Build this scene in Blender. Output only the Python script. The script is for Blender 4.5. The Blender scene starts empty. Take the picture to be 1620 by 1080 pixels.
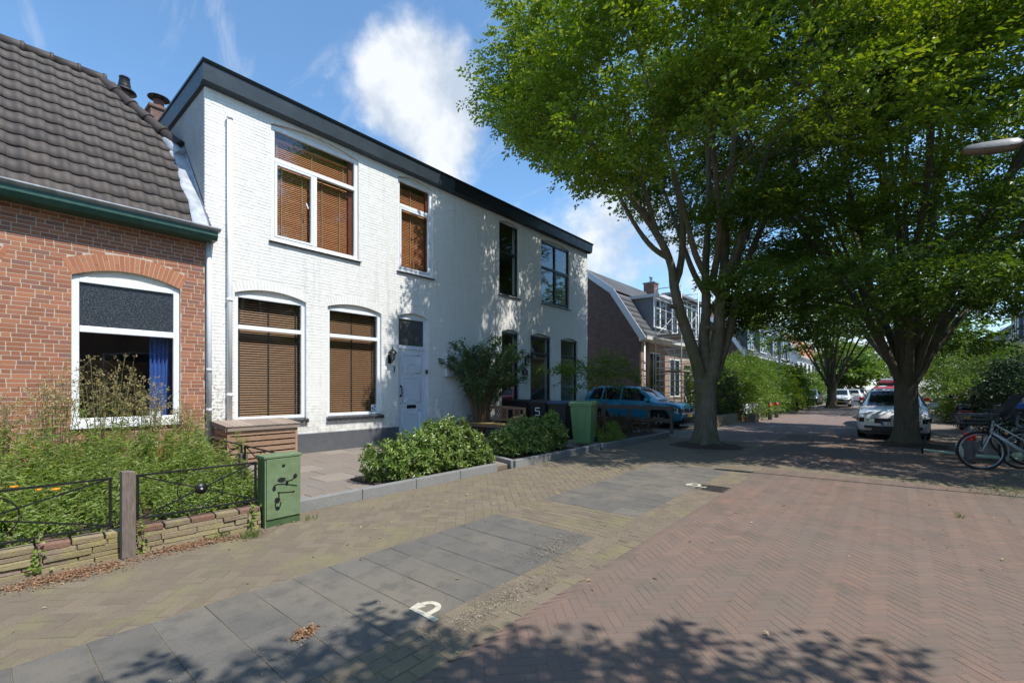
import bpy, math, random
import numpy as np
from mathutils import Vector, Matrix
random.seed(7)
R = math.radians
SC = bpy.context.scene
COL = SC.collection
SA, CA = math.sin(R(40)), math.cos(R(40))
EYE = 1.5
# ------------------------------------------------------------ camera, sky, sun, exposure
cam = bpy.data.cameras.new('camera'); camo = bpy.data.objects.new('camera', cam); COL.objects.link(camo)
camo.location = (0, 0, EYE); camo.rotation_euler = (R(90), 0, R(40))
cam.lens = 16; cam.sensor_width = 36; cam.shift_y = 74/1620; cam.clip_end = 2000; cam.clip_start = .05
SC.camera = camo
SUN_EL, SUN_AZ = 56, 8          # azimuth measured from +X towards +Y
W = bpy.data.worlds.new('World'); SC.world = W; W.use_nodes = True
nt = W.node_tree; nt.nodes.clear()
def N(t, **k):
    n = nt.nodes.new(t)
    for a, b in k.items(): setattr(n, a, b)
    return n
def math_(op, a, b=None, c=None, clamp=False):
    n = nt.nodes.new('ShaderNodeMath'); n.operation = op; n.use_clamp = clamp
    for i, v in enumerate((a, b, c)):
        if v is None: continue
        if isinstance(v, (int, float)): n.inputs[i].default_value = v
        else: nt.links.new(v, n.inputs[i])
    return n.outputs[0]
sky = N('ShaderNodeTexSky', sky_type='NISHITA', sun_disc=False, sun_elevation=R(SUN_EL), sun_rotation=R(90-SUN_AZ), air_density=1.0, dust_density=.3, ozone_density=1.6)
tc = N('ShaderNodeTexCoord')
sep = N('ShaderNodeSeparateXYZ'); nt.links.new(tc.outputs['Generated'], sep.inputs[0])
zz = math_('ADD', math_('MAXIMUM', sep.outputs[2], 0.0), .22)
cmb = N('ShaderNodeCombineXYZ')
nt.links.new(math_('DIVIDE', sep.outputs[0], zz), cmb.inputs[0]); nt.links.new(math_('DIVIDE', sep.outputs[1], zz), cmb.inputs[1])
cmb.inputs[2].default_value = 3.7
ns = N('ShaderNodeTexNoise'); ns.inputs['Scale'].default_value = 1.15; ns.inputs['Detail'].default_value = 9; ns.inputs['Roughness'].default_value = .57; ns.inputs['Distortion'].default_value = .25
nt.links.new(cmb.outputs[0], ns.inputs['Vector'])
ns2 = N('ShaderNodeTexNoise'); ns2.inputs['Scale'].default_value = 6.5; ns2.inputs['Detail'].default_value = 10; ns2.inputs['Roughness'].default_value = .58
nt.links.new(tc.outputs['Generated'], ns2.inputs['Vector'])
def skydir(px, py):
    u = (px-810)/720; v = (614-py)/720
    return Vector((u*CA-SA, u*SA+CA, v)).normalized()
def blob(px, py, deg, amp):
    d = skydir(px, py)
    dot = N('ShaderNodeVectorMath', operation='DOT_PRODUCT'); nt.links.new(tc.outputs['Generated'], dot.inputs[0]); dot.inputs[1].default_value = d
    ang = math_('ARCCOSINE', math_('MINIMUM', dot.outputs['Value'], 1.0))
    m = N('ShaderNodeMapRange', interpolation_type='SMOOTHSTEP'); nt.links.new(ang, m.inputs[0])
    m.inputs[1].default_value = 0; m.inputs[2].default_value = R(deg); m.inputs[3].default_value = amp; m.inputs[4].default_value = 0
    return m.outputs[0]
low = N('ShaderNodeMapRange', interpolation_type='SMOOTHSTEP'); nt.links.new(sep.outputs[2], low.inputs[0])
low.inputs[1].default_value = .02; low.inputs[2].default_value = .42; low.inputs[3].default_value = .17; low.inputs[4].default_value = -.06
dens = math_('ADD', ns.outputs[0], low.outputs[0])
for b in ((650, 110, 9.5, .46), (600, 175, 8, .26), (700, 190, 9.5, .34), (690, 280, 9, .20), (745, 150, 8, .16), (770, 330, 8, .12), (960, 400, 15, .22), (330, 60, 22, -.24), (60, 100, 20, -.16), (470, 20, 6, .08), (1190, 480, 14, .2)):
    dens = math_('ADD', dens, blob(*b))
dens = math_('ADD', dens, math_('MULTIPLY', math_('SUBTRACT', ns2.outputs[0], .5), .75))
mr = N('ShaderNodeMapRange', interpolation_type='SMOOTHSTEP'); nt.links.new(dens, mr.inputs[0])
mr.inputs[1].default_value = .55; mr.inputs[2].default_value = .84; mr.inputs[3].default_value = 0.02; mr.inputs[4].default_value = .93
shade = N('ShaderNodeMapRange'); nt.links.new(ns2.outputs[0], shade.inputs[0]); shade.inputs[1].default_value = .40; shade.inputs[2].default_value = .58
shade.inputs[3].default_value = 0; shade.inputs[4].default_value = 1
cc = N('ShaderNodeMix', data_type='RGBA'); nt.links.new(shade.outputs[0], cc.inputs[0])
cc.inputs[6].default_value = (.40, .46, .54, 1); cc.inputs[7].default_value = (.66, .68, .71, 1)
tintn = N('ShaderNodeMix', data_type='RGBA', blend_type='MULTIPLY'); tintn.inputs[0].default_value = 1; nt.links.new(sky.outputs[0], tintn.inputs[6]); tintn.inputs[7].default_value = (.76, 1.0, 1.10, 1)
mpw = N('ShaderNodeMapping'); mpw.inputs['Rotation'].default_value = (0, 0, .9); mpw.inputs['Scale'].default_value = (1.0, 3.2, 1); nt.links.new(cmb.outputs[0], mpw.inputs[0])
nw = N('ShaderNodeTexNoise'); nw.inputs['Scale'].default_value = 2.4; nw.inputs['Detail'].default_value = 9; nw.inputs['Roughness'].default_value = .62; nw.inputs['Distortion'].default_value = .8; nt.links.new(mpw.outputs[0], nw.inputs['Vector'])
wisp = N('ShaderNodeMapRange', interpolation_type='SMOOTHSTEP'); nt.links.new(nw.outputs[0], wisp.inputs[0]); wisp.inputs[1].default_value = .50; wisp.inputs[2].default_value = .78; wisp.inputs[3].default_value = 0; wisp.inputs[4].default_value = .34
cover = math_('MAXIMUM', mr.outputs[0], wisp.outputs[0])
bg1 = N('ShaderNodeBackground'); nt.links.new(tintn.outputs[2], bg1.inputs[0]); bg1.inputs[1].default_value = .15
bg2 = N('ShaderNodeBackground'); nt.links.new(cc.outputs[2], bg2.inputs[0]); bg2.inputs[1].default_value = 1.0
mx = N('ShaderNodeMixShader'); nt.links.new(cover, mx.inputs[0]); nt.links.new(bg1.outputs[0], mx.inputs[1]); nt.links.new(bg2.outputs[0], mx.inputs[2])
wo = N('ShaderNodeOutputWorld'); nt.links.new(mx.outputs[0], wo.inputs[0])
sl = bpy.data.lights.new('sun', 'SUN'); sl.energy = 3.75; sl.angle = R(.5); sl.color = (1, .955, .88)
so = bpy.data.objects.new('sun', sl); COL.objects.link(so)
tosun = Vector((math.cos(R(SUN_EL))*math.cos(R(SUN_AZ)), math.cos(R(SUN_EL))*math.sin(R(SUN_AZ)), math.sin(R(SUN_EL))))
so.rotation_euler = tosun.to_track_quat('Z', 'Y').to_euler(); so.location = (20, 0, 30)
SC.view_settings.view_transform = 'Standard'; SC.view_settings.look = 'None'
SC.view_settings.exposure = 0.6; SC.view_settings.gamma = 1
try: SC.view_settings.use_curve_mapping = False
except Exception: pass

# ------------------------------------------------------------ helpers: pixel of the 1620x1080 photo -> point
def Gd(px, py, z=0.0):
    u = (px-810)/720; d = (EYE-z)*720/(py-614)
    return Vector((d*(u*CA-SA), d*(u*SA+CA), z))
def Wp(px, py, X=-10.0):
    u = (px-810)/720; d = X/(u*CA-SA)
    return (d*(u*SA+CA), EYE+(614-py)/720*d)
def Pd(px, py, d):
    u = (px-810)/720
    return Vector((d*(u*CA-SA), d*(u*SA+CA), EYE+(614-py)/720*d))
def WR(xl, yt, xr, yb, X=-10.0):
    a = Wp(xl, yt, X); b = Wp(xl, yb, X); c = Wp(xr, yt, X)
    return a[0], c[0], b[1], a[1]           # y0,y1,z0,z1

# ------------------------------------------------------------ materials
def newmat(name):
    m = bpy.data.materials.new(name); m.use_nodes = True
    return m, m.node_tree, m.node_tree.nodes['Principled BSDF']
def ramp(t, cols, const=False):
    r = t.nodes.new('ShaderNodeValToRGB'); e = r.color_ramp.elements
    if const: r.color_ramp.interpolation = 'CONSTANT'
    n = len(cols)
    while len(e) < n: e.new(.5)
    for i, c in enumerate(cols):
        e[i].position = i/n if const else i/(n-1)
        e[i].color = (*c, 1)
    return r
def rndval(t):
    g = t.nodes.new('ShaderNodeNewGeometry'); o = t.nodes.new('ShaderNodeObjectInfo')
    a = t.nodes.new('ShaderNodeMath'); a.operation = 'ADD'
    t.links.new(g.outputs['Random Per Island'], a.inputs[0]); t.links.new(o.outputs['Random'], a.inputs[1])
    f = t.nodes.new('ShaderNodeMath'); f.operation = 'FRACT'; t.links.new(a.outputs[0], f.inputs[0])
    return f.outputs[0]
def noise(t, scale, detail=5, rough=.55, vec=None, dist=0):
    n = t.nodes.new('ShaderNodeTexNoise'); n.inputs['Scale'].default_value = scale; n.inputs['Detail'].default_value = detail
    n.inputs['Roughness'].default_value = rough; n.inputs['Distortion'].default_value = dist
    if vec is None:
        g = t.nodes.new('ShaderNodeNewGeometry'); vec = g.outputs['Position']
    t.links.new(vec, n.inputs['Vector']); return n.outputs[0]
def maprange(t, v, a, b, c, d):
    m = t.nodes.new('ShaderNodeMapRange'); t.links.new(v, m.inputs[0])
    for i, x in enumerate((a, b, c, d)): m.inputs[i+1].default_value = x
    return m.outputs[0]
def mixc(t, fac, a, b, mode='MIX'):
    m = t.nodes.new('ShaderNodeMix'); m.data_type = 'RGBA'; m.blend_type = mode
    for i, v in ((0, fac), (6, a), (7, b)):
        if isinstance(v, (int, float)): m.inputs[i].default_value = v
        elif isinstance(v, tuple): m.inputs[i].default_value = (*v, 1) if len(v) == 3 else v
        else: t.links.new(v, m.inputs[i])
    return m.outputs[2]
def bumpn(t, b, h, strength, dist=.01):
    n = t.nodes.new('ShaderNodeBump'); n.inputs['Strength'].default_value = strength; n.inputs['Distance'].default_value = dist
    t.links.new(h, n.inputs['Height']); t.links.new(n.outputs[0], b.inputs['Normal'])
def mat(name, cols, rough=.7, rnd=0, grain=60, gamt=.25, patch=None, pamt=.5, bump=.3, bd=.004, bscale=None, metal=0, spec=.4, stain=None, stretch=None, coat=0, moss=None, streak=None, grime=False):
    """cols: one colour, or a palette picked at random per piece. grain = fine noise, patch = colour of big worn patches"""
    m, t, b = newmat(name)
    if isinstance(cols[0], (int, float)): cols = [cols]
    if len(cols) > 1: r = ramp(t, cols); t.links.new(rndval(t), r.inputs[0]); c = r.outputs[0]
    else: c = cols[0]
    vec = None
    if stretch:
        g = t.nodes.new('ShaderNodeNewGeometry'); mp = t.nodes.new('ShaderNodeMapping'); mp.inputs['Scale'].default_value = stretch
        t.links.new(g.outputs['Position'], mp.inputs[0]); vec = mp.outputs[0]
    if rnd:
        v = maprange(t, rndval(t), 0, 1, 1-rnd, 1+rnd)
        h = t.nodes.new('ShaderNodeHueSaturation')
        if isinstance(c, tuple): h.inputs['Color'].default_value = (*c, 1)
        else: t.links.new(c, h.inputs['Color'])
        t.links.new(v, h.inputs['Value']); c = h.outputs[0]
    gn = noise(t, grain, 6, .65, vec)
    gv = maprange(t, gn, .3, .7, 1-gamt, 1+gamt)
    h = t.nodes.new('ShaderNodeHueSaturation'); t.links.new(gv, h.inputs['Value'])
    if isinstance(c, tuple): h.inputs['Color'].default_value = (*c, 1)
    else: t.links.new(c, h.inputs['Color'])
    c = h.outputs[0]
    if patch:
        pn = maprange(t, noise(t, patch[3] if len(patch) > 3 else 1.2, 6, .6), .45, .65, 0, pamt)
        c = mixc(t, pn, c, tuple(patch[:3]))
    if moss:
        pn = maprange(t, noise(t, moss[3], 8, .7), .5, .62, 0, moss[4])
        c = mixc(t, pn, c, tuple(moss[:3]))
    if streak:      # wear that runs along the street
        g = t.nodes.new('ShaderNodeNewGeometry'); mp = t.nodes.new('ShaderNodeMapping'); mp.inputs['Scale'].default_value = (1.6, .16, 1)
        t.links.new(g.outputs['Position'], mp.inputs[0]); c = mixc(t, maprange(t, noise(t, 1, 5, .6, mp.outputs[0]), .42, .66, 0, .55), c, tuple(streak))
    if grime:       # splash zone near the ground, flaked paint beside the downpipe
        g = t.nodes.new('ShaderNodeNewGeometry'); s_ = t.nodes.new('ShaderNodeSeparateXYZ'); t.links.new(g.outputs['Position'], s_.inputs[0])
        def mul(a_, b_):
            q = t.nodes.new('ShaderNodeMath'); q.operation = 'MULTIPLY'; t.links.new(a_, q.inputs[0]); t.links.new(b_, q.inputs[1]); return q.outputs[0]
        lowz = maprange(t, s_.outputs[2], .45, 1.3, 1, 0); nz = maprange(t, noise(t, 7, 8, .7), .42, .60, 0, .65); c = mixc(t, mul(lowz, nz), c, (.40, .38, .33))
        zz2 = maprange(t, s_.outputs[2], 1.3, 2.3, 1, 0); yy2 = maprange(t, s_.outputs[1], 3.0, 3.5, 1, 0); n3 = maprange(t, noise(t, 16, 8, .7), .50, .58, 0, .85); c = mixc(t, mul(mul(zz2, yy2), n3), c, (.16, .13, .10))
        mp = t.nodes.new('ShaderNodeMapping'); mp.inputs['Scale'].default_value = (1, 5, .35); t.links.new(g.outputs['Position'], mp.inputs[0]); c = mixc(t, maprange(t, noise(t, 1.2, 7, .65, mp.outputs[0]), .53, .72, 0, .45), c, (.50, .49, .45))
    t.links.new(c, b.inputs['Base Color'])
    rv = maprange(t, gn, .2, .8, max(0, rough-.1), min(1, rough+.1)); t.links.new(rv, b.inputs['Roughness'])
    b.inputs['Metallic'].default_value = metal; b.inputs['Specular IOR Level'].default_value = spec
    if coat: b.inputs['Coat Weight'].default_value = coat; b.inputs['Coat Roughness'].default_value = .04
    if bump: bumpn(t, b, noise(t, bscale or grain, 7, .65, vec), bump, bd)
    return m
def leafmat(name, cols, trans=.35, rough=.45, spec=.4):
    m, t, b = newmat(name)
    r = ramp(t, cols); t.links.new(rndval(t), r.inputs[0])
    n = maprange(t, noise(t, .9, 3), .3, .7, .82, 1.15)
    h = t.nodes.new('ShaderNodeHueSaturation'); t.links.new(n, h.inputs['Value']); t.links.new(r.outputs[0], h.inputs['Color'])
    t.links.new(h.outputs[0], b.inputs['Base Color']); b.inputs['Roughness'].default_value = rough; b.inputs['Specular IOR Level'].default_value = spec
    tr = t.nodes.new('ShaderNodeBsdfTranslucent')
    hh = t.nodes.new('ShaderNodeHueSaturation'); hh.inputs['Hue'].default_value = .485; hh.inputs['Saturation'].default_value = 1.1; hh.inputs['Value'].default_value = 1.5
    t.links.new(h.outputs[0], hh.inputs['Color']); t.links.new(hh.outputs[0], tr.inputs[0])
    ms = t.nodes.new('ShaderNodeMixShader'); ms.inputs[0].default_value = trans
    o = t.nodes['Material Output']; t.links.new(b.outputs[0], ms.inputs[1]); t.links.new(tr.outputs[0], ms.inputs[2]); t.links.new(ms.outputs[0], o.inputs[0])
    return m
def glassmat(name, tint=(.75, .8, .8), ior=1.75, rough=0.0, bump=0.0):
    m, t, b = newmat(name); t.nodes.remove(b)
    tr = t.nodes.new('ShaderNodeBsdfTransparent'); tr.inputs[0].default_value = (*tint, 1)
    gl = t.nodes.new('ShaderNodeBsdfGlossy'); gl.inputs[0].default_value = (.95, .97, 1, 1); gl.inputs['Roughness'].default_value = rough
    f0 = ((ior-1)/(ior+1))**2
    lw_ = t.nodes.new('ShaderNodeLayerWeight'); lw_.inputs[0].default_value = .5
    p5 = t.nodes.new('ShaderNodeMath'); p5.operation = 'POWER'; t.links.new(lw_.outputs['Facing'], p5.inputs[0]); p5.inputs[1].default_value = 4
    fr = t.nodes.new('ShaderNodeMath'); fr.operation = 'MULTIPLY_ADD'; t.links.new(p5.outputs[0], fr.inputs[0]); fr.inputs[1].default_value = 1-f0; fr.inputs[2].default_value = f0
    nn = t.nodes.new('ShaderNodeBump'); nn.inputs['Strength'].default_value = .06 if not bump else bump; nn.inputs['Distance'].default_value = .02
    t.links.new(noise(t, 1.6 if not bump else 90, 2 if not bump else 4), nn.inputs['Height']); t.links.new(nn.outputs[0], gl.inputs['Normal'])
    ms = t.nodes.new('ShaderNodeMixShader'); t.links.new(fr.outputs[0], ms.inputs[0]); t.links.new(tr.outputs[0], ms.inputs[1]); t.links.new(gl.outputs[0], ms.inputs[2])
    t.links.new(ms.outputs[0], t.nodes['Material Output'].inputs[0]); return m
def bricktex(name, cols, mortar, axis, bw=.21, bh=.065, scale=1, rough=.85, wear=None, rot=0):
    """for surfaces too far away to tell the pieces apart. axis: 'x' wall facing x, 'y' wall facing y, 'z' paving"""
    m, t, b = newmat(name)
    g = t.nodes.new('ShaderNodeNewGeometry'); s = t.nodes.new('ShaderNodeSeparateXYZ'); t.links.new(g.outputs['Position'], s.inputs[0])
    c = t.nodes.new('ShaderNodeCombineXYZ'); ia, ib = {'x': (1, 2), 'y': (0, 2), 'z': (1, 0)}[axis]
    t.links.new(s.outputs[ia], c.inputs[0]); t.links.new(s.outputs[ib], c.inputs[1])
    vec = c.outputs[0]
    if rot:
        mp = t.nodes.new('ShaderNodeMapping'); mp.inputs['Rotation'].default_value = (0, 0, rot); t.links.new(vec, mp.inputs[0]); vec = mp.outputs[0]
    br = t.nodes.new('ShaderNodeTexBrick'); t.links.new(vec, br.inputs['Vector'])
    br.inputs['Scale'].default_value = 1; br.inputs['Brick Width'].default_value = bw; br.inputs['Row Height'].default_value = bh
    br.inputs['Mortar Size'].default_value = .006; br.inputs['Color1'].default_value = (*cols[0], 1); br.inputs['Color2'].default_value = (*cols[1], 1)
    br.inputs['Mortar'].default_value = (*mortar, 1); br.inputs['Bias'].default_value = 0
    v = maprange(t, noise(t, 3, 6, .6), .3, .7, .8, 1.2)
    h = t.nodes.new('ShaderNodeHueSaturation'); t.links.new(v, h.inputs['Value']); t.links.new(br.outputs[0], h.inputs['Color'])
    cc_ = h.outputs[0]
    if wear: cc_ = mixc(t, maprange(t, noise(t, .8, 6, .65), .45, .65, 0, .5), cc_, wear)
    t.links.new(cc_, b.inputs['Base Color']); b.inputs['Roughness'].default_value = rough
    inv = t.nodes.new('ShaderNodeMath'); inv.operation = 'SUBTRACT'; inv.inputs[0].default_value = 1; t.links.new(br.outputs['Fac'], inv.inputs[1])
    bumpn(t, b, inv.outputs[0], .5, .006); return m

M = {}
M['whitebrick'] = mat('painted_brick', [(.80, .79, .75), (.82, .81, .77), (.79, .78, .745)], .62, 0, 45, .03, patch=(.72, .71, .68, 2.2), pamt=.3, bump=.5, bd=.005, bscale=24, moss=(.58, .57, .54, 9, .22), grime=True)
M['whitemortar'] = mat('painted_mortar', (.70, .69, .66), .7, 0, 40, .06, patch=(.60, .59, .56, 4), grime=True, pamt=.4, bump=.4, bd=.004)
M['redbrick'] = mat('red_brick', [(.36, .145, .075), (.30, .115, .062), (.27, .11, .068), (.40, .17, .088), (.33, .13, .07), (.21, .105, .08), (.37, .15, .08)], .82, .08, 70, .22, bump=.5, bd=.004)
M['redmortar'] = mat('pale_mortar', (.50, .43, .35), .9, 0, 50, .15, bump=.4)
M['archbrick'] = mat('arch_brick', [(.41, .155, .075), (.45, .19, .095), (.34, .125, .065), (.39, .17, .09)], .82, .1, 70, .2, bump=.4)
M['plinth'] = mat('grey_plinth_paint', (.095, .10, .11), .6, 0, 30, .15, patch=(.14, .14, .145, 3), bump=.5, bd=.006)
M['render'] = mat('grey_cement_render', (.40, .40, .39), .85, 0, 25, .18, patch=(.28, .29, .30, 1.3), pamt=.6, bump=.6, bd=.01)
M['fascia'] = mat('slate_blue_fascia', (.035, .047, .058), .38, 0, 6, .15, patch=(.06, .075, .09, 2), bump=.05, stretch=(1, 1, 8))
M['fasciablack'] = mat('black_fascia', (.014, .017, .021), .35, 0, 6, .1, bump=.05)
M['zinc'] = mat('zinc', (.36, .38, .41), .5, 0, 6, .25, patch=(.5, .52, .55, 3), bump=.15, metal=.2)
M['greenpaint'] = mat('dark_green_paint', (.022, .075, .055), .42, 0, 18, .3, patch=(.06, .12, .09, 6), pamt=.5, bump=.2, stretch=(1, 1, 6))
M['rooftile'] = mat('dark_clay_tile', [(.050, .039, .035), (.042, .034, .032), (.060, .046, .040), (.047, .037, .034)], .62, .12, 30, .3, patch=(.085, .072, .06, 2.5), pamt=.5, bump=.25, bd=.003, spec=.35)
M['greytile'] = mat('grey_roof_tile', [(.11, .11, .115), (.13, .13, .132), (.095, .097, .10)], .6, .05, 20, .2, bump=.2)
M['orangetile'] = mat('orange_roof_tile', [(.50, .19, .08), (.58, .24, .11), (.42, .15, .07)], .7, .05, 20, .2, bump=.2)
M['whiteframe'] = mat('white_window_frame', (.80, .82, .84), .28, 0, 4, .03, bump=.03)
M['doorpaint'] = mat('pale_blue_grey_door', (.67, .71, .765), .35, 0, 6, .04, bump=.04)
M['blackframe'] = mat('black_window_frame', (.013, .016, .018), .3, 0, 6, .1, bump=.03)
M['cream'] = mat('cream_wood', (.74, .71, .64), .5, 0, 10, .06, bump=.1)
M['sill'] = mat('dark_glazed_sill', [(.05, .052, .056), (.04, .042, .046)], .3, .1, 20, .2, bump=.2)
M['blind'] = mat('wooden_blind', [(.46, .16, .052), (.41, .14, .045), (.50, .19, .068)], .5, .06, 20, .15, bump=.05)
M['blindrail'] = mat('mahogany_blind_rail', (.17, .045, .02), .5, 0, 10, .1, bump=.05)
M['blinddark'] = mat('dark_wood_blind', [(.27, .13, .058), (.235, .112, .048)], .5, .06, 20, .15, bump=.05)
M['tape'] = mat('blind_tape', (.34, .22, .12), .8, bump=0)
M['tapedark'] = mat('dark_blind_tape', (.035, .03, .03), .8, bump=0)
M['glass'] = glassmat('window_glass', (.96, .98, .98), 1.62)
M['frosted'] = mat('textured_glass', (.022, .026, .032), .22, 0, 160, .6, bump=1.0, bd=.004, bscale=110, spec=.6, moss=(.13, .14, .15, 55, .8))
M['doorglass'] = mat('grey_door_glass', (.085, .09, .09), .18, 0, 5, .15, bump=0, spec=.6)
M['lanternglass'] = glassmat('lantern_glass', (.8, .8, .78), 1.5)
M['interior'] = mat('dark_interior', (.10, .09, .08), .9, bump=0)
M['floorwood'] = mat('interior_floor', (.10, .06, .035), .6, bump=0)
M['curtain'] = mat('blue_curtain', (.05, .12, .38), .8, 0, 12, .1, bump=.1)
M['black'] = mat('black_metal', (.012, .013, .014), .4, 0, 30, .2, bump=.1)
M['blackplastic'] = mat('black_plastic', (.02, .021, .024), .5, 0, 30, .1, bump=.1)
M['pipe'] = mat('white_pipe', (.84, .84, .84), .6, 0, 8, .05, bump=.03)
M['greypipe'] = mat('pale_grey_pipe', (.60, .61, .63), .55, 0, 8, .08, bump=.03)
M['boxwood'] = mat('weathered_hardwood', [(.33, .205, .13), (.29, .18, .12), (.37, .235, .155)], .75, .1, 9, .25, bump=.35, stretch=(6, 1, 6))
M['lidwood'] = mat('greyed_wood_lid', [(.30, .235, .19), (.26, .205, .17), (.33, .26, .21)], .8, .08, 9, .2, bump=.35, stretch=(1, 6, 6))
M['postwood'] = mat('weathered_post_wood', (.155, .125, .105), .85, .1, 14, .35, bump=.5, bd=.006, stretch=(6, 6, .7))
M['benchwood'] = mat('teak_bench_wood', [(.24, .145, .095), (.21, .125, .08)], .7, .1, 12, .25, bump=.25)
M['cushion'] = mat('mustard_seat_wood', (.42, .27, .09), .75, 0, 20, .15, bump=.2)
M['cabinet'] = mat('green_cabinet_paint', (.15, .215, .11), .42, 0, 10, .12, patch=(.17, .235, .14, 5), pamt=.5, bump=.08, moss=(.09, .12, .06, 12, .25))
M['cabinetshade'] = mat('shade_toned_cabinet_paint', (.06, .11, .045), .5, 0, 10, .2, bump=.1)  # cabinet green darkened: shade of the unlit sides put into the colour
M['spray'] = mat('black_spray_paint', (.016, .016, .018), .55, bump=0)
M['gardenstone'] = mat('mossy_garden_stone', [(.27, .205, .14), (.30, .235, .15), (.22, .17, .125), (.31, .26, .14), (.26, .20, .15)], .9, .1, 16, .35, moss=(.36, .31, .09, 3.2, .55), bump=.8, bd=.015, stretch=(3, 3, 14))
M['stonecore'] = mat('wall_mortar', (.17, .14, .10), .95, bump=.5)
M['kerb'] = mat('concrete_kerb', [(.24, .238, .23), (.21, .21, .205)], .85, .05, 50, .22, patch=(.18, .18, .175, 2.5), bump=.35)
M['patio'] = mat('patio_slab', [(.225, .185, .15), (.195, .162, .135), (.245, .205, .168)], .85, .08, 40, .22, patch=(.20, .18, .16, 2), bump=.3)
M['soil'] = mat('dark_soil', (.075, .05, .035), .95, 0, 20, .5, bump=1, bd=.03)
M['sand'] = mat('joint_sand', (.155, .115, .09), .95, 0, 60, .35, moss=(.10, .115, .04, 2.2, .7), bump=.6)
M['sandbuff'] = mat('pale_joint_sand', (.165, .138, .095), .95, 0, 60, .35, moss=(.13, .13, .06, 3, .5), bump=.6)
M['paverred'] = mat('red_brown_paver', [(.198, .130, .098), (.18, .12, .094), (.214, .136, .102), (.162, .116, .094), (.204, .124, .092)], .85, .05, 95, .3, patch=(.165, .13, .105, .7), pamt=.8, bump=.35, moss=(.115, .094, .078, 2.2, .6), streak=(.15, .125, .105))
M['paverbuff'] = mat('buff_paver', [(.168, .134, .096), (.15, .12, .088), (.188, .15, .108), (.158, .126, .088)], .88, .05, 95, .3, patch=(.17, .138, .098, .8), pamt=.75, bump=.4, moss=(.20, .18, .085, 2.2, .5))
M['greyslab'] = mat('grey_concrete_tile', [(.128, .119, .104), (.114, .107, .096), (.142, .131, .114)], .88, .04, 130, .34, patch=(.19, .162, .125, .9), pamt=.8, bump=.45, moss=(.085, .08, .072, 5, .55))
M['marking'] = mat('cream_road_marking', (.56, .52, .41), .8, 0, 50, .2, bump=.3, moss=(.30, .27, .22, 25, .6))
M['iron'] = mat('cast_iron', (.05, .04, .035), .6, 0, 40, .3, bump=.3)
M['litter'] = mat('brown_leaf_litter', [(.24, .12, .07), (.32, .17, .09), (.18, .10, .06), (.38, .24, .13)], .9, .2, bump=0)
M['grit'] = mat('gravel_grit', [(.30, .26, .21), (.18, .14, .10), (.38, .34, .28)], .9, .2, bump=0)
M['bark'] = mat('hornbeam_bark', (.17, .145, .105), .9, 0, 7, .45, patch=(.10, .105, .035, 1.4), pamt=.85, bump=1.0, bd=.05, stretch=(3, 3, .6), moss=(.19, .175, .14, 5, .35))
M['barkdark'] = mat('dark_bark', (.11, .094, .068), .9, 0, 7, .4, patch=(.085, .085, .035, 1.4), pamt=.6, bump=.8, bd=.03, stretch=(3, 3, .6))
M['stem'] = mat('green_stem', (.16, .19, .07), .7, bump=0)
M['stembrown'] = mat('brown_stem', (.17, .115, .07), .8, bump=.2)
M['leaf'] = leafmat('hornbeam_leaf', [(.16, .26, .025), (.115, .20, .022), (.23, .32, .032), (.135, .23, .025), (.33, .38, .04)], .36)
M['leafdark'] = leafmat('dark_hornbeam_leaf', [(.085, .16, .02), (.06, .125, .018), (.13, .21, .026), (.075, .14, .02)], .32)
M['capbrick'] = mat('cap_brick', [(.20, .115, .08), (.23, .125, .085), (.17, .11, .085)], .85, .1, 40, .3, bump=.5)
M['laurel'] = leafmat('laurel_leaf', [(.12, .195, .035), (.085, .155, .03), (.20, .28, .06), (.14, .22, .04), (.34, .38, .13)], .22, .34, .5)
M['weed'] = leafmat('weed_leaf', [(.25, .34, .07), (.18, .28, .05), (.33, .40, .10), (.14, .23, .04), (.42, .44, .18)], .35)
M['cover'] = leafmat('ground_cover_leaf', [(.17, .27, .045), (.23, .33, .06), (.12, .20, .035), (.34, .36, .13)], .3)
M['dry'] = leafmat('dry_seedhead', [(.33, .27, .13), (.26, .20, .09), (.42, .36, .20), (.40, .33, .08)], .2)
M['buddleia'] = leafmat('buddleia_leaf', [(.075, .14, .045), (.10, .175, .055), (.06, .115, .04), (.14, .20, .085)], .25)
M['hedge'] = leafmat('hedge_leaf', [(.115, .20, .03), (.15, .245, .04), (.085, .16, .026), (.20, .28, .055)], .35)
M['conifer'] = leafmat('dark_conifer_leaf', [(.025, .055, .02), (.035, .07, .025), (.02, .045, .018)], .15)
M['paleleaf'] = leafmat('pale_shrub_leaf', [(.20, .24, .09), (.14, .20, .06), (.26, .29, .14)], .3)
M['redleaf'] = leafmat('bronze_leaf', [(.12, .045, .03), (.09, .06, .03), (.07, .08, .03)], .25)
M['grassm'] = leafmat('grass_blade', [(.14, .22, .05), (.20, .26, .08), (.10, .17, .04), (.30, .30, .12)], .3)
M['poppy'] = mat('orange_petal', (.85, .30, .02), .6, bump=0)
M['pink'] = mat('pale_lilac_petal', (.55, .45, .60), .6, bump=0)
M['bingreen'] = mat('green_bin_plastic', (.12, .235, .10), .45, 0, 12, .1, bump=.1)
M['binlid'] = mat('green_bin_lid', (.15, .27, .12), .45, 0, 12, .1, bump=.1)
M['bluelid'] = mat('dark_blue_lid', (.025, .06, .16), .4, 0, 12, .1, bump=.1)
M['whitepaint'] = mat('white_paint', (.78, .78, .76), .5, 0, 10, .05, bump=.03)
M['carblue'] = mat('teal_blue_car_paint', (.012, .25, .40), .3, 0, 3, .03, bump=0, metal=.2, coat=1)
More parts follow.
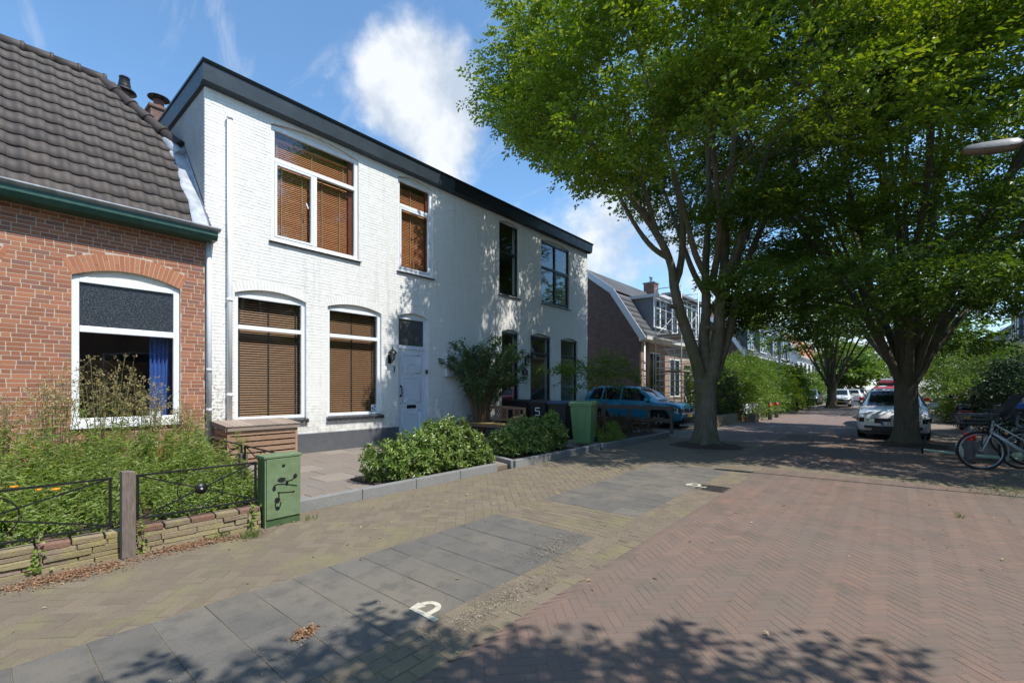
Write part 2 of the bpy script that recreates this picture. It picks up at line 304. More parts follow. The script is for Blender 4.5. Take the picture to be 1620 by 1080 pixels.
M['carwhite'] = mat('white_car_paint', (.74, .76, .78), .3, 0, 3, .02, bump=0, coat=1)
M['carred'] = mat('red_car_paint', (.45, .025, .03), .3, 0, 3, .02, bump=0, coat=1)
M['cargrey'] = mat('grey_car_paint', (.14, .15, .165), .3, 0, 3, .02, bump=0, metal=.5, coat=1)
M['carglass'] = glassmat('car_glass', (.10, .12, .13), 1.5)
M['tyre'] = mat('tyre_rubber', (.018, .018, .019), .8, 0, 30, .2, bump=.2)
M['alloy'] = mat('alloy_wheel', (.45, .46, .48), .3, bump=0, metal=.8)
M['chrome'] = mat('chrome', (.7, .7, .7), .15, bump=0, metal=1)
M['redlamp'] = mat('red_lamp_lens', (.55, .01, .012), .15, bump=0, coat=1)
M['lens'] = mat('headlamp_lens', (.10, .105, .115), .08, bump=0, metal=.7, coat=1)
M['yellowplate'] = mat('yellow_plate', (.75, .45, .03), .5, bump=0)
M['blueplate'] = mat('blue_plate_band', (.02, .06, .30), .5, bump=0)
M['alu'] = mat('scaffold_aluminium', (.50, .52, .55), .45, 0, 8, .15, bump=.05, metal=.35)
M['bollardgrey'] = mat('grey_bollard', (.10, .115, .13), .55, 0, 12, .15, bump=.1)
M['bollardred'] = mat('red_bollard_band', (.62, .03, .02), .45, bump=0)
M['mint'] = mat('mint_green_plastic', (.42, .56, .42), .4, 0, 6, .08, bump=.03)
M['bikegrey'] = mat('grey_green_bike_paint', (.36, .42, .43), .3, bump=0, coat=.5)
M['bluetarp'] = mat('blue_cover', (.02, .12, .55), .4, 0, 8, .1, bump=.3)
M['lampgrey'] = mat('grey_lamp_housing', (.26, .25, .235), .45, 0, 14, .2, bump=.1)
M['lamplens'] = mat('weathered_lamp_lens', (.17, .135, .10), .35, 0, 14, .25, bump=.1)
M['rope'] = mat('white_sheet', (.62, .62, .62), .8, 0, 12, .1, bump=.2)
M['brownwallY'] = bricktex('shade_toned_gable_brick', ((.13, .075, .058), (.088, .055, .047)), (.15, .13, .11), 'y')  # darker copy of the front brick, the gable's shade painted into its colour
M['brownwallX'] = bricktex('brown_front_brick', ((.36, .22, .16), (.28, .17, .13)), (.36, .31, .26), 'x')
M['chimbrick'] = bricktex('chimney_brick', ((.20, .09, .06), (.13, .065, .05)), (.22, .19, .16), 'x')
M['chimbrickY'] = M['chimbrick']
M['roadfar'] = bricktex('far_road_bricks', ((.235, .16, .14), (.19, .135, .12)), (.11, .09, .075), 'z', .21, .105, wear=(.20, .17, .15), rot=R(45))
M['walkfar'] = bricktex('far_pavement_bricks', ((.26, .215, .17), (.21, .18, .14)), (.12, .10, .08), 'z', .21, .105, wear=(.16, .125, .09))
M['whitewall'] = mat('white_house_wall', (.68, .68, .66), .7, 0, 12, .06, bump=.1)
M['dormergrey'] = mat('grey_dormer_cladding', (.17, .18, .20), .6, 0, 10, .15, bump=.1)
M['flesh'] = mat('pink_stone', (.36, .27, .24), .85, 0, 20, .2, bump=.3)

# ------------------------------------------------------------ mesh builder
def V(*a): return Vector(a)
class MB:
    def __init__(s): s.v = []; s.f = []; s.sm = []
    def add(s, vs, fs, smooth=False):
        o = len(s.v); s.v += [tuple(p) for p in vs]; s.f += [tuple(i+o for i in f) for f in fs]; s.sm += [smooth]*len(fs)
    def hexa(s, p):   # p: 4 bottom then 4 top
        s.add(p, [(3, 2, 1, 0), (4, 5, 6, 7), (0, 1, 5, 4), (1, 2, 6, 5), (2, 3, 7, 6), (3, 0, 4, 7)]); return s
    def box(s, x0, x1, y0, y1, z0, z1):
        return s.hexa([(x0, y0, z0), (x1, y0, z0), (x1, y1, z0), (x0, y1, z0), (x0, y0, z1), (x1, y0, z1), (x1, y1, z1), (x0, y1, z1)])
    def bar(s, a, b, w, h, up=(0, 0, 1)):
        a = Vector(a); b = Vector(b); d = (b-a).normalized(); u = Vector(up)
        if abs(d.dot(u)) > .98: u = Vector((1, 0, 0))
        r = d.cross(u).normalized(); u = r.cross(d).normalized()
        r = r*w/2; u = u*h/2
        return s.hexa([a-r-u, a+r-u, b+r-u, b-r-u, a-r+u, a+r+u, b+r+u, b-r+u])
    def tube(s, pts, rad, seg=8, cap=True, wob=0):
        pts = [Vector(p) for p in pts]; n = len(pts)
        if isinstance(rad, (int, float)): rad = [rad]*n
        vs = []; ref = None
        for i, p in enumerate(pts):
            d = (pts[min(i+1, n-1)]-pts[max(i-1, 0)])
            if d.length < 1e-9: d = Vector((0, 0, 1))
            d.normalize()
            if ref is None:
                ref = Vector((0, 0, 1)) if abs(d.z) < .9 else Vector((1, 0, 0))
            a = d.cross(ref).normalized(); ref = a.cross(d).normalized()
            for k in range(seg):
                t = 2*math.pi*k/seg; rr = rad[i]*(1+(random.uniform(-wob, wob) if wob else 0))
                vs.append(p+a*math.cos(t)*rr+ref*math.sin(t)*rr)
        fs = [(i*seg+k, i*seg+(k+1) % seg, (i+1)*seg+(k+1) % seg, (i+1)*seg+k) for i in range(n-1) for k in range(seg)]
        s.add(vs, fs, True)
        if cap:
            o = len(s.v)-len(vs)
            s.f.append(tuple(o+k for k in range(seg))[::-1]); s.f.append(tuple(o+(n-1)*seg+k for k in range(seg))); s.sm += [False, False]
        return s
    def cyl(s, a, b, r, seg=12, r2=None): return s.tube([a, b], [r, r if r2 is None else r2], seg)
    def lathe(s, prof, c=(0, 0, 0), seg=16, ax='z'):
        vs = []
        for r, z in prof:
            for k in range(seg):
                t = 2*math.pi*k/seg; x, y = r*math.cos(t), r*math.sin(t)
                p = {'z': (x, y, z), 'x': (z, x, y), 'y': (x, z, y)}[ax]
                vs.append((p[0]+c[0], p[1]+c[1], p[2]+c[2]))
        n = len(prof)
        s.add(vs, [(i*seg+k, i*seg+(k+1) % seg, (i+1)*seg+(k+1) % seg, (i+1)*seg+k) for i in range(n-1) for k in range(seg)], True)
        return s
    def prism(s, poly, a, b, ax='x'):
        def m(p, t): return {'x': (t, p[0], p[1]), 'y': (p[0], t, p[1]), 'z': (p[0], p[1], t)}[ax]
        n = len(poly)
        s.add([m(p, a) for p in poly]+[m(p, b) for p in poly], [tuple(range(n))[::-1], tuple(range(n, 2*n))]+[(i, (i+1) % n, n+(i+1) % n, n+i) for i in range(n)])
        return s
    def mesh(s, name, m):
        me = bpy.data.meshes.new(name); me.from_pydata(s.v, [], s.f)
        me.polygons.foreach_set('use_smooth', s.sm); me.materials.append(m); me.update(); return me
    def build(s, name, m, parent=None, bevel=0, kind=None, label=None):
        return link(name, s.mesh(name, m), parent, bevel, kind, label)
def link(name, me, parent=None, bevel=0, kind=None, label=None, loc=None, rot=None):
    o = bpy.data.objects.new(name, me); COL.objects.link(o)
    if parent is not None:
        o.parent = parent
        if parent.parent is None and parent.get('world'): o.matrix_parent_inverse = Matrix.Translation(-parent.location)
    if loc is not None: o.location = loc
    if rot is not None: o.rotation_euler = rot
    if bevel:
        b = o.modifiers.new('bevel', 'BEVEL'); b.width = bevel; b.segments = 2; b.limit_method = 'ANGLE'
    if kind: o['kind'] = kind
    if label: o['label'] = label
    return o
def thing(name, label, cat, loc=(0, 0, 0), group=None, world=False, rz=0):
    """an Empty at the thing's base; world=True: its parts are written in world coordinates"""
    o = bpy.data.objects.new(name, None); COL.objects.link(o); o.location = loc; o.rotation_euler = (0, 0, rz)
    o['label'] = label; o['category'] = cat; o.empty_display_size = .3
    if group: o['group'] = group
    if world: o['world'] = 1
    return o
def tag(o, label, cat, group=None, kind=None):
    o['label'] = label; o['category'] = cat
    if group: o['group'] = group
    if kind: o['kind'] = kind
    return o
def struct(o): o['kind'] = 'structure'; return o
def kids(o): return [c for c in KID.get(o.name, [])]
def copy_thing(root, loc, rz=0, label=None, group=None):
    def rec(o, par):
        c = o.copy(); COL.objects.link(c)
        if par is not None: c.parent = par; c.matrix_parent_inverse = o.matrix_parent_inverse.copy()
        for k in o.children: rec(k, c)
        return c
    r = rec(root, None); r.location = loc; r.rotation_euler = (0, 0, rz)
    if label: r['label'] = label
    if group: r['group'] = group
    return r
def rawmesh(name, verts, quads, m, smooth=False):
    verts = np.asarray(verts, dtype=np.float32); quads = np.asarray(quads, dtype=np.int32)
    me = bpy.data.meshes.new(name); me.vertices.add(len(verts)); me.vertices.foreach_set('co', verts.ravel())
    k = quads.shape[1]; me.loops.add(quads.size); me.loops.foreach_set('vertex_index', quads.ravel())
    me.polygons.add(len(quads)); me.polygons.foreach_set('loop_start', np.arange(0, quads.size, k, dtype=np.int32))
    me.polygons.foreach_set('loop_total', np.full(len(quads), k, dtype=np.int32))
    me.polygons.foreach_set('use_smooth', np.full(len(quads), smooth, dtype=bool))
    me.materials.append(m); me.update(calc_edges=True); me.validate(); return me
rng = np.random.default_rng(11)
def norm(a): return a/np.maximum(np.linalg.norm(a, axis=1, keepdims=True), 1e-9)
def leaves(name, C, D, Nn, L, Wd, m, fold=.25, droop=.15):
    """one folded leaf per row: C base point, D direction, Nn face normal, L length, Wd width"""
    D = norm(D); S = norm(np.cross(D, Nn)); Nn = np.cross(S, D); n = len(C)
    L = np.broadcast_to(L, (n,))[:, None]; Wd = np.broadcast_to(Wd, (n,))[:, None]
    mid = C+D*L*.45
    a = C; b = mid+S*Wd*.5+Nn*Wd*fold; t = C+D*L-Nn*L*droop; c = mid-S*Wd*.5+Nn*Wd*fold
    verts = np.stack([a, b, t, c], 1).reshape(-1, 3)
    i = np.arange(n)[:, None]*4
    tri = np.concatenate([i+np.array([[0, 1, 2]]), i+np.array([[0, 2, 3]])], 1).reshape(-1, 3)
    return rawmesh(name, verts, tri, m)
def sprays(P, OUT, n=18, length=.55, L=.085, Wd=.045, flat=.35, droop=.25):
    """flat leafy twigs starting at P and growing towards OUT; returns leaf arrays"""
    k = len(P); OUT = OUT.copy(); OUT[:, 2] = OUT[:, 2]*.4+rng.normal(0, .22, k)+.02; OUT = norm(OUT+rng.normal(0, .35, (k, 3))*np.array([1, 1, .5]))
    up = norm(np.tile(np.array([[0, 0, 1.]]), (k, 1))+rng.normal(0, flat, (k, 3)))
    side = norm(np.cross(OUT, up)); up = np.cross(side, OUT)
    t = (np.arange(n)+.5)/n
    ln = length*rng.uniform(.6, 1.3, k)
    sgn = np.where(np.arange(n) % 2 == 0, 1., -1.)
    C = P[:, None, :]+OUT[:, None, :]*(ln[:, None]*t[None, :])[..., None]+side[:, None, :]*(sgn*.03)[None, :, None]
    C[..., 2] -= droop*(ln[:, None]*t[None]**2)
    C += rng.normal(0, .025, C.shape)
    D = OUT[:, None, :]*.75+side[:, None, :]*sgn[None, :, None]*.85+rng.normal(0, .22, C.shape)
    D[..., 2] -= .15
    NN = up[:, None, :]+rng.normal(0, .28, C.shape)
    sz = rng.uniform(.7, 1.2, (k, n))
    return C.reshape(-1, 3), D.reshape(-1, 3), NN.reshape(-1, 3), (L*sz).ravel(), (Wd*sz).ravel()
# ------------------------------------------------------------ ground
CAMP = Vector((0, 0, EYE))
def sheet(name, x0, x1, y0, y1, z, m):
    me = bpy.data.meshes.new(name); me.from_pydata([(x0, y0, z), (x1, y0, z), (x1, y1, z), (x0, y1, z)], [], [(0, 1, 2, 3)]); me.materials.append(m)
    return struct(link(name, me))
sheet('ground', -400, 400, -60, 700, -.07, M['walkfar'])
sand_road = sheet('road', -1.88, 1.6, -3, 9.62, -.0014, M['sand'])
sand_road2 = sheet('road_beyond_trees', -2.6, 1.6, 10.25, 18, -.0036, M['sand'])
sand_walk = sheet('pavement', -5.5, -3.65, -3, 10.25, -.0042, M['sandbuff'])
sand_walk2 = sheet('pavement_by_tree', -5.5, -2.6, 10.25, 14, -.0042, M['sandbuff'])
sand_bay = sheet('parking_bay', -3.65, -1.88, -3, 10.25, -.0042, M['sandbuff'])
sand_cross = sheet('crossing_band', -1.88, 1.6, 9.62, 10.25, -.0042, M['sandbuff'])
sheet('far_road', -4.8, -.9, 18, 260, -.002, M['roadfar']); sheet('road_widening', -4.8, -2.6, 14, 18, -.002, M['roadfar'])
sheet('parking_strip', -.9, 1.6, 18, 260, -.002, M['walkfar']); sheet('right_pavement', 1.6, 7.2, -14, 260, -.002, M['walkfar'])
sheet('left_pavement', -5.6, -4.8, 14, 260, -.002, M['walkfar']); sheet('driveway', -12, -5.6, 14.3, 60, -.002, M['walkfar'])
sheet('side_yard', -12, -5.5, 2.6, 14.3, -.02, M['soil'])

def clip(poly, x0, x1, y0, y1):
    for ax, lim, sg in ((0, x0, 1), (0, x1, -1), (1, y0, 1), (1, y1, -1)):
        out = []
        for i in range(len(poly)):
            a, b = poly[i], poly[(i+1) % len(poly)]
            da, db = (a[ax]-lim)*sg, (b[ax]-lim)*sg
            if da >= 0: out.append(a)
            if (da >= 0) != (db >= 0):
                t = da/(da-db); out.append((a[0]+(b[0]-a[0])*t, a[1]+(b[1]-a[1])*t))
        poly = out
        if len(poly) < 3: return []
    return poly
def area(p): return abs(sum(p[i][0]*p[(i+1) % len(p)][1]-p[(i+1) % len(p)][0]*p[i][1] for i in range(len(p))))/2
def inset(p, j):
    n = len(p); s = sum(p[i][0]*p[(i+1) % n][1]-p[(i+1) % n][0]*p[i][1] for i in range(n)); sg = 1 if s > 0 else -1
    L = []
    for i in range(n):
        a, b = p[i], p[(i+1) % n]; dx, dy = b[0]-a[0], b[1]-a[1]; l = math.hypot(dx, dy)
        if l < 1e-5: continue
        nx, ny = -dy/l*sg, dx/l*sg; L.append((a[0]+nx*j, a[1]+ny*j, dx/l, dy/l))
    out = []; n = len(L)
    for i in range(n):
        x1, y1, dx1, dy1 = L[i-1]; x2, y2, dx2, dy2 = L[i]; cr = dx1*dy2-dy1*dx2
        if abs(cr) < 1e-4: continue
        t = ((x2-x1)*dy2-(y2-y1)*dx2)/cr; out.append((x1+dx1*t, y1+dy1*t))
    return out
def paver_mb(mb, poly, z=0, c=.004, h=.03, cx=0, cy=0, tilt=(0, 0)):
    top = inset(poly, c)
    if len(top) != len(poly) or area(top) > area(poly): top = poly
    def zf(p): return z+tilt[0]*(p[0]-cx)+tilt[1]*(p[1]-cy)
    n = len(poly); vs = [(p[0], p[1], zf(p)) for p in top]+[(p[0], p[1], zf(p)-.004) for p in poly]+[(p[0], p[1], z-h) for p in poly]
    fs = [tuple(range(n))]+[(n+i, n+(i+1) % n, (i+1) % n, i) for i in range(n)]+[(2*n+i, 2*n+(i+1) % n, n+(i+1) % n, n+i) for i in range(n)]
    mb.add(vs, fs)
def herring(x0, x1, y0, y1, L=.21, rot=45, ox=0, oy=0, k_=2):
    w = L/k_; c, s = math.cos(R(rot)), math.sin(R(rot)); out = []
    xm, ym = (x0+x1)/2, (y0+y1)/2; rad = math.hypot(x1-x0, y1-y0)/2+L; n = int(rad/w)+2
    for a in range(-n, n):
        for b in range(-n, n):
            k = (a-b) % (2*k_)
            if k == 0: q = (a*w, b*w, (a+k_)*w, (b+1)*w)
            elif k == 2*k_-1: q = (a*w, b*w, (a+1)*w, (b+k_)*w)
            else: continue
            p = [(q[0], q[1]), (q[2], q[1]), (q[2], q[3]), (q[0], q[3])]
            p = [(xm+ox+u*c-v*s, ym+oy+u*s+v*c) for u, v in p]
            p = clip(p, x0, x1, y0, y1)
            if len(p) >= 3 and area(p) > .0012: out.append(p)
    return out
def bond(x0, x1, y0, y1, along, L=.21, Wd=.105):
    out = []; r = 0
    if along == 'y':
        x = x0
        while x < x1-1e-4:
            y = y0-(L/2 if r % 2 else 0)
            while y < y1:
                p = clip([(x, y), (min(x+Wd, x1), y), (min(x+Wd, x1), y+L), (x, y+L)], x0, x1, y0, y1); y += L
                if len(p) >= 3 and area(p) > .001: out.append(p)
            x += Wd; r += 1
    else:
        for q in bond(y0, y1, x0, x1, 'y', L, Wd): out.append([(b, a) for a, b in q][::-1])
    return out
def ccw(p):
    s = sum(p[i][0]*p[(i+1) % len(p)][1]-p[(i+1) % len(p)][0]*p[i][1] for i in range(len(p)))
    return p if s > 0 else p[::-1]
def inframe(x, y, z=0):
    r = x*CA+y*SA; d = -x*SA+y*CA
    if d < .3: return False
    px = 810+720*r/d; py = 614-720*(z-EYE)/d
    return -30 < px < 1650 and -30 < py < 1110
def lay(polys, m, parent, nparts, name, joint=.005, tilt=.014, zr=.002, chamfer=.0028, holes=()):
    """the largest in the photo as parts, the rest as one piece of stuff"""
    it = []
    for p in polys:
        p = ccw(p); cx = sum(q[0] for q in p)/len(p); cy = sum(q[1] for q in p)/len(p)
        if any((cx-h[0])**2+(cy-h[1])**2 < h[2]**2 for h in holes): continue
        p2 = inset(p, joint/2)
        if len(p2) < 3 or area(p2) > area(p) or area(p2) < .0004: continue
        it.append((cx*cx+cy*cy-(0 if not inframe(cx, cy) else 1000), cx, cy, p2))
    it.sort(key=lambda a: a[0]); st = MB(); cache = {}
    for i, (_, cx, cy, p) in enumerate(it):
        z = random.uniform(-zr, zr); tl = (random.uniform(-tilt, tilt), random.uniform(-tilt, tilt))
        if i < nparts:
            loc = [(a-cx, b-cy) for a, b in p]; key = tuple(round(v, 3) for q in loc for v in q)
            if key not in cache:
                mb = MB(); paver_mb(mb, loc, 0, chamfer); cache[key] = mb.mesh(name, m)
            link(name, cache[key], parent, loc=(cx, cy, z), rot=(tl[1], -tl[0], 0))
        else: paver_mb(st, p, z, chamfer, cx=cx, cy=cy, tilt=tl)
    if st.v: st.build(name+'s', m, parent, kind='stuff')
TREE1 = (-3.76, 12.4); TREE2 = (.26, 16.0)
GR = Gd(1127, 772)
lay(herring(-1.88, 1.6, -2.0, 9.62, L=.205, k_=3), M['paverred'], sand_road, 300, 'paver', joint=.003, chamfer=.002, tilt=.004, zr=.0005)
lay(herring(-2.6, 1.6, 10.25, 18, L=.205, k_=3), M['paverred'], sand_road2, 0, 'paver', joint=.004, chamfer=.0025, holes=((TREE2[0], TREE2[1], .8),))
lay(herring(-5.48, -3.65, -2.6, 10.25, ox=.03), M['paverbuff'], sand_walk, 300, 'paver')
lay(herring(-5.48, -2.6, 10.25, 14), M['paverbuff'], sand_walk2, 0, 'paver', holes=((TREE1[0], TREE1[1], .85),))
tiles = []
for y0, y1 in ((-2.0, 4.04), (5.0, 8.9)):
    k = 0; y = y1
    while y > y0+.02:
        x = -3.65; r = 0
        while x < -2.31:
            p = clip([(x, y-.3), (x+.3375, y-.3), (x+.3375, y), (x, y)], -3.65, -2.3, y0, y1)
            if len(p) >= 3: tiles.append(p)
            x += .3375
        y -= .3; k += 1
lay(tiles, M['greyslab'], sand_bay, 300, 'tile', joint=.005, tilt=.006, zr=.0015, chamfer=.002)
lay(bond(-2.3, -1.88, -2.6, 10.25, 'y'), M['paverbuff'], sand_bay, 120, 'paver', holes=((GR.x, GR.y, .24),))
lay(bond(-3.65, -2.3, 4.04, 5.0, 'x')+bond(-3.65, -2.3, 8.9, 10.25, 'x'), M['paverbuff'], sand_bay, 100, 'paver')
lay(bond(-1.88, 1.6, 9.62, 10.25, 'y'), M['paverbuff'], sand_cross, 0, 'paver')
# white P markings
def glyph(mb, strokes, w, org, ux, uy, th, un):
    org, ux, uy, un = Vector(org), Vector(ux), Vector(uy), Vector(un)
    for st in strokes:
        t0 = th+.0004*strokes.index(st); n = len(st); P = [Vector((p[0], p[1])) for p in st]; L_, R_ = [], []
        for k in range(n):
            d1 = (P[k]-P[k-1]).normalized() if k else None; d2 = (P[k+1]-P[k]).normalized() if k < n-1 else None
            d = ((d1 or d2)+(d2 or d1)).normalized(); nn = Vector((-d.y, d.x)); m_ = 1/max(.5, nn.dot(Vector((-(d2 or d1).y, (d2 or d1).x)))); L_.append(P[k]+nn*w/2*m_); R_.append(P[k]-nn*w/2*m_)
        f3 = lambda q, h: org+ux*q.x+uy*q.y+un*h
        vs = [f3(q, h) for a, b in zip(L_, R_) for q, h in ((a, -th*.5), (a, t0*.5), (b, t0*.5), (b, -th*.5))]
        mb.add(vs, [(4*k+j, 4*k+(j+1) % 4, 4*k+4+(j+1) % 4, 4*k+4+j) for k in range(n-1) for j in range(4)]+[(0, 3, 2, 1), (4*n-4, 4*n-3, 4*n-2, 4*n-1)])
def arc(cx, cy, r, a0, a1, n=9, ry=None): return [(cx+r*math.cos(R(a0+(a1-a0)*i/n)), cy+(ry or r)*math.sin(R(a0+(a1-a0)*i/n))) for i in range(n+1)]
GP = [[(0, 0), (0, 1)], [(0, .93), (.30, .93)]+arc(.30, .67, .26, 90, -90)+[(0, .41)]]
for (px, py, s, lab) in ((681, 966, .26, 'cream letter P set in the near grey parking bay'), (1103, 768, .3, 'worn cream letter P at the far parking bay beside the drain grate')):
    c = Gd(px, py); mb = MB()
    glyph(mb, [[(a*s, b*s) for a, b in g] for g in GP], .040, (c.x+s/2, c.y-.06, .0045), (0, 1, 0), (-1, 0, 0), .004, (0, 0, 1))
    tag(mb.build('letter_marking', M['marking']), lab, 'road marking', 'letter P markings of the parking bays')
gt = thing('drain_grate', 'dark cast iron drain grate in the pale gutter band', 'drain', (GR.x, GR.y, 0))
mb = MB(); mb.box(-.2, .2, -.2, -.17, -.04, .004); mb.box(-.2, .2, .17, .2, -.04, .004); mb.box(-.2, -.17, -.169, .169, -.04, .004); mb.box(.17, .2, -.169, .169, -.04, .004)
mb.build('frame', M['iron'], gt)
for k in range(7):
    mb = MB(); mb.box(-.168, .168, -.16+k*.048, -.132+k*.048, -.03, .0); mb.build('grate_bar', M['iron'], gt)
# ------------------------------------------------------------ low things on the ground: leaf litter and grit
def scatter(name, spots, m, label, cat, size=.03, h=.01):
    C = []; 
    for (x, y, rx, ry, n, ang) in spots:
        t = rng.normal(0, .5, (n, 2))*np.array([rx, ry]); c, s = math.cos(ang), math.sin(ang)
        C.append(np.stack([x+t[:, 0]*c-t[:, 1]*s, y+t[:, 0]*s+t[:, 1]*c, rng.uniform(.003, .003+h, n)], 1))
    C = np.concatenate(C); n = len(C)
    D = rng.normal(0, 1, (n, 3)); D[:, 2] *= .25; NN = np.tile(np.array([[0, 0, 1.]]), (n, 1))+rng.normal(0, .3, (n, 3))
    sz = size*rng.uniform(.5, 1.3, n)
    o = link(name, leaves(name, C, D, NN, sz, sz*.6, m)); tag(o, label, cat, kind='stuff'); return o
a = Gd(110, 912); b = Gd(300, 866); c = Gd(480, 1003); d = Gd(375, 850)
scatter('leaf_litter', [(a.x-.03, a.y, .16, .42, 1300, -.05), (b.x-.06, b.y, .13, .3, 900, 0), (c.x, c.y, .05, .09, 260, .4), (d.x, d.y, .07, .2, 160, 0), (-5.1, 1.2, .1, 1.4, 260, 0), (-5.0, 4.5, .3, 2, 60, 0)], M['litter'], 'heaps of brown dry leaf litter along the foot of the garden wall', 'leaf litter', .022, .012)
e = Gd(885, 868); f = Gd(760, 968)
scatter('scattered_grit', [(e.x-.05, e.y, .18, .5, 1500, 0), (f.x, f.y+.2, .14, .7, 1500, 0), (-2.05, 5, .2, 4, 700, 0), (-2.6, 1.2, .3, 1.2, 300, 0), (-3.76, 11.7, .9, .35, 900, 0), (.5, 9.6, .8, .6, 300, 0)], M['grit'], 'loose grit and crumbs over the pale gutter band', 'grit', .012, .005)
scatter('fallen_leaves', [(-.2, 5, 3.2, 5, 110, 0), (-4.2, 4, 1, 4, 60, 0)], M['dry'], 'few small pale leaves and petals scattered over road and pavement', 'fallen leaves', .04, .006)
# moss blades in joints and weeds at the right
def tufts(name, spots, label, cat='grass', m='grassm'):
    C = []
    for (x, y, r, n) in spots: C.append(np.stack([x+rng.normal(0, r, n), y+rng.normal(0, r, n), np.full(n, -.003)], 1))
    C = np.concatenate(C); n = len(C); D = rng.normal(0, .5, (n, 3)); D[:, 2] = 1
    tag(link(name, leaves(name, C, D, rng.normal(0, 1, (n, 3)), rng.uniform(.02, .09, n), .006, M[m])), label, cat, kind='stuff')
tufts('grass_tufts', [(1.35, 9.7, .18, 120), (1.0, 9.3, .2, 60), (1.2, 10.4, .25, 90), (1.5, 8.7, .1, 40), (Gd(398, 848).x, Gd(398, 848).y, .05, 160), (-5.12, 2.5, .04, 30), (-5.2, 1.6, .05, 60), (.6, 7.4, .02, 20), (1.6, 11.3, .3, 100)], 'thin grass tufts growing between the pavers')
# ------------------------------------------------------------ patio, kerbs, beds
pat = struct(MB().box(-10, -5.62, 2.62, 9.9, -.02, .05).build('patio', M['sandbuff']))
polys = []
x = -10.0; r = 0
while x < -5.65:
    y = 2.62-(.3 if r % 2 else 0)
    while y < 9.9:
        p = clip([(x, y), (x+.55, y), (x+.55, y+.6), (x, y+.6)], -10, -5.64, 2.62, 9.9)
        if len(p) >= 3: polys.append(p)
        y += .6
    x += .55; r += 1
def lay_patio():
    cache = {}
    for p in polys:
        p = inset(ccw(p), .004); cx = sum(q[0] for q in p)/len(p); cy = sum(q[1] for q in p)/len(p)
        if len(p) < 3: continue
        key = tuple(round(v, 3) for q in p for v in (q[0]-cx, q[1]-cy))
        if key not in cache:
            mb = MB(); paver_mb(mb, [(q[0]-cx, q[1]-cy) for q in p], 0, .003, .02); cache[key] = mb.mesh('slab', M['patio'])
        link('slab', cache[key], pat, loc=(cx, cy, .06+random.uniform(-.002, .002)), rot=(random.uniform(-.004, .004), random.uniform(-.004, .004), 0))
lay_patio()
def kerbline(name, pts, label_):
    root = MB(); k = 0; first = None
    core = MB()
    for a, b in zip(pts[:-1], pts[1:]):
        core.bar((*a, .02), (*b, .02), .08, .06)
    core = struct(core.build(name, M['kerb']))
    for a, b in zip(pts[:-1], pts[1:]):
        a = Vector((*a, 0)); b = Vector((*b, 0)); L = (b-a).length; n = max(1, round(L/1.0)); d = (b-a)/n
        for i in range(n):
            p, q = a+d*i, a+d*(i+1); e = d.normalized()*.004
            mb = MB(); mb.bar((p+e)+V(0, 0, .065), (q-e)+V(0, 0, .065+random.uniform(-.003, .003)), .11+random.uniform(-.002, .002), .15)
            mb.build('kerb_stone', M['kerb'], core, bevel=.008)
kerbline('patio_kerb', [(-5.54, 2.50), (-5.54, 6.12), (-5.95, 6.35)], '')
kerbline('middle_bed_kerb', [(-6.7, 7.0), (-5.52, 6.62), (-5.52, 9.85), (-6.0, 9.95)], '')
kerbline('far_bed_kerb', [(-6.6, 10.2), (-5.52, 10.1), (-5.40, 14.0), (-6.4, 14.2)], '')
struct(MB().box(-6.55, -5.60, 3.85, 6.15, .03, .085).build('near_bed_soil', M['soil'])); struct(MB().box(-6.7, -5.58, 6.95, 9.3, .03, .09).build('middle_bed_soil', M['soil']))
struct(MB().box(-9.4, -5.58, 10.3, 14.0, .0, .08).build('far_bed_soil', M['soil']))
struct(MB().box(-10, -5.46, -3, 2.5, -.02, .13).build('front_garden_soil', M['soil']))
for (t, nm, lab) in ((TREE1, 'tree_pit', ''), (TREE2, 'tree_pit', '')):
    mb = MB(); prof = []
    vs = [(t[0], t[1], .10)]; n = 26
    for k in range(n):
        a_ = 2*math.pi*k/n; rr = .95*random.uniform(.85, 1.15); vs.append((t[0]+math.cos(a_)*rr*.5, t[1]+math.sin(a_)*rr*.5, random.uniform(.04, .08)))
    for k in range(n):
        a_ = 2*math.pi*k/n; rr = .95*random.uniform(.85, 1.15); vs.append((t[0]+math.cos(a_)*rr, t[1]+math.sin(a_)*rr, -.012))
    fs = [(0, 1+k, 1+(k+1) % n) for k in range(n)]+[(1+k, 1+n+k, 1+n+(k+1) % n, 1+(k+1) % n) for k in range(n)]
    mb.add(vs, fs, True); struct(mb.build(nm, M['soil']))

# ------------------------------------------------------------ walls with openings, bricks proud of the mortar
class Op:
    def __init__(s, y0, y1, z0, zs, rise=0, vou=0): s.y0, s.y1, s.z0, s.zs, s.rise, s.vou = y0, y1, z0, zs, rise, vou; s.yc = (y0+y1)/2; s.hw = (y1-y0)/2
    def top(s, y): return s.zs+s.rise*(1-((y-s.yc)/s.hw)**2) if s.rise else s.zs
    def span(s, z):
        if z < s.z0 or z > s.zs+s.rise+s.vou: return None
        if z <= s.zs: return (s.y0, s.y1)
        sk = min(z-s.zs, s.vou)*.28 if s.vou else 0
        w = s.hw+sk; q = z-s.vou-s.zs
        if q > 0:
            if s.rise <= 0: return None
            t = 1-q/s.rise
            if t <= 0: return None
            w = w*math.sqrt(t)
        elif not s.vou: w = s.hw*math.sqrt(max(0, 1-(z-s.zs)/s.rise))
        return (s.yc-w, s.yc+w)
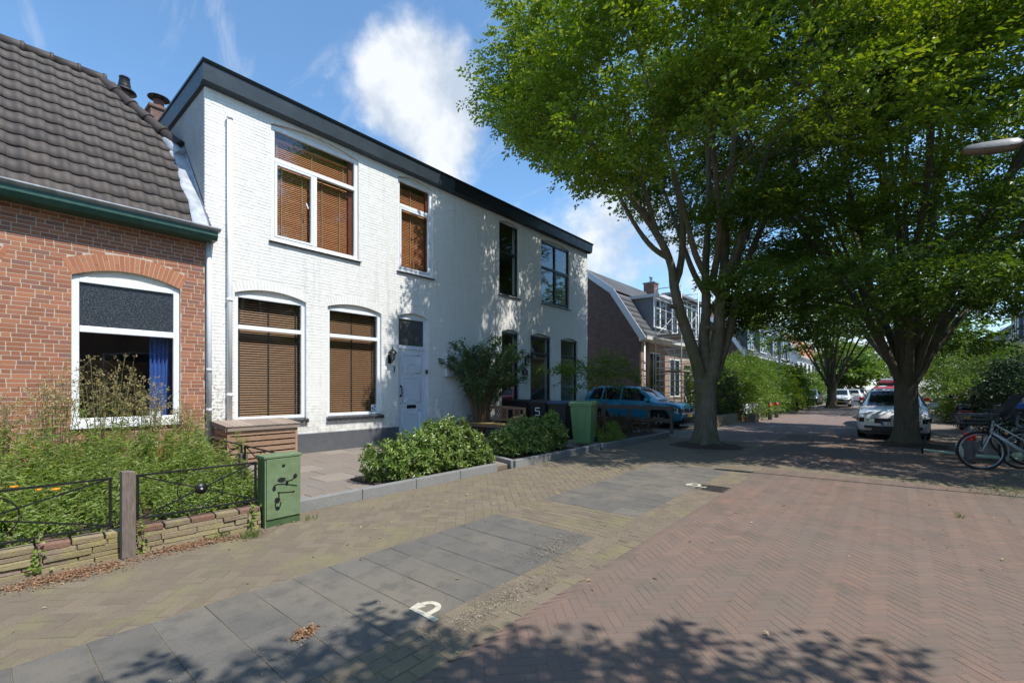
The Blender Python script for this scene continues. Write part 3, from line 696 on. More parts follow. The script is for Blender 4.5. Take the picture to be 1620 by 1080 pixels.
def wall_core(X, y0, y1, z0, z1, ops, th=.3, off=.0055):
    mb = MB(); xf = X-off; ys = sorted({y0, y1, *[o.y0 for o in ops], *[o.y1 for o in ops]})
    for a, b in zip(ys[:-1], ys[1:]):
        if b-a < 1e-4: continue
        m = (a+b)/2; holes = sorted((o.z0, o.zs+o.rise) for o in ops if o.y0 < m < o.y1); z = z0
        for h0, h1 in holes:
            if h0 > z+1e-3: mb.box(xf-th, xf, a, b, z, h0)
            z = max(z, h1)
        if z < z1-1e-3: mb.box(xf-th, xf, a, b, z, z1)
    for o in ops:
        if o.rise:
            n = 16
            for k in range(n):
                a = o.y0+(o.y1-o.y0)*k/n; b = o.y0+(o.y1-o.y0)*(k+1)/n; T = o.zs+o.rise
                mb.hexa([(xf-th, a, o.top(a)), (xf, a, o.top(a)), (xf, b, o.top(b)), (xf-th, b, o.top(b)), (xf-th, a, T+.0005), (xf, a, T+.0005), (xf, b, T+.0005), (xf-th, b, T+.0005)])
    return mb
def lay_bricks(X, y0, y1, z0, z1, ops, parent, m, nparts=300, L=.22, H=.0665, jt=.010, proud=.006, depth=.03, jit=.0015, header_every=2, cham=0):
    items = []; r = 0; z = z0
    while z+H*.6 < z1:
        zt = min(z+H-jt, z1); zm = (z+zt)/2
        cuts = sorted([s for s in (o.span(zm) for o in ops) if s]); iv = []; a = y0
        for c0, c1 in cuts:
            if c0 > a: iv.append((a, c0))
            a = max(a, c1)
        if a < y1: iv.append((a, y1))
        y = y0-L*(0, .5, .25, .75, .5, 0, .75, .25)[r % 8]-random.uniform(0, .012); k = 0
        while y < y1:
            l = L if not (header_every and (k*7+r*3) % (11 if header_every == 2 else 4) == 2) else L/2
            for (p, q) in iv:
                s, t = max(y, p), min(y+l, q)
                if t-s > .025: items.append((s+jt/2, t-jt/2, z, zt))
            y += l; k += 1
        z += H; r += 1
    items.sort(key=lambda i: (X**2+i[0]**2+(i[2]-EYE)**2)-(0 if inframe(X, (i[0]+i[1])/2, i[2]) else 1e4))
    cache = {}; st = MB()
    def bk(mb, ya, yb, za, zb, xo):
        if cham:
            c = cham; mb.add([(X-depth, ya, za), (X-depth, yb, za), (X-depth, yb, zb), (X-depth, ya, zb), (X+xo-c, ya, za), (X+xo-c, yb, za), (X+xo-c, yb, zb), (X+xo-c, ya, zb), (X+xo, ya+c, za+c), (X+xo, yb-c, za+c), (X+xo, yb-c, zb-c), (X+xo, ya+c, zb-c)],
                             [(8, 9, 10, 11), (4, 5, 9, 8), (5, 6, 10, 9), (6, 7, 11, 10), (7, 4, 8, 11), (0, 1, 5, 4), (1, 2, 6, 5), (2, 3, 7, 6), (3, 0, 4, 7)])
        else: mb.box(X-depth, X+xo, ya, yb, za, zb)
    for i, (a, b, c, d) in enumerate(items):
        if i < nparts:
            key = (round(b-a, 2), round(d-c, 3))
            if key not in cache:
                mb = MB(); X_ = X; hl, hh = key[0]/2, (d-c)/2
                mb.box(-depth, 0, -hl, hl, -hh, hh); cache[key] = mb.mesh('brick', m)
            link('brick', cache[key], parent, loc=(X+random.uniform(-jit, jit), (a+b)/2, (c+d)/2), rot=(random.uniform(-.006, .006), 0, random.uniform(-.006, .006)))
        else: bk(st, a, b, c, d, random.uniform(-jit, jit))
    if st.v: st.build('bricks', m, parent, kind='stuff')
def voussoirs(o, X, parent, m, n=None, proud=.002, split=True, depth=.04, parts=True, w=.062, gap=.004):
    Rr = (o.hw**2+o.rise**2)/(2*o.rise); zc = o.zs+o.rise-Rr; am = math.asin(o.hw/Rr)+.0
    n = n or int(2*am*Rr/w); st = MB()
    def wedge(a0, a1, r0, r1):
        mb = MB(); P = lambda a, r: (o.yc+r*math.sin(a), zc+r*math.cos(a)); g = gap/Rr
        q = [P(a0+g, r0), P(a1-g, r0), P(a1-g, r1), P(a0+g, r1)]; xx = X+proud+random.uniform(-.001, .001)
        mb.hexa([(X-depth, *q[0]), (xx, *q[0]), (xx, *q[1]), (X-depth, *q[1]), (X-depth, *q[3]), (xx, *q[3]), (xx, *q[2]), (X-depth, *q[2])])
        if parts: mb.build('arch_brick', m, parent)
        else: st.add(mb.v, mb.f)
    for k in range(n):
        a0, a1 = -am+2*am*k/n, -am+2*am*(k+1)/n; R1 = Rr+o.vou-.008
        if split and k % 2: c = Rr+(o.vou*.36 if k % 4 == 1 else o.vou*.64); wedge(a0, a1, Rr, c-gap); wedge(a0, a1, c+gap, R1)
        else: wedge(a0, a1, Rr, R1)
    if st.v: st.build('arch_bricks', m, parent, kind='stuff')

def seg_panel(mb, o, xa, xb, zb=None, top_off=.0):
    n = 16; zb = o.zs if zb is None else zb
    for k in range(n):
        a = o.y0+(o.y1-o.y0)*k/n; b = o.y0+(o.y1-o.y0)*(k+1)/n
        mb.hexa([(xa, a, zb), (xb, a, zb), (xb, b, zb), (xa, b, zb), (xa, a, max(zb+.001, o.top(a)-top_off)), (xb, a, max(zb+.001, o.top(a)-top_off)), (xb, b, max(zb+.001, o.top(b)-top_off)), (xa, b, max(zb+.001, o.top(b)-top_off))])
def blind(parent, X, y0, y1, z0, z1, pitch, m, tape, ntape, wf=.62):
    mb = MB(); z = z0+pitch*.5; w = pitch*wf; c, s = math.cos(R(62)), math.sin(R(62))
    while z < z1:
        dx, dz = w/2*c, w/2*s; t = .0012
        mb.hexa([(X-dx, y0, z+dz-t), (X+dx, y0, z-dz-t), (X+dx, y1, z-dz-t), (X-dx, y1, z+dz-t), (X-dx, y0, z+dz+t), (X+dx, y0, z-dz+t), (X+dx, y1, z-dz+t), (X-dx, y1, z+dz+t)]); z += pitch
    mb.build('blind', m, parent)
    for k in range(ntape):
        y = y0+(y1-y0)*((k+.5)/ntape if ntape < 3 else (k/(ntape-1))*.86+.07); MB().box(X+w/2+.004, X+w/2+.006, y-.012, y+.012, z0, z1).build('blind_tape', tape, parent)
def window(parent, o, X, f=.07, transom=None, mull=None, fm='whiteframe', gm='glass', rec=.09, head='cream', sash=None, name='window', tt=.07, thick=.07, topgm=None):
    """frame with recessed panes; returns (part, list of pane openings y0,y1,z0,z1)"""
    xa, xb = X-rec-thick, X-rec; mb = MB(); y0, y1, z0, z1 = o.y0+.004, o.y1-.004, o.z0+.004, o.zs
    mb.box(xa, xb, y0, y0+f, z0, z1); mb.box(xa, xb, y1-f, y1, z0, z1); mb.box(xa, xb, y0+f, y1-f, z0, z0+f); mb.box(xa, xb, y0+f, y1-f, z1-f, z1)
    cells = []; zt = transom
    if zt: mb.box(xa-.001, xb+.012, y0+f, y1-f, zt-tt/2, zt+tt/2); rows = [(z0+f, zt-tt/2), (zt+tt/2, z1-f)]
    else: rows = [(z0+f, z1-f)]
    for i, (a, b) in enumerate(rows):
        if mull and (i == 0 or mull[1]): mb.box(xa-.002, xb+.006, mull[0]-f*.5, mull[0]+f*.5, a, b); cells += [(y0+f, mull[0]-f*.5, a, b, i), (mull[0]+f*.5, y1-f, a, b, i)]
        else: cells.append((y0+f, y1-f, a, b, i))
    w = mb.build(name, M[fm], parent, bevel=.006)
    if o.rise:
        hb = MB(); seg_panel(hb, o, xa+.01, xb-.02, z1+.0005, .004); hb.build('head_panel', M[head], w)
    for ci, (a, b, c, d, i) in enumerate(cells):
        if sash and ci in sash:
            sb = MB(); g = .05; xs = xb+.01
            sb.box(xa+.02, xs, a+.004, a+g, c+.004, d-.004); sb.box(xa+.02, xs, b-g, b-.004, c+.004, d-.004); sb.box(xa+.02, xs, a+g, b-g, c+.004, c+g); sb.box(xa+.02, xs, a+g, b-g, d-g, d-.004)
            sb.build('sash', M[fm], w, bevel=.005); a, b, c, d = a+g, b-g, c+g, d-g
        MB().box(xb-.045, xb-.038, a-.002, b+.002, c-.002, d+.002).build('pane', M[topgm if topgm and i == 1 else gm], w)
    return w, cells
XF = -10.0
YA = 2.88; YB = 9.1; YC = 16.92; ZT = 7.25
# openings from the photograph
def op_from(xl, xr, ytl, ybl, rise, vou=.2, z0=None):
    y0, y1, zb, zt = WR(xl, ytl, xr, ybl); return Op(y0, y1, zb if z0 is None else z0, zt, rise, vou)
g1 = op_from(371.5, 484.4, 462, 667, .13); g2 = op_from(518.5, 603.5, 484, 667, .12); g2.z0 = g1.z0 = .84
door = op_from(630.5, 677, 499, 690, .11, z0=.06)
u1 = op_from(429, 567.5, 195, 379, .13); u2 = op_from(630, 684.5, 279, 427, .12)
ops3 = [g1, g2, door, u1, u2]
d5 = op_from(794, 821, 524, 660, .1, z0=.06); w5a = op_from(839.4, 872, 530, 633, .1); w5b = op_from(887.5, 914, 537, 637, .1); w5b.z0 = w5a.z0 = .85
u3 = op_from(790, 821, 349, 464, .09); u4 = op_from(856.5, 901, 379, 478, .09)
ops5 = [d5, w5a, w5b, u3, u4]
print('openings', [(round(o.y0, 2), round(o.y1, 2), round(o.z0, 2), round(o.zs, 2)) for o in ops3+ops5])

def white_house(ya, yb, ops, label, nparts):
    h = thing('house', label, 'house', (XF, (ya+yb)/2, 0), world=True)
    core = wall_core(XF, ya, yb, 0, ZT, ops, off=.0045 if nparts else .006).build('wall', M['whitemortar'], h)
    pops = [o for o in ops]
    lay_bricks(XF, ya+.002, yb-.002, .5, ZT, pops, core, M['whitebrick'], nparts, cham=.002, jit=.0016, jt=.007 if nparts else .009, L=.20)
    for o in ops: voussoirs(o, XF, core, M['whitebrick'], split=False, parts=(nparts > 0), proud=.001)
    pl = MB(); segs = [(ya, yb)]
    for o in ops:
        if o.z0 < .4: segs = [q for s in segs for q in ((s[0], min(s[1], o.y0)), (max(s[0], o.y1), s[1])) if q[1]-q[0] > .01]
    for a, b in segs: pl.box(XF-.0055, XF+.018, a, b, -.02, .49)
    pl.build('plinth', M['plinth'], h, bevel=.006)
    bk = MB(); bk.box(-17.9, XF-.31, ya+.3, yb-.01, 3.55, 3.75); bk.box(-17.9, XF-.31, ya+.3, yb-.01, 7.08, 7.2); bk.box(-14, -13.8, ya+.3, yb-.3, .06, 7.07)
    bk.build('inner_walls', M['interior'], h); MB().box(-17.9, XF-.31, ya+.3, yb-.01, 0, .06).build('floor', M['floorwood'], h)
    MB().box(-18, XF-.306, ya, ya+.29, 0, ZT-.001).build('side_wall', M['render'], h); MB().box(-18, XF-.306, yb-.29, yb, 0, ZT-.001).build('side_wall', M['whitemortar'], h)
    MB().box(-18.2, -18.001, ya, yb, 0, ZT-.002).build('rear_wall', M['render'], h)
    MB().box(-18.1, XF+.1, ya-.01 if ya < 4 else ya, yb+.08 if yb > 12 else yb, ZT+.001, ZT+.30).build('roof', M['fasciablack'], h)
    return h
H3 = white_house(YA, YB, ops3, 'white painted brick house with brown wooden blinds and a pale blue door', 300)
H5 = white_house(YB, YC, ops5, 'white painted brick house with black window frames in tree shade', 0)
def fascia(h, a, b, m, left=False, right=False):
    mb = MB(); mb.prism([(XF+.008, ZT-.03), (XF+.17, ZT+.0), (XF+.20, ZT+.31), (XF+.008, ZT+.31)], a-(.10 if left else 0), b+(.1 if right else 0), 'y')
    def sw(mb): mb.v = [(x, y, z) for x, y, z in mb.v]; return mb
    mb.build('fascia', m, h)
    mb = MB(); mb.prism([(XF-.1, ZT+.311), (XF+.22, ZT+.311), (XF+.24, ZT+.36), (XF-.1, ZT+.36)], a-(.12 if left else 0), b+(.12 if right else 0), 'y'); mb.build('roof_trim', M['fasciablack'], h)
fascia(H3, YA, YB, M['fascia'], left=True); fascia(H5, YB+.002, YC, M['fasciablack'], right=True)
MB().prism([(YA-.014, ZT-.03), (YA-.07, ZT+.0), (YA-.10, ZT+.31), (YA-.014, ZT+.31)], -18.2, XF+.008, 'x').build('fascia', M['fascia'], H3)
MB().box(-18.2, XF-.1, YA-.12, YA+.2, ZT+.311, ZT+.36).build('roof_trim', M['fasciablack'], H3)
MB().box(-18, XF-.06, YA-.012, YA, 4.0, ZT-.03).build('side_render', M['render'], H3)
# toothed brick corner
tc_ = MB(); z = 4.5
while z < ZT-.06: tc_.box(XF-.055, XF-.002, YA-.018, YA+.001, z, z+.055); z += .0665
tc_.build('corner_bricks', M['whitebrick'], H3, kind='stuff')
# ---- windows, house 3
def zat(py, px): return Wp(px, py)[1]
def yat(px): return Wp(px, 500)[0]
w, c = window(H3, g1, XF, f=.075, transom=zat(516, 376), tt=.085, rec=.06)
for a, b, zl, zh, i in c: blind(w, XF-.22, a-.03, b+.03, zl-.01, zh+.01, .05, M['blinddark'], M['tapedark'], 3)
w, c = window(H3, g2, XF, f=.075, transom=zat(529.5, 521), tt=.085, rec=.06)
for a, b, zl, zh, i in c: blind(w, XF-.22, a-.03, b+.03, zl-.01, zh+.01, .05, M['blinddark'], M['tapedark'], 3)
st = MB(); ys_, zs_ = g2.y1-.24, g2.z0+.10; MB().box(XF-.094, XF-.0925, ys_, ys_+.15, zs_, zs_+.15).build('sticker', M['whitepaint'], w)
st.box(XF-.092, XF-.0915, ys_+.02, ys_+.06, zs_+.03, zs_+.08); st.box(XF-.092, XF-.0915, ys_+.08, ys_+.13, zs_+.08, zs_+.12); st.box(XF-.092, XF-.0915, ys_+.07, ys_+.12, zs_+.02, zs_+.05); st.build('sticker_print', M['blueplate'], w)
w, c = window(H3, u1, XF, f=.085, transom=zat(251, 434), tt=.09, mull=(yat(500), False), rec=.045, sash=[0])
for a, b, zl, zh, i in c:
    blind(w, XF-.20, a-.03, b-.10 if b > u1.y1-.3 else b+.03, zl-.01, zh-(.14 if i else -.01), .042, M['blind'], M['tape'], 2 if i == 0 else 3, .85)
    if i: MB().box(XF-.22, XF-.17, a-.02, b-.12, zh-.15, zh-.10).build('blind_rail', M['blind'], w)
MB().box(XF-.3, XF-.135, u1.y1-.20, u1.y1-.01, u1.z0+.05, u1.zs-.03).build('inner_reveal', M['blindrail'], w)
hd = MB(); yh = yat(487); zh_ = zat(325, 487); hd.bar((XF-.03, yh-.02, zh_+.05), (XF-.012, yh+.02, zh_-.07), .02, .02); hd.build('handle', M['whiteframe'], w)
w, c = window(H3, u2, XF, f=.075, transom=zat(323, 633), tt=.085, rec=.045, sash=[0])
for a, b, zl, zh, i in c: blind(w, XF-.20, a-.03, b-.08, zl-.01, zh-(.10 if i else -.01), .042, M['blind'], M['tape'], 1, .85)
MB().box(XF-.3, XF-.135, u2.y1-.15, u2.y1-.01, u2.z0+.05, u2.zs-.03).build('inner_reveal', M['blindrail'], w)
hd = MB(); yh = u2.y1-.11; zh_ = u2.z0+.55; hd.bar((XF-.03, yh-.02, zh_+.05), (XF-.012, yh+.02, zh_-.07), .02, .02); hd.build('handle', M['whiteframe'], w)
def tilesill(h, o, n):
    s = MB(); s.hexa([(XF-.05, o.y0, o.z0-.07), (XF+.05, o.y0, o.z0-.11), (XF+.05, o.y1, o.z0-.11), (XF-.05, o.y1, o.z0-.07), (XF-.05, o.y0, o.z0+.0), (XF+.05, o.y0, o.z0-.05), (XF+.05, o.y1, o.z0-.05), (XF-.05, o.y1, o.z0+.0)])
    s = s.build('sill', M['whitemortar'], h)
    L = (o.y1-o.y0+.08)/n
    for k in range(n):
        a = o.y0-.04+L*k+.005; b = a+L-.010; MB().hexa([(XF-.05, a, o.z0+.0015), (XF+.062, a, o.z0-.095), (XF+.062, b, o.z0-.095), (XF-.05, b, o.z0+.0015), (XF-.05, a, o.z0+.018), (XF+.066, a, o.z0-.026), (XF+.066, b, o.z0-.026), (XF-.05, b, o.z0+.018)]).build('sill_tile', M['sill'], s)
tilesill(H3, g1, 14); tilesill(H3, g2, 11)
def leadsill(h, o, m='fasciablack'): MB().hexa([(XF-.06, o.y0-.05, o.z0-.045), (XF+.055, o.y0-.05, o.z0-.055), (XF+.055, o.y1+.05, o.z0-.055), (XF-.06, o.y1+.05, o.z0-.045), (XF-.06, o.y0-.05, o.z0+.0), (XF+.055, o.y0-.05, o.z0-.03), (XF+.055, o.y1+.05, o.z0-.03), (XF-.06, o.y1+.05, o.z0+.0)]).build('sill', M[m], h, bevel=.003)
leadsill(H3, u1); leadsill(H3, u2)
# ---- front door 3
def door3():
    o = door; xa, xb = XF-.13, XF-.07; f = .06; ztop = zat(551, 632)
    fr = MB(); fr.box(xa, xb, o.y0+.004, o.y0+f, o.z0, o.zs); fr.box(xa, xb, o.y1-f-.03, o.y1-.004, o.z0, o.zs); fr.box(xa, xb, o.y0+f, o.y1-f-.03, o.zs-f, o.zs); fr.box(xa, xb+.006, o.y0+f, o.y1-f-.03, ztop, ztop+.10)
    fr = fr.build('door_frame', M['doorpaint'], H3, bevel=.005)
    hb = MB(); seg_panel(hb, o, xa+.01, xb-.01, o.zs+.0005, .003); hb.build('head_panel', M['whiteframe'], fr)
    MB().box(xb-.04, xb-.033, o.y0+f, o.y1-f-.03, ztop+.1, o.zs-f).build('pane', M['doorglass'], fr)
    y0, y1, z0 = o.y0+f+.004, o.y1-f-.034, o.z0+.02
    d = MB(); d.box(xa+.01, xb-.012, y0, y1, z0, ztop-.005); d = d.build('door', M['doorpaint'], H3, bevel=.004)
    yc = (y0+y1)/2; hw = (y1-y0)/2-.12; H = ztop-z0; X0 = xb-.012
    def mould(pts, nm='moulding'):
        mb = MB(); mb.tube([(X0+.002, yc+p[0], z0+p[1]) for p in pts], .016, 6); mb.build(nm, M['doorpaint'], d)
    za, zb_, zc = H*.745, H*.69, H*.40
    mould([(-hw, H*.94), (hw, H*.94)]); mould([(-hw, H*.06), (hw, H*.06), (hw, H*.335)]); mould([(-hw, H*.06), (-hw, H*.335)])
    mould([(-hw, H*.42), (-hw, zb_), (hw, zb_), (hw, H*.42)]); mould([(-hw, za), (hw, za)]); mould([(hw, za), (hw, H*.94)]); mould([(-hw, za), (-hw, H*.94)])
    mould([(-hw*.8, za+.005)]+[(p[0], za+p[1]) for p in arc(0, .005, hw*.8, 170, 10, 12, ry=.24)]+[(hw*.8, za+.005)])
    mould([(-hw, H*.42), (-hw*.62, H*.42)]+[(p[0], H*.42+p[1]) for p in arc(0, 0, hw*.6, 160, 20, 9, ry=.10)]+[(hw*.62, H*.42), (hw, H*.42)])
    mould([(-hw, H*.335), (-hw*.62, H*.335)]+[(p[0], H*.335-p[1]) for p in arc(0, 0, hw*.6, 160, 20, 9, ry=.10)]+[(hw*.62, H*.335), (hw, H*.335)])
    MB().box(X0, X0+.008, yc-.15, yc+.15, z0+H*.355, z0+H*.392).build('letter_slot', M['black'], d)
    hm = MB(); yh = y0+.055; zc_ = z0+H*.545; hm.tube([(X0, yh, zc_+.13), (X0+.05, yh, zc_+.13), (X0+.07, yh, zc_+.08), (X0+.07, yh, zc_-.08), (X0+.05, yh, zc_-.13), (X0, yh, zc_-.13)], .013, 8)
    hm.cyl((X0, yh, zc_+.13), (X0+.012, yh, zc_+.13), .028); hm.cyl((X0, yh, zc_-.13), (X0+.012, yh, zc_-.13), .028); hm.build('handle', M['black'], d)
    MB().cyl((X0, yh, z0+H*.41), (X0+.008, yh, z0+H*.41), .014).build('lock', M['black'], d); MB().cyl((X0, yc, z0+H*.715), (X0+.006, yc, z0+H*.715), .012).build('peephole', M['black'], d)
    MB().box(xa-.05, XF+.06, o.y0-.02, o.y1+.02, .04, .075).build('doorstep', M['kerb'], H3, bevel=.005)
door3()
y_, z_ = Wp(674.5, 588); b_ = MB().box(XF-.002, XF+.025, y_-.03, y_+.03, z_-.055, z_+.055).build('doorbell', M['blackplastic'], bevel=.004); tag(b_, 'small black doorbell on the white wall right of the pale blue door', 'doorbell')
def lantern(px, py, label, group='wall lanterns'):
    y, z = Wp(px, py, XF+.14); t = thing('wall_lantern', label, 'lantern', (XF, y, z), group)
    MB().box(0, .02, -.05, .05, -.22, .02).build('back_plate', M['black'], t, bevel=.008)
    MB().tube([(.02, 0, -.16), (.08, 0, -.21), (.14, 0, -.19), (.14, 0, -.13)], .011, 8).build('arm', M['black'], t)
    g = MB(); g.lathe([(.045, -.13), (.075, .0), (.078, .04)], (.14, 0, 0), 6); g.build('lantern_glass', M['lanternglass'], t)
    c = MB()
    for k in range(6):
        a = 2*math.pi*k/6; c.bar((.14+.045*math.cos(a), .045*math.sin(a), -.13), (.14+.079*math.cos(a), .079*math.sin(a), .045), .008, .008)
    c.lathe([(0, -.15), (.05, -.14), (.05, -.125), (0, -.125)], (.14, 0, 0), 6); c.build('cage', M['black'], t)
    MB().lathe([(.115, .035), (.11, .055), (.075, .10), (.04, .13), (.02, .14), (.012, .17), (.02, .18), (0, .21)], (.14, 0, 0), 6).build('lantern_roof', M['black'], t)
lantern(621, 561, 'black wall lantern between the second blind window and the pale blue door')
lantern(852*1.0-16, 567, 'black wall lantern beside the black framed door in tree shade')
y_, z_ = Wp(622.5, 583.5); np_ = thing('house_number', 'black numeral 3 on the sunlit white brick wall', 'house number', (XF, y_, z_))
mb = MB(); s_ = .13
glyph(mb, [[(p[0]*s_, p[1]*s_) for p in arc(.0, .26, .26, 130, -80, 10)], [(p[0]*s_, p[1]*s_) for p in arc(.0, -.24, .28, 80, -130, 10)]], .022, (.006, 0, 0), (0, 1, 0), (0, 0, 1), .008, (1, 0, 0)); mb.build('numeral', M['black'], np_)
mb = MB(); mb.box(.001, .006, -.035, .04, -.13, -.105); mb.build('number_plate', M['greypipe'], np_)
y_, z_ = Wp(830, 588); t = thing('name_plaque', 'small dark brown arched plaque on the shaded white wall', 'plaque', (XF, y_, z_))
mb = MB(); mb.prism([(-.16, -.12), (.16, -.12), (.16, .06), (.09, .08), (.05, .13), (0, .15), (-.05, .13), (-.09, .08), (-.16, .06)], .001, .022, 'x'); mb.build('plate', mat('brown_plaque', (.05, .018, .014), .5, bump=0), t)
mb = MB()
glyph(mb, [[(.05, .07), (-.03, .07), (-.03, .01), (.03, .01), (.045, -.02), (.03, -.05), (-.03, -.055)]], .013, (.023, 0, -.01), (0, 1, 0), (0, 0, 1), .004, (1, 0, 0)); mb.build('numeral', M['greypipe'], t)
y_, z_ = Wp(712, 578); t = thing('meter_box', 'grey meter box on the shaded wall behind the climbing shrub', 'meter box', (XF, y_, z_)); MB().box(.001, .14, -.24, .24, -.32, .32).build('box', M['greypipe'], t, bevel=.01); MB().box(.141, .148, -.2, .2, -.28, .28).build('lid', M['greypipe'], t, bevel=.004)
# ---- windows, house 5
for o, tr, ml in ((w5a, zat(558, 840), None), (w5b, zat(564, 888), None), (u3, zat(396, 791), None)):
    window(H5, o, XF, f=.07, transom=tr, fm='blackframe', head='whitemortar', rec=.07, tt=.08); leadsill(H5, o, 'whitemortar' if o is not u3 else 'fasciablack')
w, c = window(H5, d5, XF, f=.08, transom=zat(560, 795), fm='blackframe', head='whitemortar', rec=.07, tt=.09, name='glazed_door'); MB().box(XF-.135, XF-.08, d5.y0+.09, d5.y1-.09, .15, .9).build('door_panel', M['blackframe'], w)
window(H5, u4, XF, f=.065, transom=zat(421, 857), mull=((u4.y0+u4.y1)/2, True), fm='blackframe', head='whitemortar', rec=.05, tt=.08, sash=[1]); leadsill(H5, u4)
for (px, py, m, lab, cat) in ((862, 628, 'carred', 'bright red object on the windowsill behind the black framed window', 'ornament'),):
    y_, z_ = Wp(px, py); t = thing('red_ornament', lab, cat, (XF-.34, y_, w5a.z0+.0)); MB().lathe([(0, 0), (.12, 0), (.16, .1), (.15, .22), (.08, .26), (0, .27)], seg=14).build('pot_body', M['carred'], t)
# ---- vertical pipes
def pipe(name, px, ytop, ybot, r, m, label, off=.07, cap=False, Y=None):
    y, zt = Wp(px, ytop, XF+off); zb = Wp(px, ybot, XF+off)[1]; y = Y or y
    t = thing(name, label, 'pipe', (XF+off, y, 0)); MB().cyl((0, 0, max(.0, zb)), (0, 0, zt), r, 14).build('pipe', M[m], t)
    z = zt-.06; k = 0
    for z in ((zt+max(zb, 0))/2-.6, max(zb, 0)+.5): MB().lathe([(r, -.03), (r+.008, -.03), (r+.008, .03), (r, .03)], (0, 0, z), 14).build('bracket', M[m], t)
    if cap: MB().lathe([(0, .03), (r+.012, .03), (r+.012, -.04), (r, -.04)], (0, 0, zt), 14).build('cap', M[m], t)
    return t
pipe('downpipe', 331, 380, 690, .042, 'greypipe', 'pale grey downpipe at the joint of the red brick and white houses', .075)
pipe('vent_pipe', 363.5, 186, 665, .045, 'pipe', 'white capped pipe running up the white wall left of the windows', .075, True)

# ------------------------------------------------------------ red brick house
HB = thing('house', 'red brick house with dark clay tile roof and green gutter', 'house', (XF, 0, 0), world=True)
r1 = op_from(113.3, 285.5, 434, 684, .17, .27); r1.z0 = .92
w0 = r1.y1-r1.y0; gap_ = .98
r0 = Op(Wp(5, 500)[0]-w0-.06, Wp(5, 500)[0]-.06, r1.z0, r1.zs, .17, .27)
core = wall_core(XF, -4, YA-.015, 0, 4.32, [r0, r1], off=.0022).build('wall', M['redmortar'], HB)
lay_bricks(XF, -4, YA-.018, .02, 4.32, [r0, r1], core, M['redbrick'], 300, H=.068, jt=.0105, jit=.0008, L=.20, header_every=3)
for o in (r0, r1): voussoirs(o, XF, core, M['archbrick'], w=.062)
for o in (r0, r1):
    w, c = window(HB, o, XF, f=.09, transom=zat(519, 124), tt=.10, rec=.05, topgm='frosted', head='cream')
    MB().box(XF-.04, XF+.05, o.y0-.02, o.y1+.02, o.z0-.07, o.z0+.003).build('sill', M['whiteframe'], w, bevel=.004)
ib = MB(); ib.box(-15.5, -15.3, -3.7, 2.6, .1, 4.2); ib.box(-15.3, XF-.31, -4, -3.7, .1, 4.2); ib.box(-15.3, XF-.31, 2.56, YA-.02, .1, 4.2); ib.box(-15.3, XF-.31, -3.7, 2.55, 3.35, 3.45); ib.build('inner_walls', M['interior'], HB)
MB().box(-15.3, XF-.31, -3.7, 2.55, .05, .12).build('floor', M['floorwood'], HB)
RX, RZ, EX, EZ = -12.5, 7.86, -9.72, 4.42; SLOPE = math.atan2(RZ-EZ, EX-RX); SL = math.hypot(RZ-EZ, EX-RX)
up = Vector((-math.cos(SLOPE), 0, math.sin(SLOPE))); nr = Vector((math.sin(SLOPE), 0, math.cos(SLOPE)))
HY0, HY1 = 1.73, 2.84; HZ = 6.50; HX = EX-(HZ-EZ)/math.tan(SLOPE)
rf = MB(); off = nr*-.03
def rp(y, s): return Vector((EX, y, EZ))+up*s+off
sH = (HZ-EZ)/math.sin(SLOPE)
rf.add([rp(-4, -.02), rp(HY1, -.02), rp(HY1, sH), rp(HY0, SL), rp(-4, SL)], [(0, 1, 2, 3, 4)])
rf.add([rp(HY0, SL), rp(HY1, sH), (-13.6, HY1, HZ)], [(0, 1, 2)])
rf.add([rp(-4, SL), rp(HY0, SL), (-13.6, HY1, HZ), (-15.4, HY1, EZ), (-15.4, -4, EZ)], [(0, 1, 2, 3, 4)])
roof = rf.build('roof', M['soil'], HB)
def tilemesh(wd=.232, ex=.345):
    mb = MB(); nu = 8; vs = []
    def hgt(t): return 0.032*(.5+.5*math.cos(2*math.pi*(t-.78)))**1.3+.004*math.sin(2*math.pi*t)
    for row, (v, dz) in enumerate(((-.012, -.012), (-.012, .026), (ex+.03, -.002))):
        for k in range(nu+1):
            t = k/nu; vs.append(((t*1.04-.02)*wd, v, hgt(t)+dz))
    fs = [(r*(nu+1)+k, r*(nu+1)+k+1, (r+1)*(nu+1)+k+1, (r+1)*(nu+1)+k) for r in range(2) for k in range(nu)]
    mb.add(vs, fs, True); return mb
tm = tilemesh().mesh('roof_tile', M['rooftile'])
rows = 13; ex = SL/rows; cols = int((HY1+4)/.232)+1; cnt = 0
basis = Matrix((Vector((0, 1, 0)), up, nr)).transposed()   # local x->Y, y->up, z->normal
tl = []
for r_ in range(rows):
    for c_ in range(0, cols):
        y = HY1-.232*(c_+1)+.06; s = r_*ex
        if s+ex*.5 > sH and y+.14 > HY1-(s+ex*.5-sH)/(SL-sH)*(HY1-HY0)+.05: continue
        if y < -4: continue
        tl.append((abs(y-1)+r_*.01, y, s))
tl.sort(); st = MB()
for i, (_, y, s) in enumerate(tl):
    p = Vector((EX, y, EZ))+up*s+nr*random.uniform(-.003, .003)
    rot = (basis.to_4x4() @ Matrix.Rotation(random.uniform(-.012, .012), 4, 'Z')).to_euler()
    if i < 300: link('roof_tile', tm, roof, loc=p, rot=rot)
    else:
        tb = tilemesh(); st.add([Vector((EX, y, EZ))+up*s+basis @ Vector(v) for v in tb.v], tb.f, True)
if st.v: st.build('roof_tiles', M['rooftile'], roof, kind='stuff')
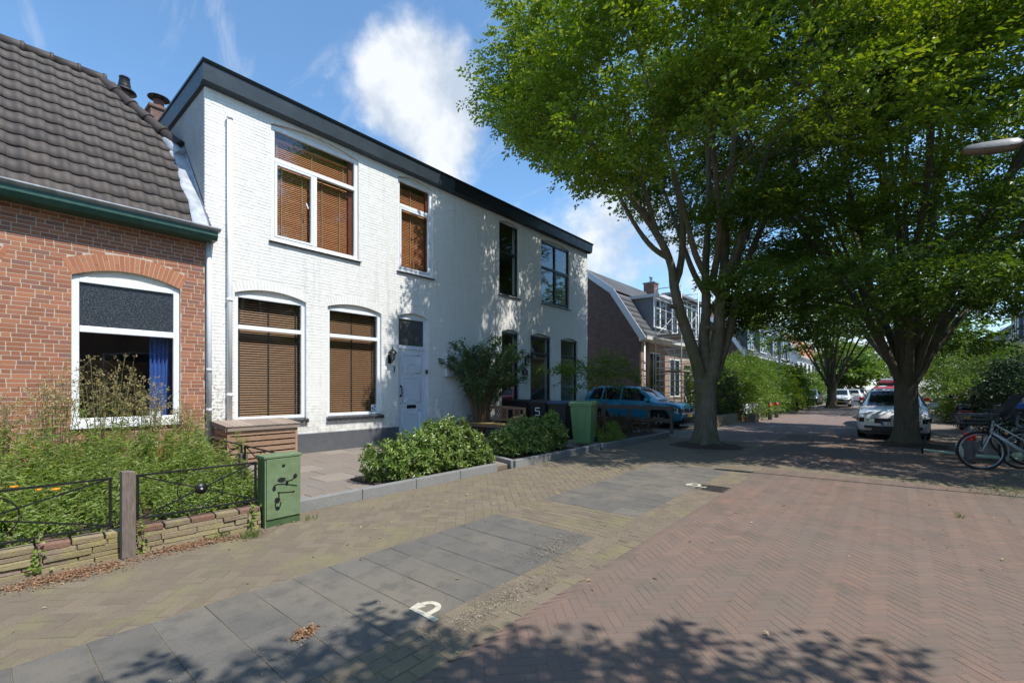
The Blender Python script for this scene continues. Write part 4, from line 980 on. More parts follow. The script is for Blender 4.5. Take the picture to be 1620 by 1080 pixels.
def ridge(a, b, n, rad=.115):
    a, b = Vector(a), Vector(b); d = (b-a)/n
    for k in range(n):
        p, q = a+d*k, a+d*(k+1.08); mb = MB(); mb.tube([p, p+(q-p)*.9, q], [rad*.88, rad, rad*1.0], 12); e = d.normalized()
        mb.tube([q-e*.055, q-e*.045, q-e*.0, q+e*.01], [rad*.95, rad*1.16, rad*1.16, rad*.95], 12); mb.build('ridge_tile', M['rooftile'], roof)
ridge((RX, -4, RZ-.0), (RX, HY0+.05, RZ-.0), 15, .11); ridge((RX-.02, HY0-.02, RZ+.01), (HX+.05, HY1-.06, HZ+.02), 5, .115)
ld = MB()
a_ = Vector((HX, HY1, HZ)); b_2 = Vector((EX+.02, HY1, EZ+.02)); nseg = 7
for k in range(nseg):
    p, q = a_.lerp(b_2, k/nseg), a_.lerp(b_2, (k+1)/nseg); w1, w2 = .20+.03*math.sin(k*2.1), .20+.03*math.sin((k+1)*2.1)
    ld.add([p+nr*.045, q+nr*.045, q+nr*.05+V(0, -w2, 0), p+nr*.05+V(0, -w1, 0), p+nr*.03+V(0, -w1-.03, 0), q+nr*.03+V(0, -w2-.03, 0)], [(0, 1, 2, 3), (3, 2, 5, 4)], True)
    ld.add([p+nr*.045, q+nr*.045, q+V(0, .008, .17+.02*math.sin(k)), p+V(0, .008, .17+.02*math.sin(k-1))], [(0, 1, 2, 3)], True)
ld.build('lead_flashing', M['zinc'], roof)
hood = MB(); hood.tube([(HX-.06, HY1-.28, HZ+.10), (HX+.10, HY1-.16, HZ-.12), (HX+.24, HY1-.08, HZ-.26)], [.05, .13, .12], 8); hood.build('lead_hood', M['zinc'], roof)
gm_ = MB(); gm_.prism([(XF, 4.25), (-9.70, 4.25), (-9.66, 4.31), (-9.66, 4.41), (XF, 4.41)], -4, YA+.10, 'y'); gm_.build('gutter', M['greenpaint'], HB)
gm_ = MB(); gm_.prism([(XF, 4.411), (-9.67, 4.411), (-9.60, 4.455), (-9.60, 4.475), (XF, 4.475)], -4, YA+.14, 'y'); gm_.build('gutter_lip', M['zinc'], HB)
MB().box(-9.66, -9.645, -4, YA+.10, 4.325, 4.345).build('gutter_bead', M['greenpaint'], HB)
def chimney(x, y, w, ztop, label, cowl):
    t = thing('chimney', label, 'chimney', (x, y, 5.5)); 
    MB().box(-w/2, w/2, -w/2, w/2, 0, ztop-5.5).build('stack', M['chimbrick'], t); MB().box(-w/2-.04, w/2+.04, -w/2-.04, w/2+.04, ztop-5.5, ztop-5.42).build('crown', M['chimbrick'], t, bevel=.01)
    h = ztop-5.42
    if cowl == 0:
        MB().lathe([(.13, 0), (.12, .28), (.14, .29), (.13, .33), (.11, .33)], (0, 0, h), 14).build('pot', mat('pot_brown', (.16, .08, .06), .7), t)
        c = MB(); c.lathe([(.10, .33), (.24, .34), (.23, .37), (.12, .46), (.11, .47)], (0, 0, h), 18); c.lathe([(.13, .47), (.10, .68), (.115, .69), (.10, .71), (.0, .71)], (0, 0, h), 14); c.build('cowl', M['blackplastic'], t)
    else:
        MB().lathe([(.12, 0), (.11, .2), (.125, .21), (.11, .23)], (0, 0, h), 14).build('pot', mat('pot_brown2', (.16, .08, .06), .7), t)
        c = MB(); c.lathe([(0, .36), (.10, .35), (.23, .30), (.24, .28), (.22, .28), (.0, .31)], (0, 0, h), 18)
        for k in range(4): a = k*math.pi/2+.4; c.bar((.1*math.cos(a), .1*math.sin(a), h+.2), (.1*math.cos(a), .1*math.sin(a), h+.3), .02, .02)
        c.v = c.v[:]; c.build('cowl', M['blackplastic'], t)
chimney(-14.5, 2.45, .42, 8.35, 'brown chimney with a tall black cone cowl behind the tiled roof', 0)
chimney(-14.5, 3.13, .42, 8.58, 'brick chimney with a flat round cap next to the blue grey fascia', 1)
# things inside the window
t = thing('curtain', 'blue curtain hanging at the right of the red brick house window', 'curtain', (XF-.3, r1.y1-.25, 1)); mb = MB()
vs = []; n = 24
for k in range(n+1):
    for z in (0, 2.4): vs.append((-.02+.035*math.sin(k*1.3), -.14+.34*k/n*(1 if z else .8), z-.05))
mb.add(vs, [(2*k, 2*k+2, 2*k+3, 2*k+1) for k in range(n)], True); mb.build('cloth', M['curtain'], t)
t = thing('bookcase', 'brown wooden bookcase standing inside the dark room', 'bookcase', (-12.6, 2.0, .12)); MB().box(-.2, .2, -.5, .5, 0, 1.95).build('case', M['boxwood'], t)
t = thing('flower_pot', 'small white pot on the sill inside the red brick house window', 'pot', (XF-.2, r1.y1-.33, r1.z0+.01)); MB().lathe([(0, 0), (.07, 0), (.09, .16), (.08, .16), (0, .14)], seg=14).build('pot', M['whitepaint'], t)
# ------------------------------------------------------------ trees
def smooth(pts, n=3):
    pts = [Vector(p) for p in pts]
    for _ in range(n):
        q = [pts[0]]
        for a, b in zip(pts[:-1], pts[1:]): q += [a*.75+b*.25, a*.25+b*.75]
        q.append(pts[-1]); pts = q
    return pts
def limb(root, pts, r0, r1, barkm, seg=9, nm='branch', wob=.05):
    P = smooth(pts, 2); n = len(P); mb = MB(); r0 = r0*(.80 if root.get('label', '').startswith('big hornbeam') else 1); mb.tube(P, [r0+(r1-r0)*(i/(n-1))**.8 for i in range(n)], seg, wob=wob); return mb.build(nm, M[barkm], root), P
def trunk_mesh(x, y, h, r, flare, lean=(0, 0), top=1.1):
    mb = MB(); seg = 22; prof = [(-.05, flare*1.25), (.03, flare*1.1), (.1, flare*.93), (.22, r*1.18), (.45, r*1.06), (.8, r), (h*.6, r*.96), (h*.85, r*1.0), (h, r*top), (h+.14, r*top*.72), (h+.24, r*top*.25)]
    vs = []
    ph = [random.uniform(0, 6.28) for _ in range(4)]
    for z, rr in prof:
        fl = max(0, 1-z/.35)
        for k in range(seg):
            t = 2*math.pi*k/seg; q = rr*(1+(.05+.20*fl)*math.sin(5*t+ph[0])+(.03+.05*fl)*math.sin(3*t+ph[1])+.025*math.sin(7*t+z*2+ph[2]))
            f = max(0, z)/h; vs.append((x+lean[0]*f+q*math.cos(t), y+lean[1]*f+q*math.sin(t), z))
    n = len(prof); mb.add(vs, [(i*seg+k, i*seg+(k+1) % seg, (i+1)*seg+(k+1) % seg, (i+1)*seg+k) for i in range(n-1) for k in range(seg)]+[tuple((n-1)*seg+k for k in range(seg))], True)
    return mb
def crown_leaves(c, prof, ztop, nclump, nspray, seed, m, root, zb, per=17, L=.095, Wd=.05, extra=None, clumpR=(.55, 1.15), inner=.25, name='crown', jag=.12, skip=None):
    """prof: list of (z, radius, z jitter); foliage clumps sit mostly on the outer surface, in flat layers"""
    g = np.random.default_rng(seed); zs = np.array([p[0] for p in prof]); rs = np.array([p[1] for p in prof])
    w = rs*np.gradient(zs); 
    zc = g.choice(len(zs)*40, nclump, p=(lambda q: q/q.sum())(np.interp(np.linspace(zs[0], zs[-1], len(zs)*40), zs, rs+.6)))
    z = np.linspace(zs[0], zs[-1], len(zs)*40)[zc]; a = g.uniform(0, 2*np.pi, nclump)
    rad = np.interp(z, zs, rs)*(1+jag*np.sin(a*3+seed)+jag*.8*np.sin(a*7+z)+g.normal(0, .05, nclump))
    inn = g.uniform(0, 1, nclump) < inner; rad = rad*np.where(inn, np.sqrt(g.uniform(.05, .75, nclump)), g.uniform(.82, 1.0, nclump))
    CC = np.stack([c[0]+rad*np.cos(a), c[1]+rad*np.sin(a), z], 1)
    if extra is not None: CC = np.concatenate([CC, np.array(extra)]); 
    n = len(CC); cr = g.uniform(*clumpR, n)
    per_c = np.maximum(3, (nspray/n*(cr/cr.mean())**1.6)).astype(int); idx = np.repeat(np.arange(n), per_c)
    off = norm(g.normal(0, 1, (len(idx), 3)))*(g.uniform(0, 1, (len(idx), 1))**.45)*cr[idx][:, None]; off[:, 2] *= .34
    P = CC[idx]+off; out = P-np.array([c[0], c[1], zs[0]-1.0]); out = norm(norm(out)+norm(off)*.8)
    if skip is not None: keep = ~skip(P); P, out = P[keep], out[keep]
    C, D, NN, l, wd = sprays(P, out, per, .5, L, Wd)
    if skip is not None: CC = CC[~skip(CC)]
    return link(name, leaves(name, C, D, NN, l, wd, M[m]), root), CC
def attach(root, limbs, CC, c, barkm, every=1, r=.022, seed=1):
    """thin boughs from the limbs to the leaf clumps"""
    g = random.Random(seed); mb = MB(); LP = [p for P in limbs for p in P[len(P)//3:]]; arr = np.array([tuple(p) for p in LP])
    for q in CC[::every]:
        d = np.linalg.norm(arr-q, axis=1)+np.where(arr[:, 2] > q[2], 1.5, 0); k = int(np.argmin(d)); a = Vector(arr[k]); b = Vector(q); l = (b-a).length
        if l < .3 or l > 5: continue
        m_ = a.lerp(b, .5)+Vector((g.uniform(-.15, .15), g.uniform(-.15, .15), .12*l))
        mb.tube(smooth([a, m_, b], 1), [r*(1+l*.25), r*(1+l*.12), r*.8, r*.4][:len(smooth([a, m_, b], 1))]+[r*.4]*max(0, len(smooth([a, m_, b], 1))-4), 5, cap=False)
    mb.build('twigs', M[barkm], root, kind='stuff')

T1 = thing('street_tree', 'big hornbeam with mossy forked trunk at the pavement edge before the blue car', 'tree', (*TREE1, 0), 'hornbeams lining the street', world=True)
trunk_mesh(TREE1[0], TREE1[1], 1.7, .265, .36, (-.02, .0), .92).build('trunk', M['bark'], T1)
LS = []
def L1(pix, r0, r1, base=None):
    pts = [Pd(*p) for p in pix]; o, P = limb(T1, pts, r0, r1, 'bark'); LS.append(P)
d0 = 11.9
L1([(1112, 622, d0), (1103, 575, d0), (1088, 530, d0-.05), (1072, 480, d0-.1), (1066, 450, d0-.1), (1062, 415, d0-.1), (1040, 370, d0-.2), (1005, 320, d0-.3), (960, 262, d0-.6), (920, 205, d0-.9), (880, 140, d0-1.2)], .23, .04)
L1([(1120, 610, d0), (1133, 560, d0), (1138, 510, d0), (1140, 465, d0), (1146, 420, d0-.1), (1150, 330, d0-.2), (1165, 200, d0-.4), (1172, 60, d0-.6)], .26, .05)
L1([(1118, 600, d0+.1), (1112, 540, d0+.1), (1118, 490, d0+.2), (1115, 430, d0+.3), (1122, 330, d0+.5), (1120, 220, d0+.8), (1115, 90, d0+1)], .22, .04)
L1([(1128, 600, d0), (1148, 545, d0+.1), (1160, 500, d0+.1), (1172, 440, d0+.1), (1200, 370, d0+.2), (1240, 280, d0+.4), (1290, 190, d0+.6), (1340, 110, d0+.8)], .19, .035)
L1([(1066, 452, d0-.1), (1078, 420, d0+.1), (1082, 350, d0+.2), (1065, 270, d0+.3), (1045, 180, d0+.2), (1020, 80, d0)], .15, .03)
L1([(1058, 408, d0-.1), (1030, 392, d0+.2), (1000, 350, d0+.6), (975, 300, d0+.9), (950, 230, d0+1.1), (935, 150, d0+1.2)], .11, .025)
L1([(1140, 470, d0), (1118, 440, d0-.2), (1098, 400, d0-.4), (1085, 340, d0-.7), (1060, 250, d0-1.2), (1030, 150, d0-1.7), (1000, 40, d0-2.2)], .14, .03)
L1([(1146, 440, d0), (1165, 400, d0-.4), (1185, 330, d0-.8), (1215, 240, d0-1.3), (1250, 150, d0-1.9), (1275, 60, d0-2.4)], .14, .03)
L1([(1142, 480, d0), (1160, 430, d0+.6), (1190, 350, d0+1.3), (1230, 270, d0+2), (1280, 200, d0+2.6)], .13, .03)
L1([(1120, 470, d0+.2), (1095, 430, d0+.9), (1075, 370, d0+1.6), (1050, 300, d0+2.4), (1020, 230, d0+3)], .13, .03)
L1([(1128, 440, d0), (1140, 380, d0-.7), (1135, 300, d0-1.4), (1125, 200, d0-2.2), (1110, 90, d0-3)], .13, .03)
L1([(1040, 374, d0-.2), (1020, 300, d0-.4), (1000, 220, d0-.5), (975, 130, d0-.6), (950, 40, d0-.8)], .10, .02)
for (px, py, d, r) in ((1068, 486, d0-.28, .07), (1128, 520, d0-.25, .06), (1147, 455, d0-.2, .06)):
    p = Pd(px, py, d); o, _ = limb(T1, [p, p+V(-.06, -.10, .02), p+V(-.09, -.16, .04)], r, r*.8, 'bark', nm='branch_stub')
prof1 = [(5.3, 3.2), (5.8, 4.4), (6.5, 4.9), (7.3, 5.2), (8.3, 5.3), (9.5, 5.1), (10.6, 4.5), (11.8, 3.6), (12.8, 2.4), (13.4, 1.2)]
ex1 = []
for (px, py, d) in ((868, 265, 12.4), (890, 262, 12.0), (905, 285, 11.8), (940, 300, 11.5), (975, 310, 11), (1000, 330, 11.3), (855, 255, 12.6), (835, 225, 12.4), (800, 165, 12.5), (790, 130, 12.6), (815, 95, 12.8), (830, 30, 12.8), (845, 60, 12.0), (820, 150, 12.2), (860, 220, 12.2), (830, 0, 12.5), (845, 180, 12.6), (860, 110, 12.4), (870, 190, 12.4), (880, 30, 12), (880, 110, 11.6), (900, 180, 11.6), (910, 240, 11.8), (1015, 345, 11.6), (960, 345, 12.5), (1185, 380, 11), (1215, 350, 11), (1250, 330, 11.5), (900, 330, 12.2), (1030, 330, 10.8), (1100, 360, 10.9), (1120, 330, 10.6), (1075, 300, 10.5), (1010, 255, 9.8), (1060, 200, 9.4), (1120, 180, 9), (1150, 260, 9.5), (1180, 150, 8.8)):
    ex1.append(tuple(Pd(px, py, d)))
def wallshade(P):
    # how far the crown reaches, read from the shadow it throws on the white wall and the ground
    t = (P[:, 0]+10)/tosun.x; sz = P[:, 2]-t*tosun.z; sy = P[:, 1]-t*tosun.y; b = np.interp(sz, [0, 1, 3, 5, 7.2, 8], [6.7, 6.9, 7.5, 8.1, 8.8, 6.5])
    t2 = P[:, 2]/tosun.z; gy = P[:, 1]-t2*tosun.y
    return ((sz > 0) & (sz < 7.6) & (sy < b+.25*np.sin(sz*4))) | ((sz <= 0) & (gy < 6.7+.25*np.sin(P[:, 0]*4)))
def skip1(P):
    # keep the inside of the vase open
    r = np.hypot(P[:, 0]-TREE1[0], P[:, 1]-TREE1[1]); return (P[:, 2] < 5.0+0*r) | ((r < 3.0) & (P[:, 2] < 6.9)) | wallshade(P) | (P[:, 2] < 5.2+np.maximum(0, -4.6-P[:, 0])*.95) | (P[:, 0] < -10.2)
cr, CC = crown_leaves(TREE1, prof1, 13.4, 270, 14000, 3, 'leaf', T1, 5, extra=ex1, skip=skip1, L=.105, Wd=.06, jag=.08)
attach(T1, LS, CC, TREE1, 'bark', 1, .016)

def auto_tree(x, y, label, seed, h, r, flare, prof, nclump, nspray, nlimb, per=17, L=.095, Wd=.05, m='leaf', bark='barkdark', spread=.85, group='hornbeams lining the street', fork=2.0, cat='tree', cR=(.55, 1.15), tw=True, skip=None, extra=None, lr=.16, inner=.25, name='street_tree'):
    T = thing(name, label, cat, (x, y, 0), group, world=True); g = random.Random(seed)
    trunk_mesh(x, y, fork, r, flare, (0, 0), .80).build('trunk', M[bark], T); LSS = []
    zt = prof[-1][0]; zs = [p[0] for p in prof]; rs = [p[1] for p in prof]
    for k in range(nlimb):
        a = 2*math.pi*(k+.3*g.random())/nlimb; inner_ = k % 3 == 2; zz_ = zt*(.95 if inner_ else g.uniform(.62, .85)); rr = float(np.interp(zz_, zs, rs))*(.35 if inner_ else spread)
        pts = []
        for f in (0, .08, .2, .4, .65, 1): 
            q = f**1.25*rr; pts.append(V(x+(q+r*.38*min(1, f*6+.3))*math.cos(a)+g.uniform(-.12, .12)*f*3, y+(q+r*.35*min(1, f*6+.3))*math.sin(a)+g.uniform(-.12, .12)*f*3, fork-.95+(zz_-fork+.6)*f))
        o, P = limb(T, pts, r*g.uniform(.42, .62), .03, bark, 8); LSS.append(P)
        if tw:
            i = len(P)//3; q = P[i]; e = V(x+rr*.8*math.cos(a+.6), y+rr*.8*math.sin(a+.6), zz_*.9); o, P2 = limb(T, [q, q.lerp(e, .4)+V(0, 0, .5), e], r*.28, .02, bark, 6); LSS.append(P2)
    c, CC = crown_leaves((x, y), prof, zt, nclump, nspray, seed, m, T, zs[0], per, L, Wd, clumpR=cR, skip=skip, extra=extra, inner=inner)
    if tw: attach(T, LSS, CC, (x, y), bark, 2, .016, seed)
    return T
ex2 = [tuple(Pd(px, py, d)) for (px, py, d) in ((1300, 470, 11.5), (1340, 440, 10.5), (1300, 430, 11), (1530, 540, 12.5), (1500, 560, 14), (1400, 500, 10.5), (1330, 540, 13.5), (1360, 520, 12), (1600, 440, 10), (1560, 480, 10.5), (1500, 480, 10.5), (1450, 470, 10.5), (1580, 380, 9.5), (1400, 100, 9.5), (1450, 150, 9.3), (1480, 60, 9.5), (1510, 110, 9.6), (1380, 40, 9.5), (1540, 330, 9.5), (1350, 350, 10.5), (1420, 380, 10.3))]
prof2 = [(3.3, 4.3), (4.0, 5.9), (5.0, 6.5), (6.2, 6.8), (7.6, 6.9), (9.2, 6.6), (10.8, 5.8), (12.2, 4.4), (13.4, 2.6)]
def skip2(P):
    r = np.hypot(P[:, 0]-TREE2[0], P[:, 1]-TREE2[1]); return ((r < 1.7) & (P[:, 2] < 4.2)) | (P[:, 2] < 2.6) | (P[:, 0] < np.where(P[:, 2] < 6.5, -3.7, -5.6)) | (P[:, 1]-P[:, 2]*.094 < 10.3+.3*np.sin(P[:, 0]*3))
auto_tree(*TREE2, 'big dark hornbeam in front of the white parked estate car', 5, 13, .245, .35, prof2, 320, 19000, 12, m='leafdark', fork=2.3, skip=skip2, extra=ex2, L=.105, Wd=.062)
prof3 = [(4.6, 3.6), (5.4, 5.2), (6.8, 5.8), (8.5, 5.6), (10.5, 4.4), (12, 2.2)]
auto_tree(-3.6, 42.0, 'middle sized hornbeam on the left kerb next to the white and black small car', 8, 12, .30, .42, prof3, 140, 2200, 9, per=12, L=.20, Wd=.11, cR=(.8, 1.6), fork=2.2, m='leaf')
auto_tree(.6, 37.0, 'hornbeam half hidden behind the trunk beside the parked estate car', 9, 12, .32, .45, prof3, 130, 1800, 8, per=12, L=.20, Wd=.11, cR=(.8, 1.6), fork=2.6, m='leafdark')
def skip5(P):
    t_ = P[:, 2]/tosun.z; sx, sy = P[:, 0]-tosun.x*t_, P[:, 1]-tosun.y*t_       # where this leaf's shadow lands
    return (P[:, 2] < 4.0) | (sx > .25) | (sx < -3.1+.3*np.sin(sy*5)) | (sy > sx*.85+3.45+.22*np.sin(sx*5)) | (sy > 3.3)
auto_tree(2.9, -1.3, 'hornbeam standing behind the camera on the right side of the road', 12, 12, .32, .48, [(4.25, 4.2), (4.8, 5.0), (5.4, 5.2), (6.2, 4.6), (7.0, 3.0)], 210, 4300, 8, skip=skip5, L=.10, Wd=.06, spread=.4)
for i, (x, y, lab, s) in enumerate(((-4.4, 74, 'pale green young tree on the left verge far down the street', 1.0), (-7.5, 92, 'round green tree beyond the orange roofed house', 1.3), (1.5, 96, 'far tree above the red van', 1.2), (5.5, 70, 'far right tree behind the dark garden shrubs', 1.3), (-2.5, 118, 'tree in the gap at the far end of the street', 1.3), (-6.0, 135, 'distant tree left of the gap at the street end', 1.6), (3.5, 140, 'distant tree right of the gap at the street end', 1.5), (-3.6, 62, 'thin street tree behind the parked small car', .75))):
    auto_tree(x, y, lab, 30+i, 8, .16*s, .25*s, [(2.4*s, 1.6*s), (3.4*s, 2.7*s), (4.8*s, 2.9*s), (6*s, 2.3*s), (7*s, 1.0*s)], 50, 520, 6, per=8, L=.42, Wd=.26, cR=(.8, 1.5), tw=False, fork=1.9*s, m='hedge', group='far trees down the street', name='far_tree', inner=.5)

# ------------------------------------------------------------ shrubs and garden plants
def rosettes(P, OUT, n=9, L=.085, Wd=.032, tilt=.75):
    k = len(P); OUT = norm(OUT); a = norm(np.cross(OUT, rng.normal(0, 1, (k, 3)))); b = np.cross(OUT, a)
    th = (np.arange(n)*2.4)[None, :]+rng.uniform(0, 6.28, (k, 1)); rad = np.cos(th)[..., None]*a[:, None]+np.sin(th)[..., None]*b[:, None]
    up = np.linspace(1.3, .15, n)[None, :, None]*tilt
    D = rad+OUT[:, None]*up+rng.normal(0, .15, rad.shape); C = P[:, None]-OUT[:, None]*np.linspace(0, .10, n)[None, :, None]+rng.normal(0, .008, rad.shape)
    NN = OUT[:, None]*1.0-rad*.6+rng.normal(0, .2, rad.shape); s = rng.uniform(.7, 1.15, (k, n))
    return C.reshape(-1, 3), D.reshape(-1, 3), NN.reshape(-1, 3), (L*s).ravel(), (Wd*s).ravel()
def shrub(name, label, cat, balls, n, m, L, Wd, per=9, group=None, stems=True, z0=.0, mode='ros', inner=.25):
    """balls: (x,y,z,rx,ry,rz) lumps; leaves on and just under their surfaces"""
    B = np.array(balls); w = B[:, 3]*B[:, 4]+B[:, 3]*B[:, 5]; idx = rng.choice(len(B), n, p=w/w.sum()); d = norm(rng.normal(0, 1, (n, 3)))
    f = np.where(rng.uniform(0, 1, n) < inner, rng.uniform(.5, .9, n), rng.uniform(.88, 1.06, n))[:, None]
    P = B[idx, :3]+d*B[idx, 3:]*f; keep = P[:, 2] > z0+.03
    for j in range(len(B)):
        q = ((P-B[j, :3])/B[j, 3:]); keep &= ~((np.sum(q*q, 1) < .45) & (idx != j))
    P, d = P[keep], d[keep]; d = d/B[idx[keep], 3:]*B[idx[keep], 3:].mean(); d = norm(d); d[:, 2] += .35
    cx, cy = B[:, 0].mean(), B[:, 1].mean(); t = thing(name, label, cat, (cx, cy, z0), group, world=True)
    if mode == 'ros': a = rosettes(P, d, per, L, Wd)
    else: a = sprays(P, d, per, L*4.5, L, Wd, .4)
    link('foliage', leaves('foliage', *a, M[m]), t)
    if stems:
        mb = MB(); g = random.Random(int(cx*100))
        for j in range(max(6, len(B)*3)):
            b_ = B[j % len(B)]; mb.tube([(b_[0]+g.uniform(-.1, .1), b_[1]+g.uniform(-.1, .1), z0-.02), (b_[0]+g.uniform(-.4, .4)*b_[3], b_[1]+g.uniform(-.4, .4)*b_[4], b_[2]), (b_[0]+g.uniform(-.7, .7)*b_[3], b_[1]+g.uniform(-.7, .7)*b_[4], b_[2]+b_[5]*.7)], [.016, .011, .005], 5, cap=False)
        mb.build('stems', M['stembrown'], t, kind='stuff')
    return t
bl = [(-6.05, 4.15, .36, .42, .36, .33), (-6.05, 4.75, .42, .46, .42, .38), (-6.1, 5.3, .50, .45, .42, .42), (-6.15, 5.65, .60, .40, .36, .40), (-5.95, 5.9, .38, .36, .34, .36), (-5.85, 4.5, .28, .30, .5, .26), (-5.85, 5.3, .28, .30, .5, .26), (-6.2, 5.2, .68, .22, .2, .28), (-5.8, 6.0, .25, .25, .25, .2)]
shrub('laurel_bush', 'sunlit glossy green laurel bush behind the concrete kerb at the patio', 'bush', bl, 1500, 'laurel', .085, .036, 10, 'laurel bushes in the front beds', z0=.085)
bl = [(-6.2, 7.2, .36, .40, .34, .34), (-6.2, 7.7, .46, .42, .40, .42), (-6.2, 8.3, .44, .38, .34, .40), (-6.1, 8.75, .42, .34, .34, .38), (-5.95, 7.8, .28, .28, .6, .25), (-6.2, 8.85, .74, .17, .17, .24)]
shrub('laurel_bush', 'shaded laurel bush in front of the bench and the black bins', 'bush', bl, 1150, 'laurel', .085, .036, 10, 'laurel bushes in the front beds', z0=.09)
# tall arching shrub at the wall
def arching(name, label, cat, base, n, h, spread, m, L, Wd, seed, dirx=(0, 0), stems='stembrown', nleaf=26, z0=0, start=.35, hw=(.6, 1.0)):
    g = np.random.default_rng(seed); t = thing(name, label, cat, base); mb = MB(); Cs, Ds, Ns, Ls, Ws = [], [], [], [], []
    for k in range(n):
        a = g.uniform(0, 6.283); r = spread*g.uniform(.35, 1.0); hh = h*g.uniform(*hw); tx, ty = r*math.cos(a)+dirx[0], r*math.sin(a)+dirx[1]
        pts = [V(.12*math.cos(a), .12*math.sin(a), 0), V(tx*.25, ty*.25, hh*.5), V(tx*.6, ty*.6, hh*.85), V(tx, ty, hh)]
        P = smooth(pts, 2); mb.tube(P, [.014*(1-.7*i/len(P)) for i in range(len(P))], 5, cap=False)
        arr = np.array([tuple(p) for p in P]); ts = g.uniform(start, 1, nleaf)**.8*(len(P)-1); i0 = np.minimum(ts.astype(int), len(P)-2); fr = (ts-i0)[:, None]
        C = arr[i0]*(1-fr)+arr[i0+1]*fr; T_ = norm(arr[i0+1]-arr[i0]); side = norm(g.normal(0, 1, (nleaf, 3)))
        D = T_*.7+side*.9; D[:, 2] -= .15; Cs.append(C+g.normal(0, .03, C.shape)); Ds.append(D); Ns.append(np.cross(D, np.cross(np.array([[0, 0, 1.]]), D))+g.normal(0, .3, C.shape)+np.array([[0, 0, .3]])); s = g.uniform(.6, 1.15, nleaf); Ls.append(L*s); Ws.append(Wd*s)
    link('foliage', leaves('foliage', *map(np.concatenate, (Cs, Ds, Ns, Ls, Ws)), M[m]), t); mb.build('stems', M[stems], t, kind='stuff'); return t
arching('climbing_shrub', 'tall arching buddleia with narrow dark leaves growing against the shaded white wall', 'shrub', (-9.45, 9.75, .05), 90, 2.85, 1.35, 'buddleia', .14, .042, 4, (.1, .1), nleaf=78, start=.33, hw=(.55, 1.0))
# young maple in the far bed
mt = thing('young_tree', 'small young maple with thin trunk in the shaded bed before the blue car', 'tree', (-5.9, 10.9, .08), world=True)
mb = MB(); mb.tube([(-5.9, 10.9, .05), (-5.91, 10.9, .8), (-5.88, 10.92, 1.45), (-5.92, 10.9, 2.1)], [.028, .022, .018, .008], 7)
for k in range(9):
    a = k*.7; mb.tube([(-5.89, 10.91, 1.2+k*.09), (-5.89+.35*math.cos(a), 10.91+.35*math.sin(a), 1.5+k*.09), (-5.89+.7*math.cos(a), 10.91+.7*math.sin(a), 1.55+k*.09)], [.009, .006, .003], 5, cap=False)
mb.build('trunk', M['barkdark'], mt)
n = 190; P = np.stack([-5.9+rng.normal(0, .42, n), 10.9+rng.normal(0, .42, n), 1.95+rng.normal(0, .20, n)], 1); P[:, 2] -= .18*np.hypot(P[:, 0]+5.9, P[:, 1]-10.9); out = norm(P-np.array([-5.9, 10.9, 1.5]))
P2 = np.stack([-6.6+rng.normal(0, .25, 60), 10.3+rng.normal(0, .2, 60), 2.0+rng.normal(0, .05, 60)], 1)
a_ = sprays(np.concatenate([P, P2]), np.concatenate([out, norm(P2-np.array([-5.9, 10.9, 1.7]))]), 14, .3, .075, .04, .3, .2); link('crown', leaves('crown', *a_, M['leafdark']), mt)
shrub('low_plants', 'low dark bronze planting in the shaded bed in front of the wooden rail fence', 'plants', [(-6.4+random.uniform(-.4, .4), 11.6+k*.33, .32, .5, .35, .30) for k in range(8)]+[(-7.6+random.uniform(-.4, .4), 11.2+k*.5, .35, .6, .4, .35) for k in range(7)], 900, 'redleaf', .07, .025, 9, z0=.08)
shrub('low_plants', 'light green leafy plants at the foot of the thin maple trunk', 'plants', [(-5.9, 10.6, .2, .3, .3, .2), (-5.75, 11.1, .2, .3, .3, .22), (-6.0, 11.4, .3, .25, .3, .3), (-6.3, 10.7, .4, .25, .25, .42)], 330, 'weed', .10, .02, 9, z0=.08)
# ---- front garden weeds
def weeds(name, label, n, region, hfun, m, nleaf, L, Wd, seed, cat='weeds', stem='stem', spreadtop=.0, kind='stuff', start=.15, up=.9):
    g = np.random.default_rng(seed); Cs, Ds, Ns, Ls, Ws = [], [], [], [], []; mb = MB()
    for k in range(n):
        x, y = region(g); h = hfun(x, y)*g.uniform(.6, 1.1); lx, ly = g.normal(0, .09, 2)*h
        P = [V(x, y, .12), V(x+lx*.5, y+ly*.5, .12+h*.6), V(x+lx*1.3, y+ly*1.3, .12+h)]
        mb.tube(P, [.004, .003, .0015], 3, cap=False)
        ts = g.uniform(start, 1, nleaf); C = np.stack([x+lx*1.3*ts**1.3, y+ly*1.3*ts**1.3, .12+h*ts], 1)
        th = g.uniform(0, 6.283, nleaf); D = np.stack([np.cos(th), np.sin(th), up*(ts-.35)+g.normal(0, .25, nleaf)], 1)
        Cs.append(C); Ds.append(D); Ns.append(np.stack([-np.cos(th)*.5, -np.sin(th)*.5, np.ones(nleaf)], 1)+g.normal(0, .3, (nleaf, 3))); s = g.uniform(.6, 1.2, nleaf)*(1.1-.5*ts); Ls.append(L*s); Ws.append(Wd*s)
    t = thing(name, label, cat, (-7.5, 1, .12), world=True); t['kind'] = 'stuff'
    link('foliage', leaves('foliage', *map(np.concatenate, (Cs, Ds, Ns, Ls, Ws)), M[m]), t, kind='stuff'); mb.build('stems', M[stem], t, kind='stuff'); return t
hf = lambda x, y: max(.22, .28+.58*min(1, max(0, (-x-5.9)/2.4))*(1 if y < 2.0 else .75)+.22*math.sin(x*3.1+y*4.3)*math.sin(y*2.3-x*1.7)+.12*math.sin(x*9+y*7))
